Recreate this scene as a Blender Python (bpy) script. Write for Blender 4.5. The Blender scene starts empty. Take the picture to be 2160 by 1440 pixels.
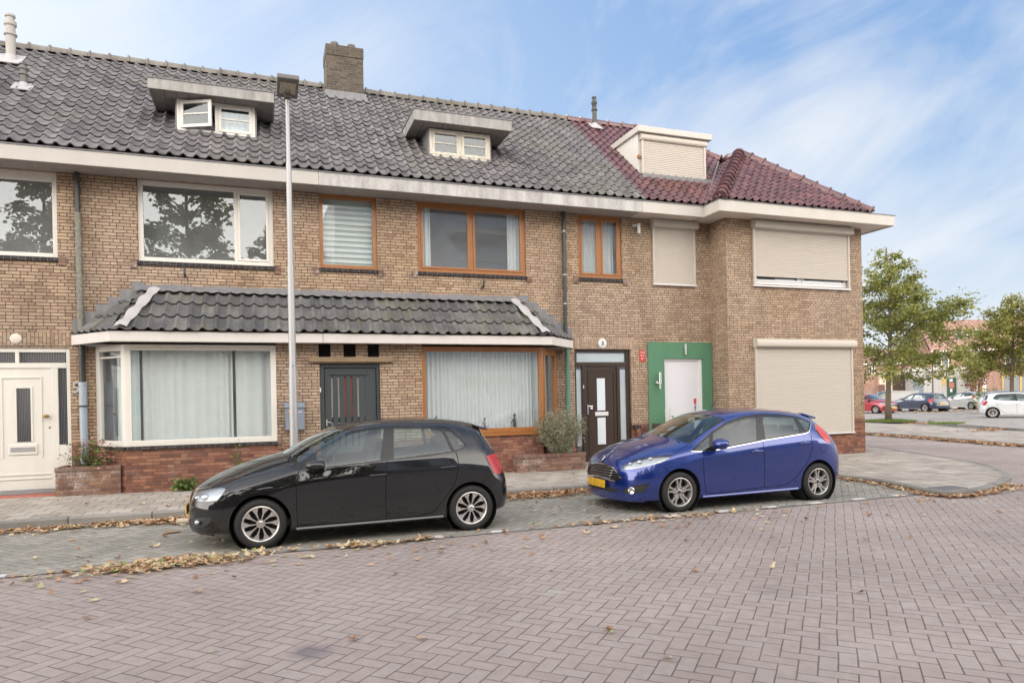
import bpy, bmesh, math, random
from mathutils import Vector, Matrix
R = math.radians
random.seed(7)
scene = bpy.context.scene
COL = scene.collection
# ---------------------------------------------------------------- camera model (measured from the photograph)
F = 1440.0; CH = 1.6; YAW = R(19.85); SY, CY = math.sin(YAW), math.cos(YAW)
def pixray(px, py):
    a = px-1080; b = py-839
    u = (a-.02*b)/F; v = (b+.02*a)/F
    return Vector((CY*u+SY, CY-SY*u, -v))
def toplane(px, py, Y):
    r = pixray(px, py); t = Y/r.y
    return r.x*t, CH+r.z*t
def gnd(px, py, z=0.0):
    r = pixray(px, py); t = (z-CH)/r.z
    return r.x*t, r.y*t
def atZ(px, Z, py=839):
    r = pixray(px, py); return r.x*Z, r.y*Z
def w2p(x, y, z):
    Z = x*SY+y*CY; X = x*CY-y*SY
    if Z < .01: return (-9999, -9999)
    u = X/Z*F; v = (CH-z)/Z*F
    return (1080+(u+.02*v)/1.0004, 839+(v-.02*u)/1.0004)
# ---------------------------------------------------------------- object helpers
def tag(o, label=None, cat=None, group=None, kind=None):
    if label: o['label'] = label
    if cat: o['category'] = cat
    if group: o['group'] = group
    if kind: o['kind'] = kind
    return o
def thing(name, loc, label, cat, group=None, rz=0.0):
    o = bpy.data.objects.new(name, None); COL.objects.link(o)
    o.location = loc; o.rotation_euler = (0, 0, rz); o.empty_display_size = .2
    return tag(o, label, cat, group)
ROOTLOC = {}
class MB:
    """collects geometry (world or local coordinates) into one mesh"""
    def __init__(s): s.v = []; s.f = []; s.m = []; s.r = []
    def add(s, vs, fs, mi=0, rnd=None):
        b = len(s.v); s.v += [tuple(p) for p in vs]
        for f in fs:
            s.f.append(tuple(b+i for i in f)); s.m.append(mi); s.r.append(rnd if rnd is not None else 0.5)
        return s
    def quad(s, a, b, c, d, mi=0, rnd=None): return s.add([a, b, c, d], [(0, 1, 2, 3)], mi, rnd)
    def box(s, x0, x1, y0, y1, z0, z1, mi=0):
        v = [(x, y, z) for z in (z0, z1) for y in (y0, y1) for x in (x0, x1)]
        return s.add(v, [(0, 2, 3, 1), (4, 5, 7, 6), (0, 1, 5, 4), (2, 6, 7, 3), (0, 4, 6, 2), (1, 3, 7, 5)], mi)
    def obox(s, c, ax, ay, az, hx, hy, hz, mi=0):
        c = Vector(c); ax = Vector(ax).normalized(); ay = Vector(ay).normalized(); az = Vector(az).normalized()
        v = [c+ax*(i*hx)+ay*(j*hy)+az*(k*hz) for k in (-1, 1) for j in (-1, 1) for i in (-1, 1)]
        return s.add(v, [(0, 2, 3, 1), (4, 5, 7, 6), (0, 1, 5, 4), (2, 6, 7, 3), (0, 4, 6, 2), (1, 3, 7, 5)], mi)
    def bar(s, p, q, w, h, up=(0, 0, 1), mi=0):
        p = Vector(p); q = Vector(q); d = q-p; L = d.length; d = d/L
        up = Vector(up); sx = d.cross(up)
        if sx.length < 1e-4: sx = Vector((1, 0, 0))
        sx.normalize(); uz = sx.cross(d)
        return s.obox((p+q)/2, d, sx, uz, L/2, w/2, h/2, mi)
    def prism(s, poly, fn, t0, t1, mi=0):
        """poly 2-D points; fn(a,b,t)->3-D"""
        n = len(poly)
        v = [fn(a, b, t0) for a, b in poly]+[fn(a, b, t1) for a, b in poly]
        fs = [tuple(range(n-1, -1, -1)), tuple(range(n, 2*n))]+[(i, (i+1) % n, n+(i+1) % n, n+i) for i in range(n)]
        return s.add(v, fs, mi)
    def tube(s, pts, rad, n=10, mi=0, caps=True):
        pts = [Vector(p) for p in pts]; k = len(pts)
        if not hasattr(rad, '__len__'): rad = [rad]*k
        base = len(s.v); prev = None
        for i, p in enumerate(pts):
            d = (pts[min(i+1, k-1)]-pts[max(i-1, 0)]).normalized()
            if prev is None:
                a = Vector((0, 0, 1)) if abs(d.z) < .9 else Vector((1, 0, 0))
                sx = d.cross(a).normalized()
            else: sx = (prev-d*prev.dot(d)).normalized()
            prev = sx; sy = d.cross(sx)
            for j in range(n):
                t = 2*math.pi*j/n
                s.v.append(tuple(p+(sx*math.cos(t)+sy*math.sin(t))*rad[i]))
        for i in range(k-1):
            for j in range(n):
                a = base+i*n+j; b = base+i*n+(j+1) % n
                s.f.append((a, b, b+n, a+n)); s.m.append(mi); s.r.append(.5)
        if caps:
            s.f.append(tuple(base+j for j in range(n-1, -1, -1))); s.m.append(mi); s.r.append(.5)
            s.f.append(tuple(base+(k-1)*n+j for j in range(n))); s.m.append(mi); s.r.append(.5)
        return s
    def lathe(s, prof, c=(0, 0, 0), ax=(0, 0, 1), n=24, mi=0, a0=0.0, a1=2*math.pi):
        """prof list of (r, h) along axis"""
        c = Vector(c); ax = Vector(ax).normalized()
        t = Vector((1, 0, 0)) if abs(ax.x) < .9 else Vector((0, 1, 0))
        sx = ax.cross(t).normalized(); sy = ax.cross(sx)
        full = abs(a1-a0-2*math.pi) < 1e-6; m = n if full else n+1
        base = len(s.v)
        for r, h in prof:
            for j in range(m):
                a = a0+(a1-a0)*j/n
                s.v.append(tuple(c+ax*h+(sx*math.cos(a)+sy*math.sin(a))*max(r, 1e-5)))
        for i in range(len(prof)-1):
            for j in range(n):
                a = base+i*m+j; b = base+i*m+((j+1) % m)
                s.f.append((a, b, b+m, a+m)); s.m.append(mi); s.r.append(.5)
        return s
    def ball(s, c, rx, ry, rz, n=12, mi=0):
        b = len(s.v); k = n//2
        for i in range(1, k):
            th = math.pi*i/k
            for j in range(n):
                ph = 2*math.pi*j/n
                s.v.append((c[0]+rx*math.sin(th)*math.cos(ph), c[1]+ry*math.sin(th)*math.sin(ph), c[2]+rz*math.cos(th)))
        t = len(s.v); s.v.append((c[0], c[1], c[2]+rz)); s.v.append((c[0], c[1], c[2]-rz))
        fs = []
        for i in range(k-2):
            for j in range(n): fs.append((b+i*n+j, b+(i+1)*n+j, b+(i+1)*n+(j+1) % n, b+i*n+(j+1) % n))
        for j in range(n):
            fs.append((t, b+j, b+(j+1) % n)); fs.append((t+1, b+(k-2)*n+(j+1) % n, b+(k-2)*n+j))
        for f in fs: s.f.append(f); s.m.append(mi); s.r.append(.5)
        return s
    def build(s, name, mats, parent=None, smooth=False, bevel=0, rnd=False, fixn=False, local=False):
        me = bpy.data.meshes.new(name)
        vs = s.v
        if parent is not None and not local:
            off = ROOT(parent); vs = [(x-off[0], y-off[1], z-off[2]) for x, y, z in vs]
        me.from_pydata(vs, [], s.f)
        if not isinstance(mats, (list, tuple)): mats = [mats]
        for m in mats: me.materials.append(m)
        me.polygons.foreach_set('material_index', s.m)
        if rnd:
            a = me.attributes.new('rnd', 'FLOAT', 'FACE'); a.data.foreach_set('value', s.r)
        if fixn:
            bm = bmesh.new(); bm.from_mesh(me); bmesh.ops.recalc_face_normals(bm, faces=bm.faces); bm.to_mesh(me); bm.free()
        if smooth is not False:
            me.shade_smooth()
            if smooth is not True: set_sharp(me, smooth)
        me.update()
        o = bpy.data.objects.new(name, me); COL.objects.link(o)
        if parent is not None: o.parent = parent
        if bevel:
            b = o.modifiers.new('b', 'BEVEL'); b.width = bevel; b.segments = 2; b.limit_method = 'ANGLE'; b.angle_limit = R(40)
        return o
def build_each(mb, name, mat, parent, **k):
    """one object per connected piece"""
    par = list(range(len(mb.v)))
    def find(i):
        while par[i] != i: par[i] = par[par[i]]; i = par[i]
        return i
    for f in mb.f:
        for i in f[1:]: par[find(i)] = find(f[0])
    groups = {}
    for q, f in enumerate(mb.f): groups.setdefault(find(f[0]), []).append(q)
    out = []
    for g in groups.values():
        n = MB(); mp = {}
        for q in g:
            ff = []
            for i in mb.f[q]:
                if i not in mp: mp[i] = len(n.v); n.v.append(mb.v[i])
                ff.append(mp[i])
            n.f.append(tuple(ff)); n.m.append(mb.m[q]); n.r.append(mb.r[q])
        out.append(n.build(name, mat, parent, **k))
    return out
def set_sharp(me, ang):
    bm = bmesh.new(); bm.from_mesh(me)
    for e in bm.edges:
        if len(e.link_faces) == 2:
            if e.link_faces[0].normal.angle(e.link_faces[1].normal, 0) > R(ang): e.smooth = False
    bm.to_mesh(me); bm.free()
def ROOT(o):
    x = y = z = 0.0
    while o is not None:
        x += o.location.x; y += o.location.y; z += o.location.z; o = o.parent
    return (x, y, z)
def text_mesh(body, size, ext, font_shear=0):
    cu = bpy.data.curves.new('t', 'FONT'); cu.body = body; cu.size = size; cu.extrude = ext
    cu.align_x = 'CENTER'; cu.align_y = 'CENTER'; cu.resolution_u = 3
    ob = bpy.data.objects.new('t', cu); COL.objects.link(ob)
    dg = bpy.context.evaluated_depsgraph_get(); dg.update()
    me = bpy.data.meshes.new_from_object(ob.evaluated_get(dg))
    bpy.data.objects.remove(ob); return me
def text_obj(name, body, size, ext, loc, mat, parent, rot=(math.pi/2, 0, 0)):
    me = text_mesh(body, size, ext); me.materials.clear(); me.materials.append(mat)
    M = Matrix.Translation(Vector(loc)-Vector(ROOT(parent))) @ (Matrix.Rotation(rot[2], 4, 'Z') @ Matrix.Rotation(rot[0], 4, 'X'))
    me.transform(M)
    o = bpy.data.objects.new(name, me); COL.objects.link(o); o.parent = parent
    return o
# ---------------------------------------------------------------- materials
class NT:
    def __init__(s, name):
        s.mat = bpy.data.materials.new(name); s.mat.use_nodes = True
        s.t = s.mat.node_tree; s.t.nodes.clear()
        s.out = s.t.nodes.new('ShaderNodeOutputMaterial')
    def node(s, typ, ins=None, **props):
        n = s.t.nodes.new(typ)
        for k, v in props.items(): setattr(n, k, v)
        if ins:
            for k, v in ins.items():
                sock = n.inputs[k]
                if isinstance(v, bpy.types.NodeSocket): s.t.links.new(v, sock)
                else: sock.default_value = v
        return n
    def M(s, op, a, b=0.0, c=0.0):
        n = s.node('ShaderNodeMath', {0: a, 1: b, 2: c}, operation=op); return n.outputs[0]
    def VM(s, op, a, b=(0, 0, 0)):
        n = s.node('ShaderNodeVectorMath', {0: a, 1: b}, operation=op)
        return n.outputs['Value'] if op in ('DOT_PRODUCT', 'LENGTH') else n.outputs[0]
    def mix(s, f, a, b, mode='MIX'):
        n = s.node('ShaderNodeMix', data_type='RGBA', blend_type=mode)
        for k, v in ((0, f), (6, a), (7, b)):
            if isinstance(v, bpy.types.NodeSocket): s.t.links.new(v, n.inputs[k])
            else:
                if k == 0: n.inputs[k].default_value = v
                else: n.inputs[k].default_value = (*v[:3], 1)
        return n.outputs[2]
    def ramp(s, f, stops, interp='LINEAR'):
        n = s.node('ShaderNodeValToRGB', {0: f}); cr = n.color_ramp; cr.interpolation = interp
        while len(cr.elements) > 1: cr.elements.remove(cr.elements[-1])
        cr.elements[0].position = stops[0][0]; c = stops[0][1]; cr.elements[0].color = (*c, 1) if hasattr(c, '__len__') else (c, c, c, 1)
        for p, c in stops[1:]:
            e = cr.elements.new(p); e.color = (*c, 1) if hasattr(c, '__len__') else (c, c, c, 1)
        return n.outputs[0]
    def noise(s, vec, scale, detail=4, rough=.55, dist=0, out=0):
        n = s.node('ShaderNodeTexNoise', {'Vector': vec, 'Scale': scale, 'Detail': detail, 'Roughness': rough, 'Distortion': dist})
        return n.outputs[out]
    def geo(s, k='Position'): return s.node('ShaderNodeNewGeometry').outputs[k]
    def obj(s): return s.node('ShaderNodeTexCoord').outputs['Object']
    def xyz(s, a, b=0.0, c=0.0):
        return s.node('ShaderNodeCombineXYZ', {0: a, 1: b, 2: c}).outputs[0]
    def sep(s, v):
        n = s.node('ShaderNodeSeparateXYZ', {0: v}); return n.outputs
    def attr(s, k): return s.node('ShaderNodeAttribute', attribute_name=k).outputs['Fac']
    def bump(s, h, dist=.01, strength=1.0, normal=None):
        ins = {'Height': h, 'Distance': dist, 'Strength': strength}
        if normal is not None: ins['Normal'] = normal
        return s.node('ShaderNodeBump', ins).outputs[0]
    def bsdf(s, col, rough=.6, metal=0.0, normal=None, spec=.5, coat=0.0, coatr=.03, **kw):
        ins = {'Base Color': col if isinstance(col, bpy.types.NodeSocket) else (*col[:3], 1), 'Roughness': rough, 'Metallic': metal,
               'Specular IOR Level': spec, 'Coat Weight': coat, 'Coat Roughness': coatr}
        if normal is not None: ins['Normal'] = normal
        ins.update(kw)
        n = s.node('ShaderNodeBsdfPrincipled', ins); return n.outputs[0]
    def done(s, sh):
        s.t.links.new(sh, s.out.inputs[0]); return s.mat
def wall_uv(nt):
    P = nt.geo(); N = nt.geo('True Normal')
    T = nt.VM('NORMALIZE', nt.VM('CROSS_PRODUCT', (0, 0, 1), N))
    u = nt.VM('DOT_PRODUCT', P, T); s = nt.sep(P); n = nt.sep(N)
    flat = nt.M('GREATER_THAN', nt.M('ABSOLUTE', n[2]), .8)
    u = nt.M('ADD', nt.M('MULTIPLY', flat, s[0]), nt.M('MULTIPLY', nt.M('SUBTRACT', 1.0, flat), u))
    v = nt.M('ADD', nt.M('MULTIPLY', flat, s[1]), nt.M('MULTIPLY', nt.M('SUBTRACT', 1.0, flat), s[2]))
    return u, v, P
def brick_mat(name, stops, mortar, bw=.215, bh=.0575, gap=.0085, dirt=(.12, .09, .06), white=0.0, soldier=False, depth=.006, dark_amt=.35):
    nt = NT(name); u, v, P = wall_uv(nt)
    if soldier: u, v = v, u
    w = nt.noise(P, 9, 2); u = nt.M('ADD', u, nt.M('MULTIPLY', nt.M('SUBTRACT', w, .5), .008))
    v = nt.M('ADD', v, nt.M('MULTIPLY', nt.M('SUBTRACT', nt.noise(P, 7, 2), .5), .005))
    row = nt.M('FLOOR', nt.M('DIVIDE', v, bh))
    fv = nt.M('SUBTRACT', v, nt.M('MULTIPLY', row, bh))
    # wild bond: pairs of stretcher + header, offset per row
    per = bw*1.5
    ro = nt.node('ShaderNodeTexWhiteNoise', {'W': row}, noise_dimensions='1D').outputs[0]
    off = nt.M('ADD', nt.M('MULTIPLY', nt.M('MODULO', row, 2.0), per*.5), nt.M('MULTIPLY', nt.M('FLOOR', nt.M('MULTIPLY', ro, 3)), .055))
    uu = nt.M('DIVIDE', nt.M('ADD', nt.M('ADD', u, 100*per), off), per)
    cell = nt.M('FLOOR', uu); fu = nt.M('MULTIPLY', nt.M('SUBTRACT', uu, cell), per)
    isH = nt.M('GREATER_THAN', fu, bw)
    l = nt.M('MULTIPLY', isH, bw); fu2 = nt.M('SUBTRACT', fu, l)
    wid = nt.M('SUBTRACT', bw, nt.M('MULTIPLY', isH, bw*.5))
    e = nt.M('MINIMUM', nt.M('MINIMUM', fu2, nt.M('SUBTRACT', wid, fu2)), nt.M('MINIMUM', fv, nt.M('SUBTRACT', bh, fv)))
    e = nt.M('ADD', e, nt.M('MULTIPLY', nt.M('SUBTRACT', nt.noise(P, 70, 2), .5), .004))
    mask = nt.node('ShaderNodeMapRange', {0: e, 1: gap*.5-.002, 2: gap*.5+.0012}).outputs[0]
    rid = nt.node('ShaderNodeTexWhiteNoise', {'Vector': nt.xyz(nt.M('ADD', nt.M('MULTIPLY', cell, 2), isH), row)}, noise_dimensions='2D')
    big = nt.noise(P, .7, 4, .6)
    rv = nt.M('ADD', nt.M('MULTIPLY', rid.outputs[0], .75), nt.M('MULTIPLY', big, .5)); rv = nt.M('SUBTRACT', rv, .125)
    col = nt.ramp(rv, stops)
    fine = nt.noise(P, 55, 5, .7)
    col = nt.mix(nt.M('MULTIPLY', nt.M('SUBTRACT', fine, .35), .9), col, dirt)
    col = nt.mix(1.0, col, nt.ramp(nt.noise(P, .35, 3, .5), [(.35, (1.04, .97, .88)), (.65, (.97, .95, 1.0))]), 'MULTIPLY')
    lum = nt.ramp(nt.node('ShaderNodeTexWhiteNoise', {'Vector': nt.xyz(row, nt.M('MULTIPLY', cell, 3.3), isH)}).outputs[0], [(0, .84), (.25, .97), (1, 1.05)])
    col = nt.mix(1.0, col, lum, 'MULTIPLY')
    mcol = nt.mix(nt.noise(P, 3, 3), mortar, tuple(c*.62 for c in mortar))
    col = nt.mix(mask, mcol, col)
    st = nt.ramp(nt.noise(nt.VM('MULTIPLY', P, (1.0, 1.0, .35)), 1.3, 5, .65), [(.45, 0.0), (.72, 1.0)])
    col = nt.mix(nt.M('MULTIPLY', st, dark_amt), col, tuple(c*.45 for c in dirt))
    if white:
        wf = nt.ramp(nt.noise(P, 2.2, 6, .7), [(.5, 0.0), (.66, 1.0)])
        wf2 = nt.ramp(nt.noise(P, 30, 3, .7), [(.4, 0.0), (.6, 1.0)])
        col = nt.mix(nt.M('MULTIPLY', nt.M('MULTIPLY', wf, wf2), white), col, (.55, .53, .5))
    h = nt.M('ADD', mask, nt.M('MULTIPLY', fine, .35))
    return nt.done(nt.bsdf(col, .88, normal=nt.bump(h, depth), spec=.25))
def paint_mat(name, col, rough=.5, wear=.25, wearcol=None, scale=6, coat=0.0, bump=.001, metal=0.0, streak=True, spec=.5):
    nt = NT(name); P = nt.geo()
    q = nt.VM('MULTIPLY', P, (1, 1, .25)) if streak else P
    n1 = nt.noise(q, scale, 6, .65); n2 = nt.noise(P, scale*9, 4, .6)
    wearcol = wearcol or tuple(c*.55 for c in col)
    f = nt.M('MULTIPLY', nt.ramp(nt.M('ADD', nt.M('MULTIPLY', n1, .7), nt.M('MULTIPLY', n2, .3)), [(.38, 0.0), (.7, 1.0)]), wear)
    c = nt.mix(f, col, wearcol)
    return nt.done(nt.bsdf(c, nt.M('ADD', rough, nt.M('MULTIPLY', n2, .12)), metal, nt.bump(n2, bump), coat=coat, spec=spec))
def wood_mat(name, col, dark, rough=.35, scale=1.0):
    nt = NT(name); P = nt.geo()
    n = nt.noise(nt.VM('MULTIPLY', P, (14*scale, 14*scale, 14*scale)), 1.0, 3, .6, 2.5)
    n2 = nt.noise(P, 2.5, 3)
    f = nt.ramp(nt.M('ADD', nt.M('MULTIPLY', n, .7), nt.M('MULTIPLY', n2, .35)), [(.35, 0.0), (.75, 1.0)])
    return nt.done(nt.bsdf(nt.mix(f, col, dark), rough, normal=nt.bump(n, .0006), coat=.15))
def glass_mat(name, tint=(.93, .96, .95), refl=1.0, ior=1.5, rough=0.0, wob=0.0):
    nt = NT(name)
    g_ = nt.node('ShaderNodeNewGeometry').outputs; c_ = nt.M('ABSOLUTE', nt.VM('DOT_PRODUCT', g_['Incoming'], g_['Normal']))
    fr = nt.M('ADD', .04, nt.M('MULTIPLY', .96, nt.M('POWER', nt.M('SUBTRACT', 1.0, nt.M('MINIMUM', c_, 1.0)), 5.0)))
    f = nt.M('MINIMUM', nt.M('MULTIPLY', fr, refl), 1.0)
    tr = nt.node('ShaderNodeBsdfTransparent', {'Color': (*tint, 1)}).outputs[0]
    ins = {'Roughness': rough, 'Color': (.90, .96, 1, 1)}
    if wob: ins['Normal'] = nt.bump(nt.noise(nt.geo(), .8, 1), wob)
    gl = nt.node('ShaderNodeBsdfGlossy', ins).outputs[0]
    m = nt.node('ShaderNodeMixShader', {0: f, 1: tr, 2: gl}).outputs[0]
    if wob:   # dusty veil painted in to soften dark reflections in house windows
        df = nt.node('ShaderNodeBsdfDiffuse', {'Color': (.62, .66, .70, 1)}).outputs[0]
        m = nt.node('ShaderNodeMixShader', {0: nt.ramp(nt.noise(nt.geo(), 2.5, 5, .6), [(.3, .06), (.7, .13)]), 1: m, 2: df}).outputs[0]
    return nt.done(m)
def herring_mat(name, cell=.105, ang=45, stops=None, joint=(.05, .045, .04), jw=.045, patch=None, rough=.8, speck=.35):
    nt = NT(name); P = nt.geo(); s = nt.sep(P)
    c, sn = math.cos(R(ang)), math.sin(R(ang))
    # slow wander of the courses
    wx = nt.M('MULTIPLY', nt.M('SUBTRACT', nt.noise(P, .6, 2), .5), .06); wy = nt.M('MULTIPLY', nt.M('SUBTRACT', nt.noise(nt.VM('ADD', P, (9, 4, 0)), .6, 2), .5), .06)
    x0 = nt.M('ADD', s[0], wx); y0 = nt.M('ADD', s[1], wy)
    a = nt.M('DIVIDE', nt.M('SUBTRACT', nt.M('MULTIPLY', x0, c), nt.M('MULTIPLY', y0, sn)), cell)
    b = nt.M('DIVIDE', nt.M('ADD', nt.M('MULTIPLY', x0, sn), nt.M('MULTIPLY', y0, c)), cell)
    a = nt.M('ADD', a, 4000.0); b = nt.M('ADD', b, 4000.0)
    i = nt.M('FLOOR', a); j = nt.M('FLOOR', b); fx = nt.M('SUBTRACT', a, i); fy = nt.M('SUBTRACT', b, j)
    k = nt.M('FLOORED_MODULO', nt.M('SUBTRACT', i, j), 4.0)
    k1 = nt.M('COMPARE', k, 1.0, .1); k2 = nt.M('COMPARE', k, 2.0, .1); k3 = nt.M('COMPARE', k, 3.0, .1); vert = nt.M('ADD', k2, k3)
    u = nt.M('ADD', fx, k1); v = nt.M('ADD', fy, k2)
    W = nt.M('SUBTRACT', 2.0, vert); Hh = nt.M('ADD', 1.0, vert)
    e = nt.M('MINIMUM', nt.M('MINIMUM', u, nt.M('SUBTRACT', W, u)), nt.M('MINIMUM', v, nt.M('SUBTRACT', Hh, v)))
    e = nt.M('ADD', e, nt.M('MULTIPLY', nt.M('SUBTRACT', nt.noise(P, 55, 3, .7), .5), .05))
    mask = nt.node('ShaderNodeMapRange', {0: e, 1: jw*.45, 2: jw*1.5}).outputs[0]
    ii = nt.M('SUBTRACT', i, k1); jj = nt.M('SUBTRACT', j, k2)
    rid = nt.node('ShaderNodeTexWhiteNoise', {'Vector': nt.xyz(ii, jj)}, noise_dimensions='2D').outputs[0]
    col = nt.ramp(rid, stops)
    fine = nt.noise(P, 260, 3, .75); med = nt.noise(P, 12, 5, .65); big = nt.noise(P, .5, 5, .6)
    col = nt.mix(1.0, col, nt.ramp(fine, [(.3, 1-speck), (.5, 1.0), (.68, 1+speck)]), 'MULTIPLY')
    col = nt.mix(1.0, col, nt.ramp(med, [(.3, .88), (.7, 1.08)]), 'MULTIPLY')
    sp = nt.ramp(nt.noise(P, 150, 1, .5), [(.66, 0.0), (.72, .5)]); col = nt.mix(sp, col, (.55, .52, .5))
    col = nt.mix(1.0, col, nt.ramp(big, [(.32, .84), (.68, 1.12)]), 'MULTIPLY')
    if patch:
        for (px, py, r, amt, pc) in patch:
            d = nt.VM('LENGTH', nt.VM('SUBTRACT', P, (px, py, 0)))
            d = nt.M('ADD', d, nt.M('MULTIPLY', nt.M('SUBTRACT', nt.noise(P, 4, 4), .5), r*.9))
            f = nt.node('ShaderNodeMapRange', {0: d, 1: r, 2: r*.3, 3: 0.0, 4: amt}).outputs[0]
            col = nt.mix(f, col, pc)
    jc = nt.mix(nt.ramp(nt.noise(P, 2.0, 4), [(.45, 0.0), (.7, 1.0)]), joint, tuple(min(1, x*2.0) for x in joint))
    col = nt.mix(mask, jc, col)
    tilt = nt.M('MULTIPLY', rid, .1)
    h = nt.M('ADD', nt.M('ADD', nt.M('MULTIPLY', mask, 1.0), nt.M('MULTIPLY', fine, .12)), tilt)
    return nt.done(nt.bsdf(col, rough, normal=nt.bump(h, .005), spec=.3))
def slab_mat(name, w=.3, h=.3, stops=None, joint=(.06, .055, .05), jw=.005, ang=0.0, moss=.3):
    nt = NT(name); P = nt.geo(); s = nt.sep(P)
    c, sn = math.cos(ang), math.sin(ang)
    x = nt.M('SUBTRACT', nt.M('MULTIPLY', s[0], c), nt.M('MULTIPLY', s[1], sn)); y = nt.M('ADD', nt.M('MULTIPLY', s[0], sn), nt.M('MULTIPLY', s[1], c))
    x = nt.M('ADD', x, nt.M('MULTIPLY', nt.M('SUBTRACT', nt.noise(P, .8, 2), .5), .03))
    r = nt.M('FLOOR', nt.M('DIVIDE', y, h)); fy = nt.M('SUBTRACT', y, nt.M('MULTIPLY', r, h))
    xx = nt.M('ADD', nt.M('ADD', x, 300*w), nt.M('MULTIPLY', nt.M('FLOORED_MODULO', r, 2.0), w/2))
    q = nt.M('FLOOR', nt.M('DIVIDE', xx, w)); fx = nt.M('SUBTRACT', xx, nt.M('MULTIPLY', q, w))
    e = nt.M('MINIMUM', nt.M('MINIMUM', fx, nt.M('SUBTRACT', w, fx)), nt.M('MINIMUM', fy, nt.M('SUBTRACT', h, fy)))
    e = nt.M('ADD', e, nt.M('MULTIPLY', nt.M('SUBTRACT', nt.noise(P, 40, 2), .5), .005))
    mask = nt.node('ShaderNodeMapRange', {0: e, 1: jw*.4, 2: jw*1.6}).outputs[0]
    rid = nt.node('ShaderNodeTexWhiteNoise', {'Vector': nt.xyz(q, r)}, noise_dimensions='2D').outputs[0]
    col = nt.ramp(rid, stops)
    fine = nt.noise(P, 180, 4, .7); big = nt.noise(P, .9, 6, .65)
    col = nt.mix(1.0, col, nt.ramp(fine, [(.3, .8), (.7, 1.15)]), 'MULTIPLY')
    col = nt.mix(1.0, col, nt.ramp(big, [(.35, .75), (.65, 1.1)]), 'MULTIPLY')
    col = nt.mix(mask, joint, col)
    g = nt.ramp(nt.noise(P, 3, 6, .7), [(.55, 0.0), (.7, 1.0)])
    col = nt.mix(nt.M('MULTIPLY', g, moss), col, (.10, .10, .05))
    hh = nt.M('ADD', nt.M('ADD', mask, nt.M('MULTIPLY', fine, .15)), nt.M('MULTIPLY', rid, .4))
    return nt.done(nt.bsdf(col, .85, normal=nt.bump(hh, .004), spec=.25))
def tile_mat(name, stops, rough=.75, coat=0.0, moss=.4, scale=1.0):
    nt = NT(name); P = nt.geo(); r = nt.attr('rnd')
    big = nt.noise(P, .8, 5, .65)
    f = nt.M('ADD', nt.M('MULTIPLY', r, .65), nt.M('MULTIPLY', big, .5)); f = nt.M('SUBTRACT', f, .1)
    col = nt.ramp(f, stops)
    fine = nt.noise(P, 40, 6, .72)
    col = nt.mix(1.0, col, nt.ramp(fine, [(.3, .72), (.68, 1.25)]), 'MULTIPLY')
    col = nt.mix(1.0, col, nt.ramp(nt.noise(P, 3.2, 5, .7), [(.35, .78), (.62, 1.18)]), 'MULTIPLY')
    m = nt.ramp(nt.M('ADD', nt.M('MULTIPLY', nt.noise(P, 6, 6, .7), .6), nt.M('MULTIPLY', nt.noise(P, .5, 3), .45)), [(.54, 0.0), (.66, 1.0)])
    col = nt.mix(nt.M('MULTIPLY', m, moss), col, (.13, .125, .07))
    l = nt.ramp(nt.noise(P, 22, 4, .8), [(.66, 0.0), (.72, 1.0)])
    if not coat: col = nt.mix(nt.M('MULTIPLY', l, .22), col, (.3, .3, .29))
    return nt.done(nt.bsdf(col, rough, normal=nt.bump(fine, .003 if not coat else .0006), coat=coat, coatr=.12, spec=.35))
def car_paint(name, col, metal=.3, dust=.12, rough=.32, dustcol=(.30, .28, .26), spec=.5):
    nt = NT(name); P = nt.geo(); N = nt.geo('Normal'); up = nt.sep(N)[2]
    d = nt.noise(P, 5, 6, .7); fl = nt.noise(P, 120, 3, .7)
    low = nt.node('ShaderNodeMapRange', {0: nt.sep(P)[2], 1: .5, 2: .12, 3: 0.0, 4: 1.0}).outputs[0]
    upf = nt.M('MAXIMUM', nt.M('SUBTRACT', up, .35), 0.0)
    f = nt.M('MULTIPLY', nt.M('ADD', nt.M('ADD', .12, nt.M('MULTIPLY', upf, 1.2)), nt.M('MULTIPLY', low, .4)), nt.ramp(nt.M('ADD', nt.M('MULTIPLY', d, .6), nt.M('MULTIPLY', fl, .4)), [(.35, .3), (.7, 1.0)]))
    f = nt.M('MULTIPLY', f, dust)
    c = nt.mix(f, col, dustcol)
    sh = nt.bsdf(c, rough, metal, coat=1.0, coatr=.02, spec=spec, **{'Coat IOR': 1.68})
    dsh = nt.node('ShaderNodeBsdfDiffuse', {'Color': (*dustcol, 1)}).outputs[0]
    return nt.done(nt.node('ShaderNodeMixShader', {0: nt.M('MULTIPLY', f, .8), 1: sh, 2: dsh}).outputs[0])
def flat(name, col, rough=.6, metal=0.0, coat=0.0, spec=.5):
    nt = NT(name); P = nt.geo(); n = nt.noise(P, 25, 4, .6)
    c = nt.mix(nt.M('MULTIPLY', n, .35), col, tuple(x*.7 for x in col))
    return nt.done(nt.bsdf(c, rough, metal, coat=coat, spec=spec))
def leaf_mat(name, stops, trans=.35, rough=.6):
    nt = NT(name); r = nt.attr('rnd'); col = nt.ramp(r, stops)
    d = nt.bsdf(col, rough, spec=.3); t = nt.node('ShaderNodeBsdfTranslucent', {'Color': col}).outputs[0]
    return nt.done(nt.node('ShaderNodeMixShader', {0: trans, 1: d, 2: t}).outputs[0])
M = {}
YEL = [(0, (.27, .18, .135)), (.13, (.36, .255, .185)), (.35, (.43, .32, .225)), (.75, (.475, .37, .262)), (1, (.52, .415, .305))]
M['brick'] = brick_mat('yellow_brick', YEL, (.115, .09, .072), gap=.0125)
M['brick_sold'] = brick_mat('soldier_brick', YEL, (.17, .14, .115), soldier=True, bw=.2)
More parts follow.
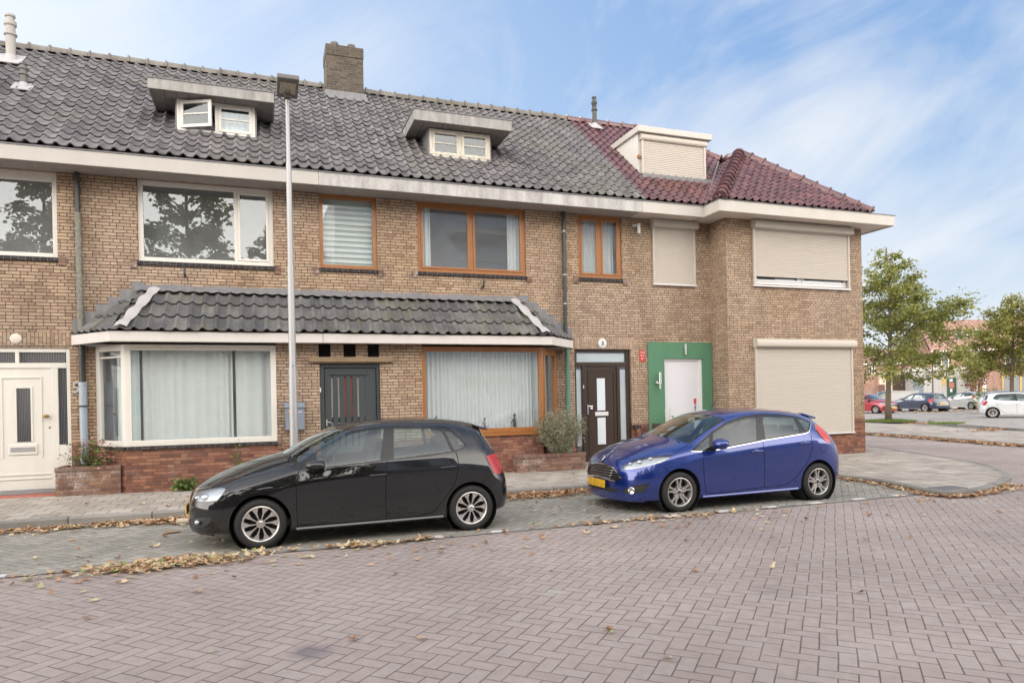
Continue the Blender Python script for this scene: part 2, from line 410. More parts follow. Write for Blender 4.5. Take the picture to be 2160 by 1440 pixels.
M['brick_red'] = brick_mat('red_brick', [(0, (.11, .055, .05)), (.35, (.22, .09, .065)), (.6, (.27, .12, .085)), (.85, (.34, .17, .11)), (1, (.38, .25, .16))], (.13, .115, .10), white=.25)
M['brick_plant'] = brick_mat('planter_brick', [(0, (.12, .07, .06)), (.5, (.23, .12, .09)), (1, (.33, .22, .15))], (.22, .2, .18), white=.75, dark_amt=.5)
M['brick_chim'] = brick_mat('chimney_brick', [(0, (.045, .04, .035)), (.5, (.08, .07, .058)), (1, (.13, .115, .09))], (.17, .155, .135), gap=.013, dark_amt=.4)
M['brick_far'] = brick_mat('far_brick', [(0, (.3, .17, .13)), (.5, (.42, .26, .2)), (1, (.5, .33, .26))], (.35, .3, .27))
M['brick_beige'] = brick_mat('far_beige_brick', [(0, (.40, .31, .22)), (.5, (.5, .4, .29)), (1, (.56, .47, .36))], (.4, .35, .3))
M['sill_tile'] = brick_mat('black_sill_tile', [(0, (.02, .02, .024)), (1, (.035, .035, .045))], (.2, .2, .2), soldier=True, bw=.5, bh=.105, gap=.008, dark_amt=.1)
M['tile'] = tile_mat('grey_roof_tile', [(0, (.095, .088, .09)), (.35, (.135, .126, .13)), (.65, (.165, .155, .158)), (1, (.20, .19, .19))], rough=.8)
M['tile_awn'] = tile_mat('awning_roof_tile', [(0, (.075, .073, .078)), (.5, (.12, .117, .12)), (1, (.18, .17, .155))], moss=.75)
M['tile_red'] = tile_mat('maroon_glazed_tile', [(0, (.075, .034, .036)), (.5, (.12, .055, .056)), (.85, (.165, .07, .065)), (1, (.21, .085, .075))], rough=.4, coat=.7, moss=0.0)
M['ridge'] = tile_mat('ridge_tile', [(0, (.12, .11, .10)), (1, (.2, .185, .165))], moss=.7)
M['far_tile'] = tile_mat('far_orange_tile', [(0, (.27, .155, .12)), (.5, (.35, .21, .165)), (1, (.42, .28, .23))], moss=.15)
M['fascia'] = paint_mat('weathered_grey_fascia', (.50, .49, .47), .7, .9, (.20, .19, .18), 5, bump=.003)
M['fascia_l'] = paint_mat('grey_beige_fascia', (.45, .425, .395), .6, .35, (.33, .31, .29), 3)
M['fascia_w'] = paint_mat('white_fascia', (.50, .475, .435), .5, .45, (.42, .39, .33), 4)
M['awn_f'] = paint_mat('awning_fascia', (.62, .59, .56), .5, .3, (.45, .42, .38), 5)
M['soffit'] = paint_mat('soffit_boards', (.36, .335, .31), .7, .7, (.22, .20, .18), 8)
M['soffit_w'] = paint_mat('pale_soffit', (.62, .56, .50), .6, .25, (.45, .4, .35), 4)
M['dormer_w'] = paint_mat('dormer_grey_boards', (.36, .35, .335), .8, .9, (.15, .145, .135), 7, bump=.003)
M['white'] = paint_mat('white_paint', (.66, .64, .59), .35, .25, (.5, .47, .4), 6)
M['cream'] = paint_mat('peeling_cream_paint', (.66, .63, .54), .6, .75, (.33, .28, .2), 14, bump=.003)
M['wood'] = wood_mat('oak_frame', (.35, .15, .045), (.23, .085, .025))
M['anthra'] = paint_mat('anthracite_paint', (.035, .045, .05), .45, .35, (.08, .08, .08), 8)
M['brown'] = wood_mat('brown_door', (.045, .026, .018), (.028, .016, .011), .35, 3)
M['green'] = paint_mat('green_plaster', (.085, .205, .12), .85, .5, (.06, .15, .085), 3, bump=.004)
M['wdoor'] = paint_mat('pale_door', (.60, .60, .63), .5, .2, (.5, .5, .52), 3)
M['shutter'] = paint_mat('beige_shutter', (.47, .425, .37), .45, .2, (.42, .37, .31), 2.5)
M['glass'] = glass_mat('window_glass', (.92, .94, .93), 3.0, wob=.003)
M['glass_fine'] = glass_mat('small_pane_glass', (.8, .84, .86), 2.2)
M['carglass'] = glass_mat('car_glass', (.60, .72, .70), 2.2)
M['carglass_dark'] = glass_mat('tinted_car_glass', (.26, .32, .31), 2.6)
M['frost'] = paint_mat('frosted_glass', (.62, .68, .72), .25, .1, coat=.5)
M['curtain'] = paint_mat('curtain_cloth', (.68, .72, .72), .9, .12, (.64, .69, .69), 3, spec=.1)
M['curtain_g'] = paint_mat('sheer_curtain_cloth', (.62, .70, .71), .9, .3, (.42, .50, .52), 5, spec=.1)
M['room'] = flat('room_plaster', (.30, .30, .29), .9)
M['dark'] = flat('dark_void', (.015, .014, .013), .9)
M['lead'] = paint_mat('lead_sheet', (.15, .15, .16), .5, .6, (.26, .26, .26), 10, bump=.004)
M['lead_l'] = paint_mat('pale_lead_strip', (.40, .385, .39), .5, .5, (.33, .32, .32), 9, bump=.003)
M['pvc'] = paint_mat('dark_pipe', (.02, .022, .022), .35, .4, (.12, .13, .1), 7)
M['pvc_moss'] = paint_mat('mossy_pipe', (.12, .115, .10), .7, .9, (.33, .33, .26), 26, bump=.004, streak=False)
M['zinc'] = paint_mat('zinc_pipe', (.36, .42, .48), .5, .5, (.25, .28, .3), 15, metal=.3)
M['copper'] = paint_mat('green_copper_pipe', (.10, .2, .15), .6, .5, (.07, .1, .08), 8)
M['steel'] = paint_mat('galvanised_steel', (.36, .36, .36), .42, .45, (.38, .38, .38), 9, metal=.5)
M['chrome'] = flat('chrome', (.75, .75, .76), .12, 1.0)
M['darkgrey'] = flat('dark_grey_housing', (.13, .12, .115), .5)
M['ledglass'] = flat('lamp_lens', (.30, .29, .25), .2, 0, .6)
M['brass'] = flat('brass', (.35, .24, .09), .3, 1.0)
M['number'] = flat('metal_number', (.55, .55, .54), .4, .3)
M['numwhite'] = flat('white_plastic', (.66, .66, .66), .35)
M['numblack'] = flat('black_lettering', (.02, .02, .02), .5)
M['redsign'] = flat('red_sign', (.55, .045, .035), .5)
M['mailbox'] = paint_mat('grey_mailbox', (.17, .2, .25), .45, .3, (.25, .27, .3), 12)
M['timber'] = wood_mat('lintel_timber', (.30, .22, .13), (.17, .12, .07), .7)
M['planterwood'] = wood_mat('weathered_planter', (.11, .085, .07), (.05, .04, .035), .8)
M['stone_step'] = paint_mat('stone_threshold', (.25, .25, .26), .7, .5, (.15, .15, .15), 9)
M['red_step'] = paint_mat('red_doorstep', (.40, .12, .08), .7, .5, (.25, .1, .08), 9)
ROADST = [(0, (.325, .268, .243)), (.3, (.337, .280, .255)), (.7, (.345, .288, .263)), (1, (.352, .302, .278))]
M['road'] = herring_mat('red_herringbone_paving', .108, 45, ROADST, joint=(.12, .098, .088), jw=.032,
    patch=[(.24, 4.57, .17, .6, (.10, .09, .12)), (3.85, 4.5, .22, .25, (.14, .13, .12)), (2.2, 5.15, .12, .35, (.42, .46, .42))])
M['parking'] = herring_mat('grey_parking_paving', .105, 45, [(0, (.25, .24, .205)), (.5, (.30, .285, .25)), (1, (.34, .32, .285))], joint=(.09, .085, .07), jw=.035)
M['slab'] = slab_mat('pavement_slabs', .3, .3, [(0, (.34, .30, .26)), (.5, (.40, .36, .315)), (1, (.45, .41, .36))])
M['farpave'] = herring_mat('square_paving', .105, 45, [(0, (.3, .28, .26)), (1, (.4, .375, .35))], joint=(.14, .13, .12))
M['kerb'] = slab_mat('kerb_stone', 1.0, 3.0, [(0, (.22, .21, .19)), (1, (.30, .285, .26))], joint=(.07, .07, .06), jw=.008)
M['mark'] = paint_mat('white_marker_brick', (.62, .62, .60), .8, .6, (.38, .37, .35), 20)
M['soil'] = paint_mat('soil', (.06, .045, .03), .95, .5, (.1, .08, .05), 20)
M['leaves'] = leaf_mat('fallen_leaves', [(0, (.24, .12, .06)), (.3, (.40, .22, .12)), (.55, (.52, .35, .21)), (.75, (.60, .48, .29)), (.92, (.58, .54, .36)), (1, (.26, .30, .10))], .15)
M['foliage'] = leaf_mat('tree_foliage', [(0, (.12, .145, .04)), (.4, (.23, .25, .075)), (.75, (.35, .36, .11)), (.92, (.48, .42, .13)), (1, (.5, .35, .1))], .5)
M['foliage2'] = leaf_mat('yellowing_foliage', [(0, (.14, .16, .05)), (.4, (.26, .27, .08)), (.8, (.38, .35, .11)), (1, (.5, .36, .12))], .5)
M['bark'] = paint_mat('bark', (.17, .135, .10), .9, .7, (.08, .065, .05), 12, bump=.01)
M['lav'] = leaf_mat('lavender_foliage', [(0, (.16, .16, .09)), (.5, (.32, .33, .22)), (.85, (.46, .47, .35)), (1, (.46, .38, .34))], .3)
M['greenplant'] = leaf_mat('green_leaves', [(0, (.05, .09, .02)), (.6, (.13, .2, .05)), (1, (.24, .26, .09))], .3)
M['pink'] = leaf_mat('pink_flowers', [(0, (.45, .06, .12)), (.6, (.6, .18, .24)), (1, (.62, .45, .42))], .3)
M['grass'] = leaf_mat('grass_blades', [(0, (.07, .13, .02)), (1, (.22, .3, .07))], .3)
M['stem'] = flat('stems', (.14, .11, .06), .8)
M['rubber'] = flat('tyre_rubber', (.017, .0165, .016), .75)
M['alloy'] = flat('alloy_silver', (.62, .60, .58), .28, .75)
M['alloy_g'] = flat('alloy_grey', (.50, .48, .46), .3, .7)
M['trim'] = flat('black_trim', (.012, .012, .013), .35)
M['trimg'] = flat('grey_trim', (.028, .028, .028), .5)
M['seam'] = flat('seam_shadow_gap', (.006, .006, .006), .8)
M['interior'] = flat('car_interior', (.035, .034, .034), .8)
M['lens'] = glass_mat('lamp_lens_clear', (.92, .94, .95), 2.2)
M['reflector'] = flat('lamp_reflector', (.62, .64, .66), .18, .9)
M['lamp_in'] = flat('lamp_inner', (.42, .43, .44), .25, .5)
M['redlens'] = flat('red_lens', (.40, .006, .008), .25, 0, .35)
M['amberlens'] = flat('salmon_lens', (.58, .05, .03), .25, 0, .35)
M['plate'] = (lambda nt: nt.done(nt.bsdf(nt.mix(nt.M('MULTIPLY', nt.ramp(nt.noise(nt.VM('MULTIPLY', nt.geo(), (1, 1, 1)), 14, 1), [(.42, 0.0), (.6, 1.0)]), .55), (.72, .42, .015), (.36, .20, .03)), .4)))(NT('yellow_plate'))
M['black_paint'] = car_paint('black_car_paint', (.006, .0065, .009), .0, .11, .5, (.16, .15, .145), 0.0)
M['blue_paint'] = car_paint('blue_car_paint', (.003, .026, .20), .5, .03, .24, (.25, .2, .22))
M['white_paint'] = car_paint('white_car_paint', (.62, .64, .66), 0, .1)
M['silver_paint'] = car_paint('silver_car_paint', (.50, .50, .49), .5, .1)
M['navy_paint'] = car_paint('navy_car_paint', (.018, .032, .075), .3, .1)
M['red_paint'] = car_paint('red_car_paint', (.36, .012, .022), .3, .06)
M['slate_paint'] = car_paint('slate_car_paint', (.10, .15, .2), .4, .15)
M['soffit_d'] = paint_mat('dark_soffit_boards', (.24, .22, .205), .8, .7, (.13, .12, .11), 8)
M['flue'] = paint_mat('grey_flue', (.36, .34, .32), .6, .4)
# ---------------------------------------------------------------- ground
def PZ(x): return .1124-.0042*x
def catmull(pts, n=6):
    out = []
    for i in range(len(pts)-1):
        p0 = pts[max(i-1, 0)]; p1 = pts[i]; p2 = pts[i+1]; p3 = pts[min(i+2, len(pts)-1)]
        for k in range(n):
            t = k/n
            out.append(tuple(.5*((2*p1[j])+(-p0[j]+p2[j])*t+(2*p0[j]-5*p1[j]+4*p2[j]-p3[j])*t*t+(-p0[j]+3*p1[j]-3*p2[j]+p3[j])*t**3) for j in range(len(p1))))
    out.append(tuple(pts[-1])); return out
def sheet(name, poly, zf, mat, kind='structure'):
    mb = MB(); mb.add([(x, y, zf(x, y)) for x, y in poly], [tuple(range(len(poly)))])
    o = mb.build(name, mat, fixn=False)
    me = o.data
    bm = bmesh.new(); bm.from_mesh(me); bmesh.ops.triangulate(bm, faces=bm.faces)
    for f in bm.faces:
        if f.normal.z < 0: f.normal_flip()
    bm.to_mesh(me); bm.free(); return tag(o, kind=kind)
def offset_line(pts, d):
    out = []
    for i, p in enumerate(pts):
        a = Vector(pts[max(i-1, 0)]); b = Vector(pts[min(i+1, len(pts)-1)])
        t = (b-a).normalized(); out.append((p[0]-t.y*d, p[1]+t.x*d))
    return out
def kerb(name, pts, zf, w=.13, side=1, z0=-.03):
    """pts outer edge (road side); stone lies to the left (side=1)"""
    inn = offset_line(pts, w*side); mb = MB()
    for i in range(len(pts)-1):
        a, b, c, d = pts[i], pts[i+1], inn[i+1], inn[i]
        za, zb = zf(*a)+.004, zf(*b)+.004; zc, zd = zf(*c)+.004, zf(*d)+.004
        ch = .015
        a2 = (a[0]+(d[0]-a[0])*.12, a[1]+(d[1]-a[1])*.12); b2 = (b[0]+(c[0]-b[0])*.12, b[1]+(c[1]-b[1])*.12)
        mb.quad((*a, z0), (*b, z0), (*b, zb-ch), (*a, za-ch)); mb.quad((*a, za-ch), (*b, zb-ch), (*b2, zb), (*a2, za))
        mb.quad((*a2, za), (*b2, zb), (*c, zc), (*d, zd))
    o = mb.build(name, M['kerb'], fixn=False)
    return tag(o, kind='structure')
sheet('road', [(-140, -60), (160, -60), (160, 180), (-140, 180)], lambda x, y: 0.0, M['road'])
bul = [gnd(*p, .07) for p in [(1765, 1000), (1860, 1013), (1960, 1034), (2030, 1037), (2085, 1027), (2122, 1012), (2130, 998), (2080, 977), (2000, 963), (1900, 948), (1830, 938)]]
kline = [(-14, 10.56), (-4, 10.56), (2, 10.53), (6, 10.47), (8.6, 10.4)]+catmull(bul, 5)+[(17.2, 18.5), (18.6, 26), (20, 40)]
pinn = offset_line(kline, .12)
sheet('pavement', pinn+[(20, 60), (-14, 60)], lambda x, y: PZ(x), M['slab'])
kerb('kerb', kline, lambda x, y: PZ(x))
ends = [p for p in kline if p[0] > 9 and p[1] < 10.3 and p[0] < 11.6 and p[1] > 7.72]
sheet('parking_strip', [(-14, 7.78), (9.45, 7.78), (9.75, 8.4), (9.95, 9.4), (9.7, 9.9), (8.7, 10.45), (6, 10.52), (2, 10.58), (-14, 10.62)], lambda x, y: .004, M['parking'])
sheet('parking_edge_course', [(-14, 7.70), (10.1, 7.66), (10.1, 7.76), (-14, 7.80)], lambda x, y: .008, M['kerb'])
mk = MB()
for x in (-2.45, 1.02, 1.81, 2.6, 4.2, 5.0, 5.8, 6.6, 7.4, 8.2, 9.0): mk.box(x-.1, x+.1, 7.70, 7.80, .005, .014)
tag(mk.build('parking_markers', M['mark']), kind='structure')
# far side of the side street
fk = [gnd(*p, .08) for p in [(1500, 890), (1700, 900), (1830, 911), (1930, 918), (2050, 927), (2160, 935), (2400, 955)]]
fback = [gnd(*p, .08) for p in [(2400, 925), (2160, 909), (2040, 903), (1960, 897), (1830, 891), (1500, 878)]]
fk = list(reversed(fk))
fb = list(reversed(fback))
sheet('far_pavement', offset_line(fk, -.12)+fb, lambda x, y: .08, M['slab'])
kerb('far_kerb', fk, lambda x, y: .08, side=-1)
sheet('square_paving', [gnd(*p, .02) for p in [(1500, 878), (1830, 891), (1960, 898), (2040, 904), (2160, 910), (2400, 926), (2700, 865), (2200, 853), (1700, 851), (1500, 851)]], lambda x, y: .02, M['farpave'])
isl = [gnd(*p, .15) for p in [(2330, 922), (2160, 905), (2090, 900), (2030, 895), (1978, 890), (1958, 886), (1975, 884), (2040, 883), (2160, 884), (2330, 888)]]
isl = catmull(isl, 3)
sheet('traffic_island', isl, lambda x, y: .15, M['farpave'])
kerb('island_kerb', isl, lambda x, y: .15, side=-1, w=.15)
# storm drain in the corner kerb
cx, cy = gnd(2018, 1033, .06)
dr = thing('storm_drain', (cx, cy, 0), 'cast iron storm drain inlet with dark slots set in the rounded corner kerb', 'drain')
m = MB(); m.box(cx-.25, cx+.25, cy+.0, cy+.3, .0, PZ(cx)+.012); m.build('drain_cover', M['darkgrey'], dr, bevel=.008)
m = MB()
for k in range(3): m.box(cx-.17+k*.13, cx-.08+k*.13, cy-.045, cy+.02, .015, .052)
build_each(m, 'inlet_slot', M['dark'], dr)
# fallen leaves ------------------------------------------------------------
def leafgeo(mb, x, y, z, s, rnd):
    a = random.uniform(0, 6.283); n = 9
    tx, ty = random.gauss(0, .25), random.gauss(0, .25); curl = random.uniform(.05, .5)
    vs = [(x, y, z+.004)]
    for i in range(n):
        t = a+6.283*i/n; r = s*(1.0 if i % 2 == 0 else .55)*(1.25 if i == 0 else random.uniform(.75, 1.05))
        dx, dy = r*math.cos(t), r*math.sin(t)*.85
        vs.append((x+dx, y+dy, z+.006+max(-.004, dx*tx+dy*ty)+curl*r*r/s*random.uniform(.2, 1)))
    mb.add(vs, [(0, 1+i, 1+(i+1) % n) for i in range(n)], 0, rnd)
lf = MB()
def strew(n, fn, s0=.028, s1=.052, z=lambda x, y: .01, h=.0, base=None):
    for _ in range(n):
        p = fn()
        if p is None: continue
        x, y = p
        r = random.random() if base is None else min(1, max(0, random.gauss(base, .2)))
        leafgeo(lf, x, y, z(x, y)+random.random()*h, random.uniform(s0, s1), r)
def g(a, s): return random.gauss(a, s)
strew(1000, lambda: (random.uniform(-6, -.85), 10.54-abs(g(0, .16))-.02), h=.025, base=.45)
strew(380, lambda: (g(-1.1, .35), 10.5-abs(g(0, .2))), h=.035, base=.45)
strew(620, lambda: (g(-.95, .42), 7.56+g(0, .10)+.1*math.sin(random.random()*6)), h=.02, base=.62)
strew(25, lambda: (g(.05, .3), 7.72+g(0, .05)), h=.03, base=.6)
strew(80, lambda: (g(1.0, .22), 7.62+g(0, .07)), h=.03, base=.62)
strew(30, lambda: (g(1.7, .12), 7.66+g(0, .03)), h=.02, base=.55)
strew(850, lambda: (g(4.1, .5), 10.5-abs(g(0, .26))-.02), h=.03, base=.35)
strew(300, lambda: (random.uniform(2, 8.6), 10.46-abs(g(0, .12))-.02), h=.04, base=.35)
kp = [p for p in kline if 9.2 < p[0] < 11.4 and p[1] < 10.3]
def nearkerb(w=.14):
    i = random.randrange(len(kp)-1); t = random.random(); p = kp[i]; q = kp[i+1]
    d = -abs(g(0, w))-.02; n = Vector((q[0]-p[0], q[1]-p[1])).normalized()
    return (p[0]+(q[0]-p[0])*t-n.y*d*1.0, p[1]+(q[1]-p[1])*t+n.x*d)
strew(520, lambda: nearkerb(.09), h=.02, base=.38)
strew(120, lambda: (g(11.2, .7), g(7.55, .12)), h=.02, base=.4)
strew(60, lambda: (g(5.2, .6), 7.62+g(0, .06)), base=.5)
strew(60, lambda: (g(4.2, .4), 7.72+g(0, .05)), base=.5)
strew(330, lambda: (random.uniform(-5, 10), random.uniform(7.0, 10.4)))
strew(60, lambda: (random.uniform(-4, 13), random.uniform(3.2, 7.5)))
strew(110, lambda: (random.uniform(-4, 12), 7.5-abs(g(0, .6))), .03, .05)
strew(60, lambda: (random.uniform(-5, 13), random.uniform(10.9, 12.9)), z=lambda x, y: PZ(x)+.008)
def fark():
    i = random.randrange(len(fk)-1); t = random.random(); p = fk[i]; q = fk[i+1]
    n = Vector((q[0]-p[0], q[1]-p[1])).normalized(); d = abs(g(0, .22))+.02
    return (p[0]+(q[0]-p[0])*t-n.y*d, p[1]+(q[1]-p[1])*t+n.x*d)
strew(1500, fark, .05, .09, h=.03, base=.42)
c = gnd(2110, 906, .08); strew(200, lambda: (c[0]+g(0, 1.0), c[1]+g(0, .3)), .05, .09, z=lambda x, y: .09, base=.3)
c = gnd(1950, 893, .08); strew(120, lambda: (c[0]+g(0, .5), c[1]+g(0, .3)), .05, .09, z=lambda x, y: .09, base=.3)
c = gnd(1990, 868); strew(500, lambda: (c[0]+g(0, 2.5), c[1]+g(0, 2)), .06, .1, z=lambda x, y: .03, base=.35)
tag(lf.build('fallen_leaves', M['leaves'], rnd=True), 'dry brown and yellow fallen leaves drifted along the kerbs and scattered on the paving', 'leaves', kind='stuff')
cup = MB(); x, y = gnd(385, 1099, .05); cup.tube([(x-.07, y, .05), (x+.07, y+.02, .05)], [.045, .036], 16)
tag(cup.build('paper_cup', paint_mat('cup_card', (.62, .5, .38), .7, .2), smooth=40), 'beige paper cup lying in the leaves at the kerb before the black car', 'cup')
cb = MB(); x, y = gnd(362, 1124); cb.obox((x, y, .02), (1, .25, .02), (-.25, 1, 0), (0, 0, 1), .09, .06, .004)
tag(cb.build('cardboard_scrap', paint_mat('cardboard', (.34, .22, .13), .9, .4)), 'flat brown cardboard scrap among leaves in front of the black car', 'cardboard')
# ---------------------------------------------------------------- the row of houses
WY, MY, EY = 13.7, 13.1, 13.1           # upper wall, ground floor front / wing wall, eaves edge
XS, XS2, XE = 1.0, 7.95, 14.12
h5 = thing('row_house', (-3, WY, .1), 'leftmost brick house with grey roof, white windows, white door and white bay window', 'house')
h3 = thing('row_house', (4, WY, .1), 'middle brick house with chimney, oak window frames and dark brown front door', 'house')
h1 = thing('row_house', (11, MY, .1), 'right end house with maroon roof, beige shutters and green plaster round its door', 'house')
def cells(x0, x1, z0, z1, ops):
    xs = sorted({x0, x1, *[max(x0, min(x1, o[k])) for o in ops for k in (0, 1)]}); zs = sorted({z0, z1, *[max(z0, min(z1, o[k])) for o in ops for k in (2, 3)]})
    for i in range(len(xs)-1):
        for j in range(len(zs)-1):
            cx, cz = (xs[i]+xs[i+1])/2, (zs[j]+zs[j+1])/2
            if not any(o[0] < cx < o[1] and o[2] < cz < o[3] for o in ops): yield xs[i], xs[i+1], zs[j], zs[j+1]
def wallp(mb, x0, x1, z0, z1, Y, ops=(), depth=.12):
    for a, b, c, d in cells(x0, x1, z0, z1, ops): mb.quad((a, Y, c), (b, Y, c), (b, Y, d), (a, Y, d))
    for a, b, c, d in ops:
        if b <= x0 or a >= x1 or c >= z1 or d <= z0: continue
        c = max(c, z0); d = min(d, z1)
        mb.quad((a, Y, c), (a, Y, d), (a, Y+depth, d), (a, Y+depth, c)); mb.quad((b, Y, d), (b, Y, c), (b, Y+depth, c), (b, Y+depth, d))
        if d < z1: mb.quad((a, Y, d), (b, Y, d), (b, Y+depth, d), (a, Y+depth, d))
        if c > z0: mb.quad((b, Y, c), (a, Y, c), (a, Y+depth, c), (b, Y+depth, c))
def room(par, x0, x1, z0, z1, Y, d=1.0, mat='room', name='room_interior'):
    m = MB(); e = .12
    a, b, c, f = x0-e, x1+e, z0-.3, z1+.12
    m.quad((a, Y+d, c), (b, Y+d, c), (b, Y+d, f), (a, Y+d, f)); m.quad((a, Y, c), (a, Y+d, c), (a, Y+d, f), (a, Y, f)); m.quad((b, Y+d, c), (b, Y, c), (b, Y, f), (b, Y+d, f))
    m.quad((a, Y, f), (a, Y+d, f), (b, Y+d, f), (b, Y, f)); m.quad((a, Y+d, c), (a, Y, c), (b, Y, c), (b, Y+d, c))
    return m.build(name, M[mat], par)
def curtain(par, x0, x1, z0, z1, Y, wl=.09, amp=.02, mat='curtain', name='curtain', seed=0, P0=None, dirv=(1, 0)):
    """hanging cloth; x0..x1 measured along dirv from P0 (default the x axis)"""
    rs = random.Random(seed); m = MB(); n = int((x1-x0)/.012)+2; ph = rs.random()*6; rows = []
    nx = (-dirv[1], dirv[0])
    for k in range(3):
        z = z0+(z1-z0)*k/2; row = []
        for i in range(n):
            x = x0+(x1-x0)*i/(n-1)
            q = ph+6.283*x/wl+1.1*math.sin(x*5+seed)+.5*math.sin(x*13)
            dy = amp*(math.sin(q)+.4*math.sin(q*.37+k*.3))*(1.0-.35*(k == 2))
            if P0: row.append((P0[0]+dirv[0]*x+nx[0]*dy, P0[1]+dirv[1]*x+nx[1]*dy, z))
            else: row.append((x, Y+dy, z))
        rows.append(row)
    vs = rows[0]+rows[1]+rows[2]; fs = []
    for k in range(2):
        for i in range(n-1): fs.append((k*n+i, k*n+i+1, (k+1)*n+i+1, (k+1)*n+i))
    m.add(vs, fs); return m.build(name, M[mat], par, smooth=True)
def window(par, x0, x1, z0, z1, Y, mat='white', fw=.075, muls=(), rec=.05, dep=.07, glass='glass', sashes=(), rm=True, label=None, roommat='room', sill=True, bot=None, rd=1.0, top=None):
    m = MB(); y0, y1 = Y+rec, Y+rec+dep; bw = bot or fw; tw = top or fw
    m.box(x0, x0+fw, y0, y1, z0, z1); m.box(x1-fw, x1, y0, y1, z0, z1); m.box(x0+fw, x1-fw, y0, y1, z0, z0+bw); m.box(x0+fw, x1-fw, y0, y1, z1-tw, z1)
    for mx, mw in muls: m.box(mx-mw/2, mx+mw/2, y0+.002, y1, z0+bw, z1-tw)
    f = m.build('window', M[mat], par, bevel=.006)
    if label: f['label'] = label
    edges = [x0+fw]+[v for mx, mw in muls for v in (mx-mw/2, mx+mw/2)]+[x1-fw]
    for i in range(0, len(edges), 2):
        a, b = edges[i], edges[i+1]; c, d = z0+bw, z1-tw
        if i//2 in sashes:
            s = MB(); sw = .045
            s.box(a, a+sw, y0-.012, y0+.04, c, d); s.box(b-sw, b, y0-.012, y0+.04, c, d); s.box(a+sw, b-sw, y0-.012, y0+.04, c, c+sw); s.box(a+sw, b-sw, y0-.012, y0+.04, d-sw, d)
            s.build('sash', M[mat], f, bevel=.005); a += sw-.005; b -= sw-.005; c += sw-.005; d -= sw-.005
        g = MB(); g.quad((a-.01, y0+.03, c-.01), (b+.01, y0+.03, c-.01), (b+.01, y0+.03, d+.01), (a-.01, y0+.03, d+.01)); g.build('pane', M[glass], f)
    if rm: room(par, x0, x1, z0, z1, y1+.001, rd, roommat)
    if sill:
        s = MB(); s.box(x0-.01, x1+.01, Y-.035, Y+rec+.01, z0-.075, z0-.001); s.build('sill', M['sill_tile'], f, bevel=.01)
        s = MB(); s.box(x0-.12, x0-.014, Y-.03, Y+.02, z0-.13, z0+.005); s.box(x1+.014, x1+.12, Y-.03, Y+.02, z0-.13, z0+.005); build_each(s, 'sill_end_bricks', M['brick_plant'], f)
    return f
# ---- openings
UW = [(-5.6, -3.32, 4.17, 5.64), (-2.09, .2, 4.18, 5.64), (1.04, 2.15, 4.2, 5.64), (2.97, 5.33, 4.21, 5.64), (6.57, 7.66, 4.24, 5.64), (8.45, 9.6, 4.17, 5.64)]
D5 = (-4.8, -3.17, .2, 2.62); D3 = (6.43, 7.84, .15, 2.65)
GRN = (8.28, 10.04, .05, 2.82); DOOR1 = (8.71, 9.76, .1, 2.44)
TOPW = 5.66
def main_wall(par, xa, xb):
    m = MB(); wallp(m, xa, xb, 0.95, TOPW, WY, UW+[D5, D3, GRN, (-2.75, 5.97, -1, 2.7)]); m.build('wall', M['brick'], par)
    m = MB(); wallp(m, xa, xb, 0.0, 0.95, WY-.003, [D5, D3, GRN, (-2.75, 5.97, -1, 1)]); m.build('plinth', M['brick_red'], par)
main_wall(h5, -9, XS); main_wall(h3, XS, XS2); main_wall(h1, XS2, 10.04)
m = MB(); wallp(m, -4.85, -3.15, 2.66, 2.88, WY-.004); m.build('soldier_course', M['brick_sold'], h5)
m = MB(); wallp(m, 6.42, 7.9, 2.66, 2.88, WY-.004); m.build('soldier_course', M['brick_sold'], h3)
# ---- ground floor front between the bays (flush with the bay fronts)
SL = [(.94, 1.16, 2.43, 2.70), (1.39, 1.62, 2.43, 2.70), (1.84, 2.06, 2.43, 2.70)]
GATE = (.95, 2.06, .1, 2.31)
BA, BB = (-2.24, .19), (2.88, 5.4)
m = MB(); wallp(m, .19, XS, .84, 2.72, MY, SL+[GATE]); m.build('wall', M['brick'], h5)
m = MB(); wallp(m, XS, 2.88, .84, 2.72, MY, SL+[GATE]); m.build('wall', M['brick'], h3)
m = MB(); wallp(m, -2.24, XS, 0, .84, MY-.003, [GATE]); m.quad((-2.9, WY+.02, 0), (-2.24, MY-.003, 0), (-2.24, MY-.003, .84), (-2.9, WY+.02, .84)); m.build('plinth', M['brick_red'], h5)
m = MB(); wallp(m, XS, 5.4, 0, .84, MY-.003, [GATE]); m.quad((5.4, MY-.003, 0), (6.05, WY+.02, 0), (6.05, WY+.02, .84), (5.4, MY-.003, .84)); m.build('plinth', M['brick_red'], h3)
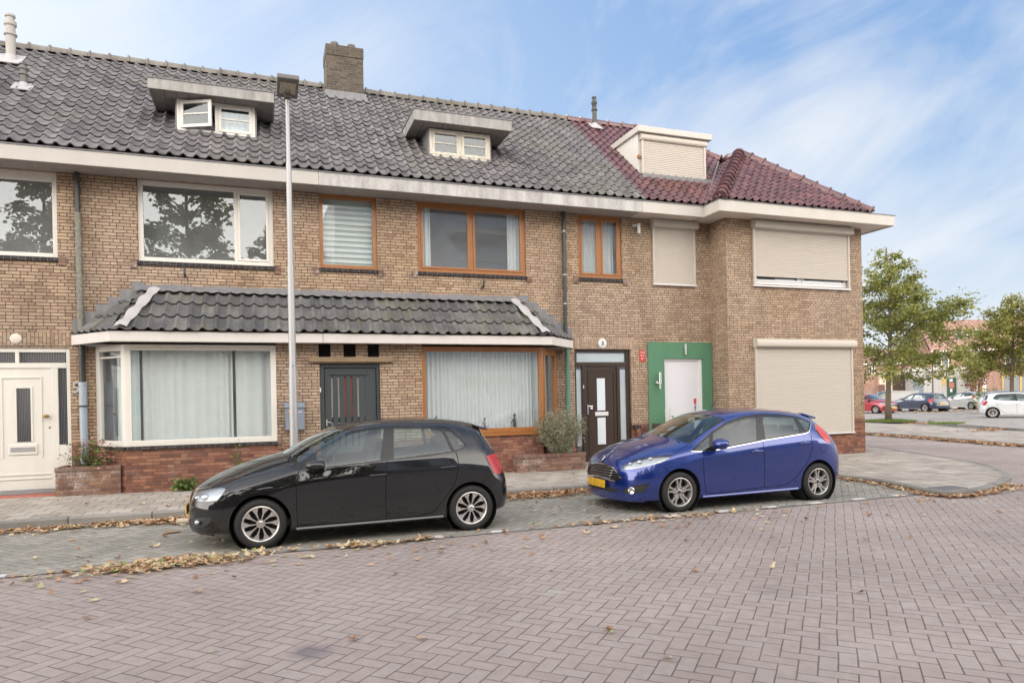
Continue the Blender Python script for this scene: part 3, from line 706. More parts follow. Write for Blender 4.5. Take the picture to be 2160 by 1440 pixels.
def bay(par, xa, xb, cx, ex, mat, side, zt=2.64, label=None):
    """front xa..xb at MY; angled side from (cx,MY) to (ex,WY)"""
    f = window(par, xa, xb, .90, zt, MY, mat, .095 if mat == 'white' else .07, rec=0.0, dep=.08, sill=False, rm=False, bot=.10, top=.10, label=label)
    sg = 1 if ex > cx else -1; dx, dy = ex-cx, WY-MY; L = math.hypot(dx, dy); ux, uy = dx/L, dy/L; nx, ny = uy*sg, -ux*sg
    def pt(t, z, o=0.0): return (cx+ux*t+nx*o, MY+uy*t+ny*o, z)
    m = MB()
    def bx(t0, t1, z0, z1, o0=-.07, o1=0.0):
        v = [pt(t, z, o) for z in (z0, z1) for o in (o0, o1) for t in (t0, t1)]
        m.add(v, [(0, 2, 3, 1), (4, 5, 7, 6), (0, 1, 5, 4), (2, 6, 7, 3), (0, 4, 6, 2), (1, 3, 7, 5)])
    fw = .1
    bx(0, fw, .90, zt); bx(L-fw, L+.1, .90, zt); bx(fw, L-fw, .90, 1.0); bx(fw, L-fw, zt-.1, zt)
    if mat == 'white': bx(fw, L-fw, zt-.22, zt-.19, -.06, -.01)
    else: bx(fw, fw+.05, 1.0, zt-.1, -.05, .01); bx(L-fw-.05, L-fw, 1.0, zt-.1, -.05, .01); bx(fw+.05, L-fw-.05, 1.0, 1.05, -.05, .01); bx(fw+.05, L-fw-.05, zt-.15, zt-.1, -.05, .01)
    m.build('side_frame', M[mat], f, fixn=True, bevel=.005)
    g = MB(); g.quad(pt(fw-.01, 1.0, -.03), pt(L-fw+.01, 1.0, -.03), pt(L-fw+.01, zt-.1, -.03), pt(fw-.01, zt-.1, -.03)); g.build('pane', M['glass'], f)
    s = MB(); s.box(min(xa, xb)-.0, max(xa, xb), MY-.04, MY+.06, .845, .899)
    v = [pt(t, z, o) for z in (.846, .8985) for o in (-.1, .04) for t in (0, L)]
    s.add(v, [(0, 2, 3, 1), (4, 5, 7, 6), (0, 1, 5, 4), (2, 6, 7, 3), (0, 4, 6, 2), (1, 3, 7, 5)])
    s.build('sill', M['sill_tile' if mat == 'white' else 'wood'], f, fixn=True)
    # room behind the bay
    r = MB(); lo, hi = min(xa, xb, ex)-.1, max(xa, xb, ex)+.1
    r.quad((lo, WY+2, .4), (hi, WY+2, .4), (hi, WY+2, 2.9), (lo, WY+2, 2.9)); r.quad((lo, WY, .4), (lo, WY+2, .4), (lo, WY+2, 2.9), (lo, WY, 2.9)); r.quad((hi, WY, .4), (hi, WY+2, .4), (hi, WY+2, 2.9), (hi, WY, 2.9))
    r.quad((lo, MY+.05, zt), (hi, MY+.05, zt), (hi, WY+2, zt), (lo, WY+2, zt)); r.quad((lo, WY+2, .45), (hi, WY+2, .45), (hi, WY, .45), (lo, WY, .45))
    r.build('room_interior', M['room'], par)
    b = MB(); b.box(min(xa, xb)+.02, max(xa, xb)-.02, MY+.085, WY+.3, .86, .9); b.build('window_board', M['numwhite'], f)
    return f, pt, L
fA, ptA, LA = bay(h5, BA[0], BA[1], -2.24, -2.78, 'white', -1, label='white painted wooden bay window with pale curtains')
fB, ptB, LB = bay(h3, BB[0], BB[1], 5.4, 6.0, 'wood', 1, label='oak brown bay window with pleated net curtains')
m = MB(); m.box(BA[1]-.0, BA[1]+.12, MY-.03, MY+.02, .77, .9); m.build('sill_end_bricks', M['brick_plant'], fA)
curtain(h5, -2.0, -.55, .93, 2.62, MY+.22, .16, .022, 'curtain', seed=3); curtain(h5, -.5, .1, .93, 2.62, MY+.21, .2, .02, 'curtain', seed=4)
curtain(h5, -.88, -.62, .93, 2.62, MY+.19, .11, .02, 'curtain', seed=9)
curtain(h5, .12, LA-.05, .93, 2.62, 0, .13, .015, 'curtain_g', seed=5, P0=(-2.24+.28, MY+.1), dirv=(-.54/LA, .6/LA))
curtain(h3, 2.95, 5.36, .93, 2.6, MY+.27, .085, .026, 'curtain', seed=6)
curtain(h3, .1, LB, .93, 2.6, 0, .085, .02, 'curtain_g', seed=8, P0=(5.4-.22, MY+.12), dirv=(.6/LB, .6/LB))
# ---- awning roof over both ground floors
def tiles(mb, O, U, V, N, width, length, cw, rh, amp=.032, lift=.03, seg=8, clips=(), seed=1, jit=.004, phase=0.0):
    rs = random.Random(seed); O, U, V, N = Vector(O), Vector(U).normalized(), Vector(V).normalized(), Vector(N).normalized()
    nc = int(math.ceil(width/cw)); nr = int(math.ceil(length/rh)); bm = bmesh.new(); la = bm.faces.layers.float.new('rnd')
    def prof(t):      # S shaped pantile section
        t = t % 1.0
        return amp*math.sin(math.pi*t/.46) if t < .46 else -.22*amp*math.sin(math.pi*(t-.46)/.54)
    for r in range(nr):
        s0, s1 = r*rh, min((r+1)*rh, length); 
        for c in range(nc):
            j = rs.uniform(-jit, jit); jl = rs.uniform(-.012, .012); rv = rs.random(); lo = []; hi = []; un = []
            for k in range(seg+1):
                x = (c+k/seg)*cw; x = min(x, width); h = prof(k/seg+phase)
                lo.append(O+U*x+V*(s0+jl)+N*(h+lift+j)); hi.append(O+U*x+V*(s1+.02)+N*(h+j*.5)); un.append(O+U*x+V*(s0+jl+.004)+N*(h+lift+j-.02))
            vl = [bm.verts.new(p) for p in lo]; vh = [bm.verts.new(p) for p in hi]; vu = [bm.verts.new(p) for p in un]
            for k in range(seg):
                f = bm.faces.new((vl[k], vl[k+1], vh[k+1], vh[k])); f[la] = rv; f.smooth = True
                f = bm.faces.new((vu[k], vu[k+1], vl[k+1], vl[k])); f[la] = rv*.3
    for co, no in clips:
        g = bm.verts[:]+bm.edges[:]+bm.faces[:]
        bmesh.ops.bisect_plane(bm, geom=g, plane_co=co, plane_no=no, clear_outer=True)
    base = len(mb.v); bm.verts.index_update()
    mb.v += [tuple(v.co) for v in bm.verts]
    for f in bm.faces:
        mb.f.append(tuple(base+v.index for v in f.verts)); mb.m.append(0); mb.r.append(f[la])
    bm.free()
def ridge(mb, a, b, r=.11, seg=.36, seed=2):
    a, b = Vector(a), Vector(b); L = (b-a).length; n = max(1, int(L/seg)); d = (b-a)/n; rs = random.Random(seed)
    sx = d.cross(Vector((0, 0, 1))).normalized(); up = sx.cross(d.normalized())
    for i in range(n):
        p, q = a+d*i, a+d*(i+1.04); rr = r*rs.uniform(.97, 1.05); base = len(mb.v); rv = rs.random(); dz = rs.uniform(-.006, .006)
        prof = [(p, rr*1.28), (p+d*.09, rr*1.3), (p+d*.14, rr*1.02), (q, rr*.93)]
        for c, ra in prof:
            for k in range(9):
                t = math.pi*(k/8*1.16-.08); mb.v.append(tuple(c+sx*(math.cos(t)*ra)+up*(math.sin(t)*ra-.03+dz)))
        for j in range(3):
            for k in range(8):
                o = base+j*9+k; mb.f.append((o, o+1, o+10, o+9)); mb.m.append(0); mb.r.append(rv)
        mb.f.append(tuple(base+k for k in range(8, -1, -1))); mb.m.append(0); mb.r.append(0)
AF = (-2.38, 12.78, 5.5); AL, AR = -3.12, 6.38; ATZ = 3.66; AEZ = 2.84
slope = (WY-12.74, ATZ-AEZ)
Va = Vector((0, slope[0], slope[1])); La = Va.length; Na = Vector((0, -slope[1], slope[0]))
TL, TR = -2.02, 5.16
c_hl = ((AF[0], 12.74, AEZ), Vector((WY-12.74, -(TL-AF[0]), 0))*-1)
def hipclip(p, q, sgn):   # vertical plane through p,q in plan; sgn picks the kept side
    d = Vector((q[0]-p[0], q[1]-p[1], 0)).normalized(); return ((p[0], p[1], 0), Vector((d.y, -d.x, 0))*sgn)
hl = ((AF[0], 12.74), (TL, WY)); hr = ((AF[2], 12.74), (TR, WY))
for par, xa, xb, sd in ((h5, AF[0]-.1, XS, 1), (h3, XS, AF[2]+.1, 2)):
    aw = MB(); m = aw
    tiles(m, (xa, 12.74, AEZ), (1, 0, 0), Va, Na, xb-xa, La-.02, .2065, .405, .045, .035, 8, [hipclip(*hl, -1), hipclip(*hr, 1)], seed=sd)
    if par is h5:   # left hip side
        e = Vector((AF[0], 12.74, AEZ))-Vector((AL, WY, AEZ)); up = Vector((TL, WY, ATZ))-Vector((AL, WY, AEZ)); n = e.cross(up).normalized()
        if n.z < 0: n = -n
        v = n.cross(e).normalized(); v = v if v.z > 0 else -v
        tiles(m, (AL, WY, AEZ), e, v, n, e.length, 1.3, .2065, .405, .04, .035, 6, [hipclip(*hl, 1), ((0, WY, 0), (0, 1, 0))], seed=5)
    else:
        e = Vector((AR, WY, AEZ))-Vector((AF[2], 12.74, AEZ)); up = Vector((TR, WY, ATZ))-Vector((AR, WY, AEZ)); n = e.cross(up).normalized()
        if n.z < 0: n = -n
        v = n.cross(e).normalized(); v = v if v.z > 0 else -v
        tiles(m, (AF[2], 12.74, AEZ), e, v, n, e.length, 1.3, .2065, .405, .04, .035, 6, [hipclip(*hr, -1), ((0, WY, 0), (0, 1, 0))], seed=6)
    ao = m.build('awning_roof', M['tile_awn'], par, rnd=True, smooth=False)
    ao.data.polygons.foreach_set('use_smooth', [True]*len(ao.data.polygons)); set_sharp(ao.data, 50)
    # boards, lead and under side
    b = MB()
    if par is h5:
        b.box(AF[0], XS-.004, 12.78, 12.82, 2.665, 2.835)
        b.prism([(0, 0), (1, 0)], lambda s_, t_, q: (0, 0, 0), 0, 1) if False else None
        P, Q = Vector((AF[0], 12.80, 2.75)), Vector((AL, WY+.0, 2.75))
        b.obox((P+Q)/2, Q-P, (0, 0, 1), (Q-P).cross(Vector((0, 0, 1))), (Q-P).length/2+.012, .085, .02)
    else:
        b.box(XS+.004, AF[2], 12.78, 12.82, 2.665, 2.835)
        P, Q = Vector((AF[2], 12.80, 2.75)), Vector((AR, WY+.0, 2.75))
        b.obox((P+Q)/2, Q-P, (0, 0, 1), (Q-P).cross(Vector((0, 0, 1))), (Q-P).length/2+.012, .085, .02)
    b.build('awning_fascia', M['awn_f'], par, bevel=.004)
    b = MB()
    if par is h5: b.add([(AF[0]+.02, 12.81, 2.68), (XS, 12.81, 2.68), (XS, WY, 2.68), (AL+.05, WY, 2.68)], [(0, 1, 2, 3)])
    else: b.add([(XS, 12.81, 2.68), (AF[2]-.02, 12.81, 2.68), (AR-.05, WY, 2.68), (XS, WY, 2.68)], [(0, 1, 2, 3)])
    b.build('awning_soffit', M['white' if par is h5 else 'soffit_w'], par)
    l = MB()
    xa2, xb2 = (TL-.12, XS) if par is h5 else (XS, TR+.12)
    n = 60
    for i in range(n):
        a, b_ = xa2+(xb2-xa2)*i/n, xa2+(xb2-xa2)*(i+1)/n
        wz = lambda x: .012*math.sin(x*30.4)
        l.quad((a, WY-.16, ATZ-.065+.035+wz(a)), (b_, WY-.16, ATZ-.065+.035+wz(b_)), (b_, WY-.012, ATZ+.075), (a, WY-.012, ATZ+.075))
        l.quad((a, WY-.012, ATZ+.075), (b_, WY-.012, ATZ+.075), (b_, WY-.010, ATZ+.10+.01*math.sin(b_*7)), (a, WY-.010, ATZ+.10+.01*math.sin(a*7)))
    l.build('lead_flashing', M['lead'], par)
    # stepped flashing up the wall along the hips
    l = MB(); st = 6
    for i in range(st):
        t0, t1 = i/st, (i+1)/st
        if par is h5: x_a, x_b = AL+.0+(TL-AL)*t0, AL+(TL-AL)*t1+.03
        else: x_a, x_b = AR-(AR-TR)*t1-.03, AR-(AR-TR)*t0
        l.box(x_a, x_b, WY-.018-i*.0012, WY+.0, AEZ+(ATZ-AEZ)*t0-.12, AEZ+(ATZ-AEZ)*t1+.13)
    l.build('stepped_flashing', M['lead'], par)
    # pale lead strip over the hip
    s = MB(); n = 14; w_ = .11
    A_, B_ = ((AF[0]+.16, 12.74, AEZ), (TL+.2, WY-.1, ATZ-.05)) if par is h5 else ((AF[2]-.14, 12.74, AEZ), (TR-.16, WY-.1, ATZ-.05))
    A_, B_ = Vector(A_), Vector(B_); pr = None
    for i in range(n+1):
        t = i/n; c = A_.lerp(B_, t)+Vector((0, -.04, .075+.02*math.sin(t*19))); q = w_*(1+.12*math.sin(t*19+1))
        cur = [c+Vector((-q*.8, 0, -.01)), c+Vector((0, 0, .025)), c+Vector((q*.8, 0, -.01))]
        if pr: s.add([*pr, *cur], [(0, 1, 4, 3), (1, 2, 5, 4)])
        pr = cur
    s.build('hip_lead_strip', M['lead_l'], par, smooth=True)
# ---- eaves
def eaves(par, xa, xb, mat, smat):
    m = MB(); m.box(xa, xb, EY, EY+.035, 5.62, 5.86); m.build('fascia', M[mat], par, bevel=.005)
    m = MB(); m.box(xa, xb, EY-.012, EY+.06, 5.862, 5.885); m.build('gutter_edge', M['lead'], par)
    m = MB(); n = 5
    for k in range(n): 
        y0 = EY+.035+k*(WY-EY-.035)/n; m.box(xa, xb, y0+.003, y0+(WY-EY-.035)/n-.003, 5.652, 5.67)
    m.box(xa, xb, EY+.035, WY+.1, 5.671, 5.69); m.build('soffit', M[smat], par)
eaves(h5, -9, 1.002, 'fascia_l', 'soffit'); eaves(h3, 1.006, 7.87, 'fascia', 'soffit'); eaves(h1, 7.874, 9.47, 'fascia_w', 'soffit_w')
m = MB(); m.box(9.47, 9.505, 12.55, EY+.035, 5.63, 5.875); m.box(9.505, 14.62, 12.55, 12.585, 5.63, 5.875); m.box(14.585, 14.62, 12.585, 20, 5.63, 5.875); m.build('wing_fascia', M['fascia_w'], h1, bevel=.005)
m = MB(); m.box(9.46, 14.64, 12.54, 12.6, 5.876, 5.895); m.box(14.58, 14.64, 12.6, 20, 5.876, 5.895); m.box(9.46, 9.52, 12.6, 13.2, 5.876, 5.895); m.build('gutter_edge', M['lead'], h1)
m = MB(); m.quad((9.5, 12.58, 5.655), (14.6, 12.58, 5.655), (14.6, 13.8, 5.655), (9.5, 13.8, 5.655)); m.quad((14.1, 13.8, 5.655), (14.6, 13.8, 5.655), (14.6, 20, 5.655), (14.1, 20, 5.655))
m.build('wing_soffit', M['soffit_w'], h1)
# ---- main roof
RY, RZ = 16.97, 9.147; P0 = (EY-.03, 5.9); sl = Vector((0, RY-P0[0], RZ-P0[1])); SLn = Vector((0, -sl.z, sl.y)).normalized(); SLL = sl.length
def roof_xz(y): return P0[1]+(y-P0[0])*(RZ-P0[1])/(RY-P0[0])
def finish_roof(mb, name, mat, par):
    o = mb.build(name, mat, par, rnd=True); o.data.polygons.foreach_set('use_smooth', [True]*len(o.data.polygons)); set_sharp(o.data, 50); return o
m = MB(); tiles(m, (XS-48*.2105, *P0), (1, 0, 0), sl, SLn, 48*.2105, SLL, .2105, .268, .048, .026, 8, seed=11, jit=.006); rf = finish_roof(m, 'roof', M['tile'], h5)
m = MB(); ridge(m, (-9, RY, RZ+.03), (XS, RY, RZ+.03)); m.build('ridge_tiles', M['ridge'], rf, rnd=True, smooth=50)
m = MB(); tiles(m, (XS, *P0), (1, 0, 0), sl, SLn, 33*.2105, SLL, .2105, .268, .048, .026, 8, seed=12, jit=.006); rf3 = finish_roof(m, 'roof', M['tile'], h3)
m = MB(); ridge(m, (XS, RY, RZ+.03), (XS2-.1, RY, RZ+.03)); m.build('ridge_tiles', M['ridge'], rf3, rnd=True, smooth=50)
# house 1: main slope, hip to the right, wing with its own hips
HX = 14.6; HRX = 10.35
WEY = 12.52; AP = Vector((12.03, 15.05, 7.98)); zE = 5.9
m = MB()
cl = [hipclip((HX, EY-.03+.55), (HRX, RY), 1)]
# valley between main slope and wing left slope (plan line from the inner corner towards the apex ridge)
tiles(m, (XS+33*.2105, *P0), (1, 0, 0), sl, SLn, 6.8, SLL, .2105, .268, .048, .026, 8, [hipclip((HX-.05, EY), (HRX, RY), 1), hipclip((9.46, 13.07), (11.75, 15.57), 1)], seed=13)
# above the wing ridge the main slope continues to its hip
if False: tiles(m, (10.6, *P0), (1, 0, 0), sl, SLn, 3, SLL, .2105, .268, .048, .026, 8, [hipclip((13.5, 14.1), (HRX, RY), 1), ((0, 15.55, 0), (0, -1, 0)), hipclip((9.46, 13.07), (11.75, 15.57), -1)], seed=14)
sf = AP-Vector((AP.x, WEY, zE)); nf = Vector((0, -sf.z, sf.y)).normalized()
tiles(m, (9.42, WEY, zE), (1, 0, 0), sf, nf, 5.24, sf.length, .2105, .268, .048, .026, 8, [hipclip((9.44, WEY), (AP.x, AP.y), -1), hipclip((13.92, WEY), (AP.x, AP.y), 1)], seed=15)
lf_ = Vector((AP.x-9.44, 0, AP.z-zE)); nl = Vector((-lf_.z, 0, lf_.x)).normalized()
tiles(m, (9.44, 16.9, zE), (0, -1, 0), lf_, nl, 16.9-WEY, lf_.length, .2105, .268, .045, .026, 8, [hipclip((9.44, WEY), (AP.x, AP.y), 1), hipclip((9.46, 13.07), (11.75, 15.57), -1)], seed=16)
rr_ = Vector((AP.x-13.92, 0, AP.z-zE)); nr_ = Vector((-rr_.z, 0, rr_.x)).normalized()
if nr_.z < 0: nr_ = -nr_
tiles(m, (13.92, WEY, zE), (0, 1, 0), rr_, nr_, 8, rr_.length, .2105, .268, .045, .026, 8, [hipclip((13.92, WEY), (AP.x, AP.y), -1)], seed=17)
m.add([(13.7, WEY+.02, 5.885), (14.6, WEY+.02, 5.885), (14.6, 20.4, 5.885), (13.7, 20.4, 5.885)], [(0, 1, 2, 3)], 0, .1)
rf1 = finish_roof(m, 'roof', M['tile_red'], h1)
m = MB(); ridge(m, (XS2-.1, RY, RZ+.03), (HRX, RY, RZ+.03)); m.build('ridge_tiles', M['tile_red'], rf1, rnd=True, smooth=50)
m = MB(); z_ = .05
ridge(m, (9.5, WEY+.05, zE+z_), AP+Vector((0, 0, z_+.02)), .125, .3); ridge(m, (13.92, WEY+.06, zE+z_), AP+Vector((0, 0, z_+.02)), .115, .36); ridge(m, AP+Vector((0, 0, z_)), (AP.x, 15.9, AP.z+z_), .115)
ridge(m, (11.85, 15.6, 8.02), (HRX, RY, RZ+z_), .11)
m.build('hip_tiles', M['tile_red'], rf1, rnd=True, smooth=50)
m = MB(); m.tube([(9.5, 13.08, 5.91), (11.6, 15.38, 7.84)], .03, 6); m.build('valley_gutter', M['lead'], rf1)
# solid core under the tiles, back slopes and party walls
def core(par, xa, xb, hip=False):
    m = MB(); z = -.05
    if not hip:
        m.quad((xa, EY+.05, 5.84), (xb, EY+.05, 5.84), (xb, RY, RZ+z), (xa, RY, RZ+z)); m.quad((xb, 20.9, 5.8), (xa, 20.9, 5.8), (xa, RY, RZ+.04), (xb, RY, RZ+.04))
    else:
        m.quad((xa, EY+.05, 5.84), (9.6, EY+.05, 5.84), (HRX-.1, RY, RZ+z), (xa, RY, RZ+z)); m.add([(9.6, EY+.05, 5.84), (11.75, 15.6, 7.9), (HRX-.1, RY, RZ+z)], [(0, 1, 2)])
        m.quad((14.5, 20.9, 5.8), (xa, 20.9, 5.8), (xa, RY, RZ+.04), (HRX, RY, RZ+.04)); m.add([(13.85, 12.6, 5.84), (13.85, 20.9, 5.8), (HRX, RY, RZ-.05), (11.8, 15.7, 7.95), (AP.x, AP.y+.2, AP.z-.08)], [(0, 1, 2, 3, 4)])
        m.add([(9.55, 12.6, 5.84), (13.85, 12.6, 5.84), (AP.x, AP.y, AP.z-.06)], [(0, 1, 2)]); m.add([(9.55, 12.6, 5.84), (AP.x, AP.y, AP.z-.06), (AP.x, 15.7, AP.z-.06), (9.6, 13.2, 5.84)], [(0, 1, 2, 3)])
    m.build('roof_boarding', M['tile'] if not hip else M['dark'], par, rnd=True)
    m = MB(); m.quad((xb, 20.4, 0), (xa, 20.4, 0), (xa, 20.4, 5.8), (xb, 20.4, 5.8)); m.build('rear_wall', M['brick'], par)
core(h5, -9, XS); core(h3, XS, XS2); core(h1, XS2, 14.12, True)
m = MB(); m.add([(-9, 20.4, 0), (-9, WY, 0), (-9, WY, 5.8), (-9, RY, RZ), (-9, 20.4, 5.8)], [(0, 1, 2, 3, 4)]); m.build('party_wall', M['brick'], h5)
# ---- chimney
m = MB(); m.box(1.5, 2.36, 16.6, 17.35, 8.2, 9.8); ch = m.build('chimney', M['brick_chim'], h3, bevel=.008)
m = MB(); m.box(1.488, 2.372, 16.588, 17.362, 9.8, 10.06); m.build('chimney_cap', M['brick_chim'], ch, bevel=.015)
for x in (1.72, 2.12):
    m = MB(); m.lathe([(.085, 0), (.085, .14), (.095, .15), (.095, .19), (.07, .19), (.0, .16)], (x, 16.9, 10.05)); m.build('chimney_pot', M['darkgrey'], ch, smooth=40)
m = MB(); m.box(1.45, 2.41, 16.5, 16.6, 8.70, 8.93); m.add([(1.42, 16.36, 8.68), (2.44, 16.36, 8.68), (2.41, 16.59, 8.93), (1.45, 16.59, 8.93)], [(0, 1, 2, 3)]); m.build('chimney_flashing', M['lead'], ch)
# ---- roof vents
def vent(x, y, z, r, h, mat, label, cap=True):
    t = thing('roof_vent', (x, y, z), label, 'roof vent')
    m = MB(); m.lathe([(r, -.4), (r, h*.55), (r*1.35, h*.57), (r*1.35, h*.6), (r, h*.62), (r, h*.75), (r*1.3, h*.78), (r*1.25, h*.86), (r*.8, h*.88), (r*.8, h*.95), (r*1.05, h*.955), (r*1.05, h), (0, h)], (x, y, z), n=16); m.build('vent_pipe', M[mat], t, smooth=40)
    m = MB(); m.obox((x, y-.04, z+.06), (1, 0, 0), sl, SLn, r*2.6, r*3, .008); m.lathe([(r*1.7, -.1), (r*1.3, .12), (r*1.02, .14)], (x, y, z), n=16); m.build('vent_flashing', M['lead_l'], t, smooth=40)
    return t
vent(-4.14, 15.05, 7.52, .062, .5, 'darkgrey', 'dark vent pipe on the grey roof at the left edge, lower of two pipes')
vent(-4.66, 16.2, 8.5, .085, .95, 'flue', 'pale vent pipe near the ridge at the left edge, upper of two pipes')
vent(8.53, 16.6, 8.85, .062, .85, 'pvc', 'slim dark vent pipe on the maroon roof left of the shuttered dormer')
# ---- overhanging dormers
def hat_dormer(par, xa, xb, wy, zb, zt, sx0, sx1, sy, sz0, sz1, open_left, fm):
    bk = 14.95
    dd_ = MB(); dd_.box(sx0-.015, sx1+.015, sy-.015, bk+.25, sz1+.001, sz1+.02); dm = dd_.build('dormer', M['lead'], par)
    d = MB(); d.box(xa-.03, xa+.005, wy+.02, bk, zb-.3, sz0+.01); d.box(xb-.005, xb+.03, wy+.02, bk, zb-.3, sz0+.01)
    build_each(d, 'dormer_cheek', M['lead'], dm)
    m = MB(); 
    m.box(sx0, sx1, sy, sy+.03, sz0, sz1); m.box(sx0, sx0+.03, sy+.03, bk+.1, sz0, sz1); m.box(sx1-.03, sx1, sy+.03, bk+.1, sz0, sz1)
    m.build('dormer_fascia', M['dormer_w'], dm, bevel=.006)
    m = MB(); n = 10
    for k in range(n):
        a = sx0+.03+(sx1-sx0-.06)*k/n; m.box(a+.003, a+(sx1-sx0-.06)/n-.003, sy+.03, bk, sz0+.012, sz0+.03)
    m.build('dormer_soffit', M['soffit_d'], dm)
    mid = (xa+xb)/2; m = MB(); fw = .055
    m.box(xa, xa+fw, wy, wy+.06, zb, zt); m.box(xb-fw, xb, wy, wy+.06, zb, zt); m.box(xa+fw, xb-fw, wy, wy+.06, zb, zb+fw); m.box(xa+fw, xb-fw, wy, wy+.06, zt-.04, zt); m.box(mid-.03, mid+.03, wy+.002, wy+.06, zb+fw, zt-.04)
    m.build('dormer_window', M[fm], dm, bevel=.006)
    m = MB(); m.box(xa-.02, xb+.02, wy-.05, wy+.02, zb-.05, zb-.002); m.box(xa-.05, xb+.05, wy-.06, wy-.03, zb-.12, zb-.04); m.build('dormer_sill', M['lead'], dm)
    for k, (a, b) in enumerate(((xa+fw, mid-.03), (mid+.03, xb-fw))):
        c, e = zb+fw, zt-.04; s = MB(); sw = .055
        s.box(0, sw, 0, .04, c, e); s.box(b-a-sw, b-a, 0, .04, c, e); s.box(sw, b-a-sw, 0, .04, c, c+sw); s.box(sw, b-a-sw, 0, .04, e-sw, e); s.box(sw, b-a-sw, .002, .035, (c+e)/2-.014, (c+e)/2+.014)
        gl = MB(); gl.quad((sw, .02, c+sw), (b-a-sw, .02, c+sw), (b-a-sw, .02, e-sw), (sw, .02, e-sw))
        ang = R(-24) if (k == 0 and open_left) else 0.0
        px_ = a; 
        for q in (s, gl): q.v = [(px_+x*math.cos(ang)-y*math.sin(ang), wy-.01+x*math.sin(ang)+y*math.cos(ang), z) for x, y, z in q.v]
        s.build('casement', M[fm], dm, bevel=.004); gl.build('pane', M['glass_fine'], dm)
    m = MB(); m.box(xa+.02, xb-.02, wy+.07, wy+.9, zb+.0, zt); m.f = [f for i, f in enumerate(m.f) if i != 2]; m.m = m.m[:5]; m.r = m.r[:5]
    m.build('attic_interior', M['room'], dm)
    if open_left: curtain(dm, mid+.05, xb-.08, zb+.1, zt-.1, wy+.12, .12, .012, 'curtain_g', seed=21)
    return dm
hat_dormer(h5, -1.45, -.09, 14.0, 6.69, 7.28, -1.88, .26, 13.65, 7.27, 7.46, True, 'white')
hat_dormer(h3, 3.34, 4.67, 14.02, 6.70, 7.29, 2.95, 5.07, 13.70, 7.30, 7.52, False, 'cream')
# dormer at the far left edge of the picture
d = MB(); d.box(-7.2, -4.83, 14.6, 15.6, 7.2, 8.05); dm = d.build('dormer', M['white'], h5, bevel=.01)
# ---- shuttered box dormer
def slats(mb, x0, x1, z0, z1, Y, pitch=.043, d=.011):
    n = max(1, round((z1-z0)/pitch)); p = (z1-z0)/n; prof = []
    for i in range(n):
        for t, y in ((.0, 0.0), (.12, -d*.75), (.45, -d), (.85, -d*.6), (.93, 0.0)): prof.append((z0+(i+t)*p, Y+y))
    prof.append((z1, Y)); vs = []
    for z, y in prof: vs += [(x0, y, z), (x1, y, z)]
    mb.add(vs, [(2*i, 2*i+1, 2*i+3, 2*i+2) for i in range(len(prof)-1)])
def shutter(par, x0, x1, z0, z1, Y, boxh=.2, boxd=.18, rail=.05, z_low=None, over=.03):
    m = MB(); zl = z_low if z_low else z0
    slats(m, x0+rail, x1-rail, zl, z1-boxh+.02, Y-.03); s = m.build('roller_shutter', M['shutter'], par)
    m = MB(); m.box(x0, x0+rail, Y-.06, Y, z0, z1-boxh); m.box(x1-rail, x1, Y-.06, Y, z0, z1-boxh)
    if z_low: m.box(x0+rail, x1-rail, Y-.045, Y-.02, zl-.03, zl)
    build_each(m, 'guide_rail', M['shutter'], s, bevel=.006)
    m = MB(); pr = [(0, 0), (-boxd*.75, 0), (-boxd*.93, .02), (-boxd, boxh*.3), (-boxd*.97, boxh*.65), (-boxd*.75, boxh*.92), (-boxd*.45, boxh), (0, boxh)]
    m.prism(pr, lambda a, b, t: (t, Y+a, z1-boxh+b), x0-over, x1+over); m.build('shutter_box', M['shutter'], s, fixn=True, smooth=35)
    m = MB(); m.box(x0-.01, x1+.02, Y-.07, Y, z0-.035, z0-.002); m.build('shutter_sill', M['numwhite'], s, bevel=.004)
    return s
dmb = MB(); bk = 16.3
dmb.add([(8.46, 14.25, 6.6), (8.46, 14.25, 7.86), (8.46, bk, 7.86), (8.46, bk, 6.6)], [(0, 1, 2, 3)])
dmb.add([(10.38, 14.25, 6.6), (10.38, bk, 6.6), (10.38, bk, 7.86), (10.38, 14.25, 7.86)], [(0, 1, 2, 3)]); dmb.quad((8.46, 14.25, 6.6), (10.38, 14.25, 6.6), (10.38, 14.25, 7.86), (8.46, 14.25, 7.86))
dm3 = dmb.build('dormer', M['white'], h1)
m = MB(); m.box(8.4, 10.47, 14.1, 16.2, 7.84, 7.985); m.build('dormer_roof', M['fascia_w'], dm3, bevel=.012)
shutter(dm3, 8.53, 10.33, 6.88, 7.83, 14.24, .15, .1)
m = MB(); m.box(8.47, 8.53, 14.235, 14.28, 6.85, 7.84); m.build('corner_trim', M['steel'], dm3)
m = MB(); m.lathe([(.05, 0), (.055, .03), (.03, .05), (0, .05)], (8.47, 14.235, 7.28), (0, -1, 0), 14); m.build('alarm_bell', flat('rust_red_plastic', (.30, .12, .06)), dm3, smooth=40)
m = MB(); m.box(8.45, 10.4, 14.05, 14.24, 6.74, 6.84); m.build('dormer_apron', M['lead'], dm3)
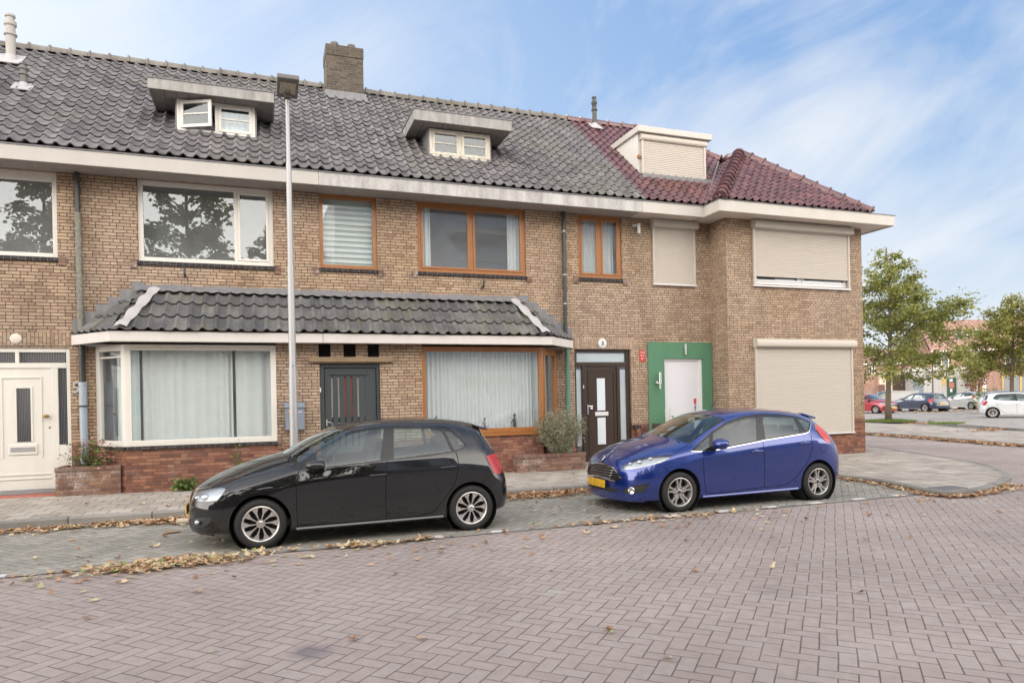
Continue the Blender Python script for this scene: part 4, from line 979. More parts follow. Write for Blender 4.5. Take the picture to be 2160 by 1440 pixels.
# ---- upper windows
window(h5, *UW[0], WY, 'white', .08, top=.16, label='white framed upper window cut by the left edge')
f = window(h5, *UW[1], WY, 'white', .085, [(-.46, .06)], sashes=(1,), label='wide white framed upper window with small right casement')
f = window(h3, *UW[2], WY, 'wood', .075, rec=.03, label='narrow oak framed upper window with striped blind')
m = MB()
for k in range(11):
    z = 4.34+k*.108; m.box(1.12, 2.07, WY+.14, WY+.145, z, z+.055)
m.build('striped_blind', M['curtain'], f)
m = MB(); m.box(1.1, 2.1, WY+.16, WY+.165, 4.25, 5.6); m.build('blind_backing', paint_mat('sage_blind', (.40, .48, .43), .8, .1), f)
f = window(h3, *UW[3], WY, 'wood', .075, [(4.12, .075)], rec=.03, sashes=(0, 1), label='wide oak framed upper window with two panes and gathered curtains')
curtain(f, 3.06, 3.28, 4.3, 5.6, WY+.2, .08, .02, 'curtain', seed=31)
curtain(f, 4.98, 5.24, 4.3, 5.6, WY+.2, .08, .03, 'curtain', seed=32)
f = window(h3, *UW[4], WY, 'wood', .07, [(7.115, .08)], rec=.03, sashes=(0, 1), label='oak framed twin casement upper window')
curtain(f, 6.65, 7.58, 4.3, 5.6, WY+.25, .1, .02, 'curtain', seed=33)
# green clips, wall stub pipes
for par, x in ((h5, -1.33), (h3, 4.33)):
    m = MB(); m.tube([(x, WY, 3.93), (x, WY-.09, 3.93), (x, WY-.12, 3.96), (x, WY-.12, 4.06)], .022, 8); m.build('wall_stub_pipe', M['pvc'], par)
# ---- house 1 openings: shutters, wing
shutter(h1, 8.45, 9.6, 4.17, 5.66, WY, .2, .17)
m = MB(); wallp(m, 10.04, XE, .93, TOPW, MY, [(10.80, 13.66, 4.16, 5.6), (10.80, 13.70, .62, 2.8)])
m.quad((10.04, MY, .93), (10.04, MY, TOPW), (10.04, WY, TOPW), (10.04, WY, .93)); m.quad((XE, MY, .93), (XE, 20.4, .93), (XE, 20.4, TOPW), (XE, MY, TOPW)); m.build('wall', M['brick'], h1)
m = MB(); wallp(m, 10.037, XE+.003, 0, .93, MY-.003, [(10.80, 13.70, .62, 2.8)]); m.quad((10.037, MY-.003, 0), (10.037, MY-.003, .93), (10.037, WY, .93), (10.037, WY, 0)); m.quad((XE+.003, MY-.003, 0), (XE+.003, 20.4, 0), (XE+.003, 20.4, .93), (XE+.003, MY-.003, .93)); m.build('plinth', M['brick_red'], h1)
f = window(h1, 10.80, 13.66, 4.16, 5.64, MY, 'numwhite', .07, [(12.2, .1)], rec=.03, sill=False, sashes=(0, 1), label='wide upper window with white sashes showing under the half lowered shutter')
shutter(h1, 10.78, 13.68, 4.13, 5.65, MY, .21, .18, z_low=4.36)
shutter(h1, 10.78, 13.72, .60, 2.87, MY, .2, .17)
m = MB(); m.box(10.80, 13.70, MY+.05, MY+.1, .6, 2.8); m.build('window_backing', M['room'], h1)
m = MB(); m.box(13.86, 13.92, MY-.03, MY, 3.72, 3.78); m.build('junction_box', M['soffit'], h1)
# green plaster and door 1
m = MB(); wallp(m, 8.28, 10.02, .0, 2.82, WY-.022, [DOOR1], .18); m.quad((8.28, WY-.022, 0), (8.28, WY-.022, 2.82), (8.28, WY, 2.82), (8.28, WY, 0)); m.quad((8.28, WY-.022, 2.82), (10.02, WY-.022, 2.82), (10.02, WY, 2.82), (8.28, WY, 2.82)); m.build('green_plaster', M['green'], h1)
m = MB(); a, b, c, d_ = DOOR1; m.box(a, a+.05, WY+.02, WY+.1, c, d_); m.box(b-.1, b, WY+.02, WY+.1, c, d_); m.box(a+.05, b-.1, WY+.02, WY+.1, d_-.05, d_); df = m.build('door_frame', M['numwhite'], h1, bevel=.005)
m = MB(); m.box(a+.05, b-.1, WY+.05, WY+.1, c, d_-.05); dr1 = m.build('front_door', M['wdoor'], h1, bevel=.004); dr1['label'] = 'plain pale grey front door'
m = MB(); m.box(b-.22, b-.16, WY+.035, WY+.05, 1.38, 1.5); m.build('keypad', M['redsign'], dr1)
m = MB(); m.box(b-.205, b-.175, WY+.03, WY+.05, 1.22, 1.36); m.tube([(b-.19, WY+.01, 1.3), (b-.25, WY+.005, 1.3)], .012, 8); m.build('handle', M['chrome'], dr1)
m = MB(); m.box(a-.1, b+.1, WY-.25, WY+.1, .03, .1); m.build('doorstep', M['stone_step'], h1)
text_obj('house_number', '1', .36, .02, (9.27, WY-.05, 2.64), M['number'], h1)
# ---- door 3
a, b, c, d_ = D3; y0, y1 = WY+.05, WY+.13; m = MB()
m.box(a, a+.06, y0, y1, c, d_); m.box(b-.09, b, y0, y1, c, d_); m.box(a+.06, b-.09, y0, y1, d_-.06, d_); m.box(a+.06, b-.09, y0, y1, 2.27, 2.36); m.box(6.63, 6.72, y0, y1, c, 2.27); m.box(7.5, 7.58, y0, y1, c, 2.27); m.box(7.58, b-.09, y0+.001, y1, c, .55)
df = m.build('door_frame', M['brown'], h3, bevel=.006)
for q in ((a+.06, 6.63, c, 2.27), (7.58, b-.09, .55, 2.27), (a+.06, b-.09, 2.36, d_-.06)):
    g_ = MB(); g_.quad((q[0], y0+.03, q[2]), (q[1], y0+.03, q[2]), (q[1], y0+.03, q[3]), (q[0], y0+.03, q[3])); g_.build('pane', M['glass'], df)
m = MB(); m.box(6.72, 7.5, y0+.02, y1-.01, c, 2.27); d3 = m.build('front_door', M['brown'], h3, bevel=.004); d3['label'] = 'dark brown front door with two frosted glass strips'
m = MB()
for q in ((6.8, 7.42, .25, .4), (6.8, 7.42, .25, .26)): pass
for (x0, x1, z0, z1) in ((6.78, 7.44, 2.16, 2.18), (6.78, 6.80, .3, 2.16), (7.42, 7.44, .3, 2.16), (6.78, 7.44, .28, .30)): m.box(x0, x1, y0+.008, y0+.02, z0, z1)
m.build('door_moulding', M['brown'], d3)
for z0, z1 in ((1.28, 2.0), (.52, 1.12)):
    m = MB(); m.box(7.0, 7.2, y0+.012, y0+.02, z0, z1); m.build('frosted_strip', M['frost'], d3)
m = MB(); m.box(6.94, 7.27, y0+.0, y0+.02, 1.16, 1.25); m.build('letter_slot', M['numwhite'], d3, bevel=.006)
m = MB(); m.box(6.745, 6.785, y0+.005, y0+.02, 1.2, 1.42); m.tube([(6.765, y0-.03, 1.38), (6.86, y0-.035, 1.38)], .013, 8); m.tube([(6.765, y0+.01, 1.38), (6.765, y0-.03, 1.38)], .01, 8); m.ball((6.83, y0-.04, 1.33), .03, .02, .03); m.build('handle', M['chrome'], d3)
m = MB(); m.box(6.65, 6.67, y0-.012, y0, 1.78, 1.85); m.build('doorbell', M['numwhite'], d3)
m = MB(); m.box(a-.05, b+.03, WY-.28, WY+.13, .05, .15); m.build('doorstep', M['stone_step'], h3, bevel=.01)
room(h3, a, b, .3, 2.6, y1+.001, 1.2, 'curtain_g')
m = MB(); m.box(a+.07, 6.62, y0+.05, y0+.055, .5, 2.2); m.box(7.59, b-.1, y0+.05, y0+.055, .6, 2.2); m.box(a+.1, b-.12, y0+.05, y0+.055, 2.37, 2.57); m.build('pale_blind', M['frost'], df)
text_obj('house_number', '3', .13, .004, (7.12, WY-.03, 2.78), M['numblack'], h3)
m = MB(); m.lathe([(.105, 0), (.105, .014), (.09, .02), (0, .02)], (7.12, WY-.003, 2.78), (0, -1, 0), 24); pl = m.build('number_plaque', M['numwhite'], h3, smooth=40)
pl.scale = (1, 1, 1)
m = MB(); m.box(7.92, 8.0, WY-.09, WY+.0, .13, .85); m.build('brick_pier', M['brick_red'], h3)
m = MB(); m.box(7.86, 8.02, WY-.1, WY+.02, .86, .92); m.build('pier_cap', M['sill_tile'], h3)
sg = MB(); sg.box(8.06, 8.2, WY-.012, WY, 2.38, 2.63); sgo = sg.build('street_sign', M['redsign']); tag(sgo, 'small red enamel sign with white lettering on the bricks beside the green plaster', 'sign')
for i, tx in enumerate(('13 40', '09 6', '03')):
    text_obj('sign_lettering', tx, .055, .002, (8.13, WY-.015, 2.58-i*.07), M['numwhite'], sgo)
# ---- door 5
a, b, c, d_ = D5; m = MB(); y0, y1 = WY+.03, WY+.12
m.box(b-.06, b, y0, y1, c, d_); m.box(a, b-.06, y0, y1, 2.54, d_); m.box(a, b-.06, y0, y1, 2.27, 2.36); m.box(-3.47, -3.36, y0, y1, c, 2.27); m.box(-3.36, b-.06, y0+.001, y1, c, .95); m.box(a, a+.06, y0, y1, c, 2.27); m.box(-3.98, -3.92, y0+.002, y1, 2.36, 2.54)
df = m.build('door_frame', M['white'], h5, bevel=.008)
rib = NT('ribbed_glass'); s_ = rib.sep(rib.geo()); wv = rib.M('SINE', rib.M('MULTIPLY', s_[0], 260.0)); M['ribbed'] = rib.done(rib.bsdf(rib.ramp(wv, [(0, (.03, .03, .035)), (1, (.14, .14, .15))]), .15, normal=rib.bump(wv, .003)))
m = MB(); m.box(-3.36, b-.06, y0+.03, y0+.035, .95, 2.27); m.box(a, -3.98, y0+.03, y0+.035, 2.36, 2.54); m.box(-3.92, b-.06, y0+.03, y0+.035, 2.36, 2.54); m.build('pane', M['ribbed'], df)
m = MB(); m.box(a+.06, -3.47, y0+.02, y1-.01, c, 2.27); d5 = m.build('front_door', M['white'], h5, bevel=.004); d5['label'] = 'white panelled front door with a slim ribbed glass strip'
m = MB(); X0, X1 = -4.08, -3.66
for (x0, x1, z0, z1) in ((-4.2, -3.6, 2.1, 2.13), (-4.2, -4.17, .75, 2.1), (-3.63, -3.6, .75, 2.1), (X0+.08, X1-.08, 1.93, 1.96), (X0+.08, X0+.11, 1.02, 1.93), (X1-.11, X1-.08, 1.02, 1.93), (-4.74, -3.47, .45, .48), (-4.74, -3.47, .38, .40)): m.box(x0, x1, y0+.005, y0+.02, z0, z1)
m.build('door_moulding', M['white'], d5, bevel=.004)
m = MB(); m.box(X0+.11, X1-.11, y0+.012, y0+.02, 1.02, 1.93); m.build('glass_strip', M['ribbed'], d5)
m = MB(); m.box(-4.1, -3.68, y0+.0, y0+.02, .80, .98); lt = m.build('letter_slot', M['white'], d5, bevel=.012)
m = MB(); m.box(-4.07, -3.71, y0-.004, y0+.0, .85, .93); m.build('letter_flap', M['steel'], lt, bevel=.004)
m = MB(); m.ball((-3.535, y0-.04, 1.45), .05, .035, .03); m.tube([(-3.53, y0+.02, 1.45), (-3.53, y0-.03, 1.45)], .015, 8); m.build('door_knob', M['brass'], d5, smooth=True)
m = MB(); m.lathe([(.016, 0), (.012, .01), (0, .01)], (-3.5, y0+.02, 1.25), (0, -1, 0), 10); m.build('keyhole', M['brass'], d5)
m = MB(); m.box(-4.9, -3.1, WY-.1, WY+.1, .14, .2); m.build('doorstep', M['stone_step'], h5, bevel=.008)
m = MB(); m.box(-4.9, -3.1, WY-.42, WY-.1, .06, .142); m.build('red_step', M['red_step'], h5, bevel=.008)
room(h5, a, b, .3, 2.6, y1+.001, 1.2, 'dark')
text_obj('house_number', '5', .27, .01, (-3.085, WY-.02, 1.92), M['number'], h5)
m = MB(); m.lathe([(.085, 0), (.085, .012), (.075, .02), (0, .02)], (-3.95, WY-.003, 2.77), (0, -1, 0), 24); m.build('number_plaque', M['soffit_w'], h5, smooth=40)
# ---- gate with three openings and timber lintel
m = MB()
for q in SL: m.box(q[0]-.02, q[1]+.02, MY+.119, MY+.4, q[2]-.02, q[3]+.02)
build_each(m, 'vent_opening', M['dark'], h3)
m = MB(); m.box(.76, 2.31, MY-.09, MY+.02, 2.33, 2.425); m.build('timber_lintel', M['timber'], h3, bevel=.012)
m = MB(); a, b, c, d_ = GATE; y0 = MY+.03
m.box(a, a+.08, y0, y0+.08, c, d_); m.box(b-.06, b, y0, y0+.08, c, d_); m.box(a+.08, b-.06, y0, y0+.08, d_-.08, d_); gf = m.build('gate_frame', M['anthra'], h3, bevel=.006)
gx0, gx1 = a+.09, b-.07; m = MB(); yb = y0+.03
sl_x = [(1.175, .028), (1.295, .028), (1.415, .034), (1.535, .034), (1.655, .03), (1.775, .012)]
xs = [gx0]+[v for cx_, w_ in sl_x for v in (cx_-w_/2, cx_+w_/2)]+[gx1]
z0s, z1s = .75, 2.07
for i in range(0, len(xs), 2): m.box(xs[i], xs[i+1], yb, yb+.04, z0s, z1s)
m.box(gx0, gx1, yb, yb+.04, c, z0s); m.box(gx0, gx1, yb, yb+.04, z1s, d_-.085); m.box(gx0, gx1, yb-.015, yb, c, .6); m.box(1.13, 1.83, yb-.02, yb, z1s+.03, z1s+.07); m.box(gx0+.02, gx1-.02, yb+.04, yb+.06, 1.2, 1.3)
gt = m.build('slatted_gate', M['anthra'], gf, bevel=.004); gt['label'] = 'anthracite wooden gate with vertical slots'
m = MB(); m.box(1.05, 1.08, yb-.02, yb, 1.15, 1.27); m.tube([(1.065, yb-.05, 1.22), (1.15, yb-.05, 1.21)], .01, 8); m.build('handle', M['steel'], gf)
m = MB(); m.box(a+.0, a+.02, MY-.02, MY+.02, 1.78, 1.86); m.build('doorbell', M['numwhite'], h3)
m = MB(); m.box(1.13, 1.8, MY+.105, MY+.115, 1.15, 2.06); m.build('daylit_passage_board', paint_mat('daylit_passage_tone', (.8, .78, .72), .9, .2), h3)  # pale board behind the slats, its colour imitating the daylit open passage
m = MB(); m.box(1.38, 1.57, MY+.1015, MY+.1045, 1.15, 2.06); m.build('brick_strip_behind_gate', paint_mat('red_passage', (.45, .14, .08), .9, .4), h3)
# ---- downpipes
m = MB(); y = WY-.07; m.tube([(-3.0, y+.02, 5.66), (-3.0, y, 5.5), (-2.98, y, 3.86)], .043, 10); m.tube([(-2.975, y, 2.68), (-2.965, y-.02, 2.0)], .05, 10); dp = m.build('downpipe', M['pvc'], h5, smooth=40)
m = MB(); m.tube([(-2.995, y, 4.95), (-2.985, y, 3.4), (-2.98, y-.01, 2.86)], .05, 10); m.build('mossy_section', M['pvc_moss'], dp, smooth=40)
m = MB(); m.tube([(-2.965, y-.02, 2.02), (-2.955, y-.02, .3)], .062, 12); m.tube([(-2.965, y-.02, 2.02), (-2.965, y-.02, 1.96)], .068, 12); m.build('zinc_section', M['zinc'], dp, smooth=40)
m = MB(); m.tube([(-2.962, y-.02, 1.62), (-2.962, y-.02, 1.59)], .068, 12); m.build('pipe_bracket', M['pvc'], dp)
m = MB(); m.tube([(6.2, y+.02, 5.68), (6.2, y, 5.5), (6.2, y, 2.85)], .04, 10); dp = m.build('downpipe', M['pvc'], h3, smooth=40)
m = MB()
for z in (4.25, 3.62, 5.2): m.tube([(6.2, y, z), (6.2, y, z+.03)], .048, 10)
m.build('pipe_bracket', M['steel'], dp)
m = MB(); m.tube([(6.2, y-.05, 2.68), (6.2, y-.05, 1.72), (6.2, y-.05, 1.66), (6.2, y-.05, .3)], [.052, .052, .06, .055], 12); m.build('green_section', M['copper'], dp, smooth=40)
# ---- small things on the walls
t = thing('mailbox', (.49, MY-.12, 1.1), 'grey steel mailbox mounted on the bricks behind the lamp post', 'mailbox')
mx0, mx1 = .33, .66; m = MB(); m.box(mx0, mx1, MY-.15, MY-.003, 1.10, 1.50); m.build('box', M['mailbox'], t, bevel=.008)
m = MB(); m.prism([(-.17, .0), (0, .0), (0, .1), (-.06, .09)], lambda q, z, x: (x, MY-.003+q, 1.505+z), mx0-.012, mx1+.012); m.build('lid', M['mailbox'], t, fixn=True, bevel=.004)
m = MB(); m.box(mx0+.05, mx0+.09, MY-.153, MY-.15, 1.43, 1.46); m.build('orange_sticker', flat('orange_sticker', (.75, .2, .04)), t)
m = MB(); m.box(mx1-.13, mx1-.04, MY-.153, MY-.15, 1.42, 1.43); m.build('name_plate', M['numwhite'], t)
t = thing('wall_lamp', (8.52, WY-.1, 1.9), 'stainless steel cylindrical wall lamp on the green plaster left of the pale door', 'wall lamp')
m = MB(); m.tube([(8.535, WY-.1, 1.86), (8.535, WY-.1, 2.12)], .032, 12); m.tube([(8.535, WY-.1, 1.86), (8.535, WY-.1, 1.74)], .02, 10); m.build('lamp_tube', M['chrome'], t, smooth=40)
m = MB(); m.lathe([(.045, 0), (.04, .03), (0, .03)], (8.47, WY-.024, 1.89), (0, -1, 0), 14); m.tube([(8.47, WY-.05, 1.89), (8.53, WY-.1, 1.85)], .012, 8); m.build('wall_bracket', M['chrome'], t, smooth=40)
m = MB(); m.tube([(8.06, WY-.1, 5.28), (8.06, WY-.1, 5.48)], .035, 12); m.ball((8.06, WY-.1, 5.49), .036, .036, .02)
t = thing('security_camera', (8.06, WY-.1, 5.38), 'white tube shaped camera on the wall between the oak window and the narrow shutter', 'camera')
m.build('camera_body', M['numwhite'], t, smooth=40); m = MB(); m.box(7.95, 8.03, WY-.05, WY, 5.44, 5.5); m.box(7.99, 8.05, WY-.1, WY-.04, 5.455, 5.485); m.build('bracket', M['numwhite'], t)
# ---- planters
def planter(x0, x1, y0, y1, z1, label):
    t = thing('brick_planter', ((x0+x1)/2, (y0+y1)/2, 0), label, 'planter')
    m = MB(); w_ = .1
    m.box(x0, x1, y0, y0+w_, 0, z1-.07); m.box(x0, x0+w_, y0+w_, y1, 0, z1-.07); m.box(x1-w_, x1, y0+w_, y1, 0, z1-.07); m.build('planter_wall', M['brick_plant'], t)
    m = MB(); m.box(x0-.012, x1+.012, y0-.012, y0+w_, z1-.0705, z1); m.box(x0-.012, x0+w_, y0+w_, y1, z1-.0705, z1); m.box(x1-w_, x1+.012, y0+w_, y1, z1-.0705, z1); m.build('coping_bricks', brick_mat('coping_brick', [(0, (.12, .06, .05)), (1, (.25, .15, .11))], (.2, .18, .16), bw=.4, bh=.065, soldier=True, white=.3), t, bevel=.01)
    m = MB(); m.box(x0+w_, x1-w_, y0+w_, y1, 0, z1-.12); m.build('soil', M['soil'], t)
    return t
planter(-3.27, -2.33, 13.1, 13.65, .60, 'whitened low brick planter between the white door and the white bay window')
planter(4.72, 6.24, 12.85, 13.1, .44, 'low brick planter under the oak bay beside the dark brown door')
def bush(name, label, cat, c, rx, ry, rz, n, leaf, mat, stems=30, seed=1, up=.5, flowers=None, narrow=.25, base=None):
    rs = random.Random(seed); t = thing(name, base or (c[0], c[1], c[2]-rz), label, cat); st = MB(); lv = MB(); fl = MB(); b0 = Vector(base or (c[0], c[1], c[2]-rz))
    tips = []
    for i in range(stems):
        while True:
            d = Vector((rs.uniform(-1, 1), rs.uniform(-1, 1), rs.uniform(-.7, 1)))
            if .15 < d.length < 1: break
        d = d.normalized()*rs.uniform(.7, 1.08); tip = Vector((c[0]+d.x*rx, c[1]+d.y*ry, c[2]+d.z*rz)); mid = b0.lerp(tip, .5)+Vector((0, 0, .06*rz))
        root = b0+Vector((rs.uniform(-.12, .12)*rx*2, rs.uniform(-.1, .1), 0)); pts = [root, mid, tip]; st.tube(pts, [.006, .004, .002], 4, caps=False); tips.append(pts)
    for i in range(n):
        p = rs.choice(tips); q = rs.random()**.6; a = p[0].lerp(p[1], q*2) if q < .5 else p[1].lerp(p[2], (q-.5)*2)
        a = a+Vector((rs.gauss(0, .035), rs.gauss(0, .035), rs.gauss(0, .03))); dd = Vector((rs.gauss(0, 1), rs.gauss(0, 1), rs.gauss(up, .8))).normalized(); s_ = leaf*rs.uniform(.6, 1.3)
        sd_ = dd.cross(Vector((rs.gauss(0, 1), rs.gauss(0, 1), rs.gauss(0, 1)))).normalized()*s_*narrow
        lv.add([a, a+dd*s_*.5+sd_, a+dd*s_, a+dd*s_*.5-sd_], [(0, 1, 2, 3)], 0, rs.random())
    st.build('stems', M['stem'], t); lv.build('foliage', M[mat], t, rnd=True)
    if flowers:
        for i in range(flowers):
            p = rs.choice(tips)[2]+Vector((rs.gauss(0, .05), rs.gauss(0, .05), rs.gauss(0, .05))); r_ = rs.random()
            for k in range(5):
                a = k*1.256; d1 = Vector((math.cos(a), math.sin(a), -.7)).normalized(); e1 = Vector((-math.sin(a), math.cos(a), 0))*.01
                fl.add([p, p+d1*.018+e1, p+d1*.034, p+d1*.018-e1], [(0, 1, 2, 3)], 0, r_)
        fl.build('flowers', M['pink'], t, rnd=True)
    return t
bush('fuchsia_bush', 'pink flowering bush growing in the left brick planter', 'bush', (-2.78, 13.2, .82), .46, .2, .27, 850, .042, 'greenplant', 46, 3, .2, 80, .3, (-2.8, 13.35, .5))
bush('lavender_bush', 'large silvery grey green shrub spilling over the right brick planter', 'bush', (5.72, 12.95, .95), .56, .36, .42, 15000, .05, 'lav', 380, 5, .9, None, .11, (5.7, 13.0, .42))
bush('weed', 'bright green weed at the wall foot left of the black car', 'weed', (-1.33, 12.95, .22), .2, .1, .12, 260, .07, 'greenplant', 16, 7, .4, None, .38, (-1.33, 13.02, .1))
bush('weed', 'tall spindly weed growing up the red brick plinth under the white bay', 'weed', (-.45, 13.02, .68), .1, .05, .3, 110, .05, 'greenplant', 5, 8, .6, None, .25, (-.45, 13.05, .1))
t = thing('wooden_planter', (8.75, 13.35, .07), 'dark slatted wooden planter box with a small plant before the green plaster', 'planter')
m = MB(); x0, x1, y0, y1 = 8.3, 9.15, 13.2, 13.6
for k in range(6): m.box(x0, x1, y0, y0+.025, .08+k*.15, .21+k*.15); m.box(x0, x0+.025, y0+.026, y1, .08+k*.15, .21+k*.15); m.box(x1-.025, x1, y0+.026, y1, .08+k*.15, .21+k*.15)
for x in (x0+.005, x1-.055): m.box(x, x+.05, y0-.02, y0-.001, .07, .98)
m.build('slats', M['planterwood'], t, bevel=.004); m = MB(); m.box(x0+.03, x1-.03, y0+.03, y1, .1, .88); m.build('soil', M['soil'], t)
bush('potted_plant', 'small green plant sprouting from the slatted wooden planter', 'plant', (8.95, 13.4, 1.0), .2, .14, .14, 260, .08, 'greenplant', 22, 12, .5, None, .3, (8.92, 13.4, .86))
m = MB(); m.tube([(8.55, 13.42, .85), (8.54, 13.42, 1.28)], .006, 5); m.tube([(8.63, 13.42, .85), (8.68, 13.42, 1.3)], .006, 5); tag(m.build('plant_stakes', M['lav'] if False else M['shutter']), 'two thin pale canes standing in the slatted wooden planter', 'canes')
# ---- figurines and bowls on the window board of the oak bay
def figurine(x, label, flip=1, s=1.0):
    m = MB(); y = MY+.17; z = .9
    m.tube([(x-.015*flip, y, z), (x-.012*flip, y, z+.1*s), (x, y, z+.17*s)], [.014*s, .02*s, .026*s], 8); m.tube([(x+.03*flip, y, z), (x+.022*flip, y, z+.08*s), (x, y, z+.15*s)], [.01*s, .016*s, .022*s], 8)
    m.tube([(x, y, z+.13*s), (x-.006, y, z+.2*s), (x, y, z+.26*s)], [.03*s, .026*s, .012*s], 8); m.ball((x, y, z+.285*s), .024*s, .022*s, .03*s, 10)
    m.tube([(x-.01*flip, y, z+.235*s), (x-.05*flip, y, z+.19*s), (x-.075*flip, y, z+.15*s)], [.012*s, .01*s, .008*s], 6)
    tag(m.build('figurine', M['dark'], smooth=True), label, 'figurine')
def bowl(x, label):
    y = MY+.17; t = thing('candle_bowl', (x, y, .9), label, 'bowl')
    m = MB(); m.lathe([(.03, 0), (.035, .008), (.05, .02), (.08, .06), (.085, .09), (.078, .09), (.07, .06), (0, .03)], (x, y, .9), n=20); m.build('bowl', M['dark'], t, smooth=40)
    m = MB(); m.ball((x, y, 1.01), .038, .038, .035, 12); m.build('white_ball', M['numwhite'], t, smooth=True)
figurine(4.19, 'dark figurine standing in the oak bay window left of the first bowl', 1); bowl(4.33, 'dark bowl holding a white ball, left of the two in the oak bay window')
figurine(4.84, 'dark tall figurine in the oak bay window right of the second bowl', 1, 1.2); bowl(4.70, 'dark bowl holding a white ball, right of the two in the oak bay window')
figurine(3.62, 'small dark figurine in the oak bay window, just above the black car roof', -1, .8)
# ---- street lamp
LY = 11.0; lx0 = toplane(620, 940, LY)[0]; lx1 = toplane(607, 215, LY)[0]; lx = (lx0+lx1)/2
t = thing('street_lamp', (lx, LY, 0), 'tall galvanised steel street lamp with flat grey LED head beside the white bay window', 'street lamp')
m = MB(); zf = lambda py: toplane(612, py, LY)[1]
zs = [(0.0, .062), (zf(778), .062), (zf(775)+.02, .052), (zf(563), .052), (zf(558)+.02, .043), (zf(350), .041), (zf(345)+.02, .033), (zf(212), .030)]
m.lathe([(r_, z) for z, r_ in zs], (lx, LY, 0), n=20); m.build('pole', M['steel'], t, smooth=40)
zt = zf(208)
m = MB(); m.obox((lx, LY-.2, zt+.09), (1, 0, 0), (0, 1, -.06), (0, .06, 1), .155, .30, .035); m.obox((lx, LY-.02, zt+.03), (1, 0, 0), (0, 1, 0), (0, 0, 1), .05, .07, .05); hd = m.build('lamp_head', M['darkgrey'], t, bevel=.012)
m = MB(); m.obox((lx, LY-.23, zt+.053), (1, 0, 0), (0, 1, -.06), (0, .06, 1), .115, .17, .005); m.build('led_panel', M['ledglass'], hd)
m = MB(); m.box(lx-.012, lx+.012, LY-.06, LY-.054, 1.95, 2.0); m.box(lx-.012, lx+.012, LY-.063, LY-.057, 1.4, 1.5) if False else None; st = m.build('pole_sticker', M['numwhite'], t)
text_obj('pole_number', '6', .05, .001, (lx, LY-.0625, zf(772)+.0), M['numblack'], t)
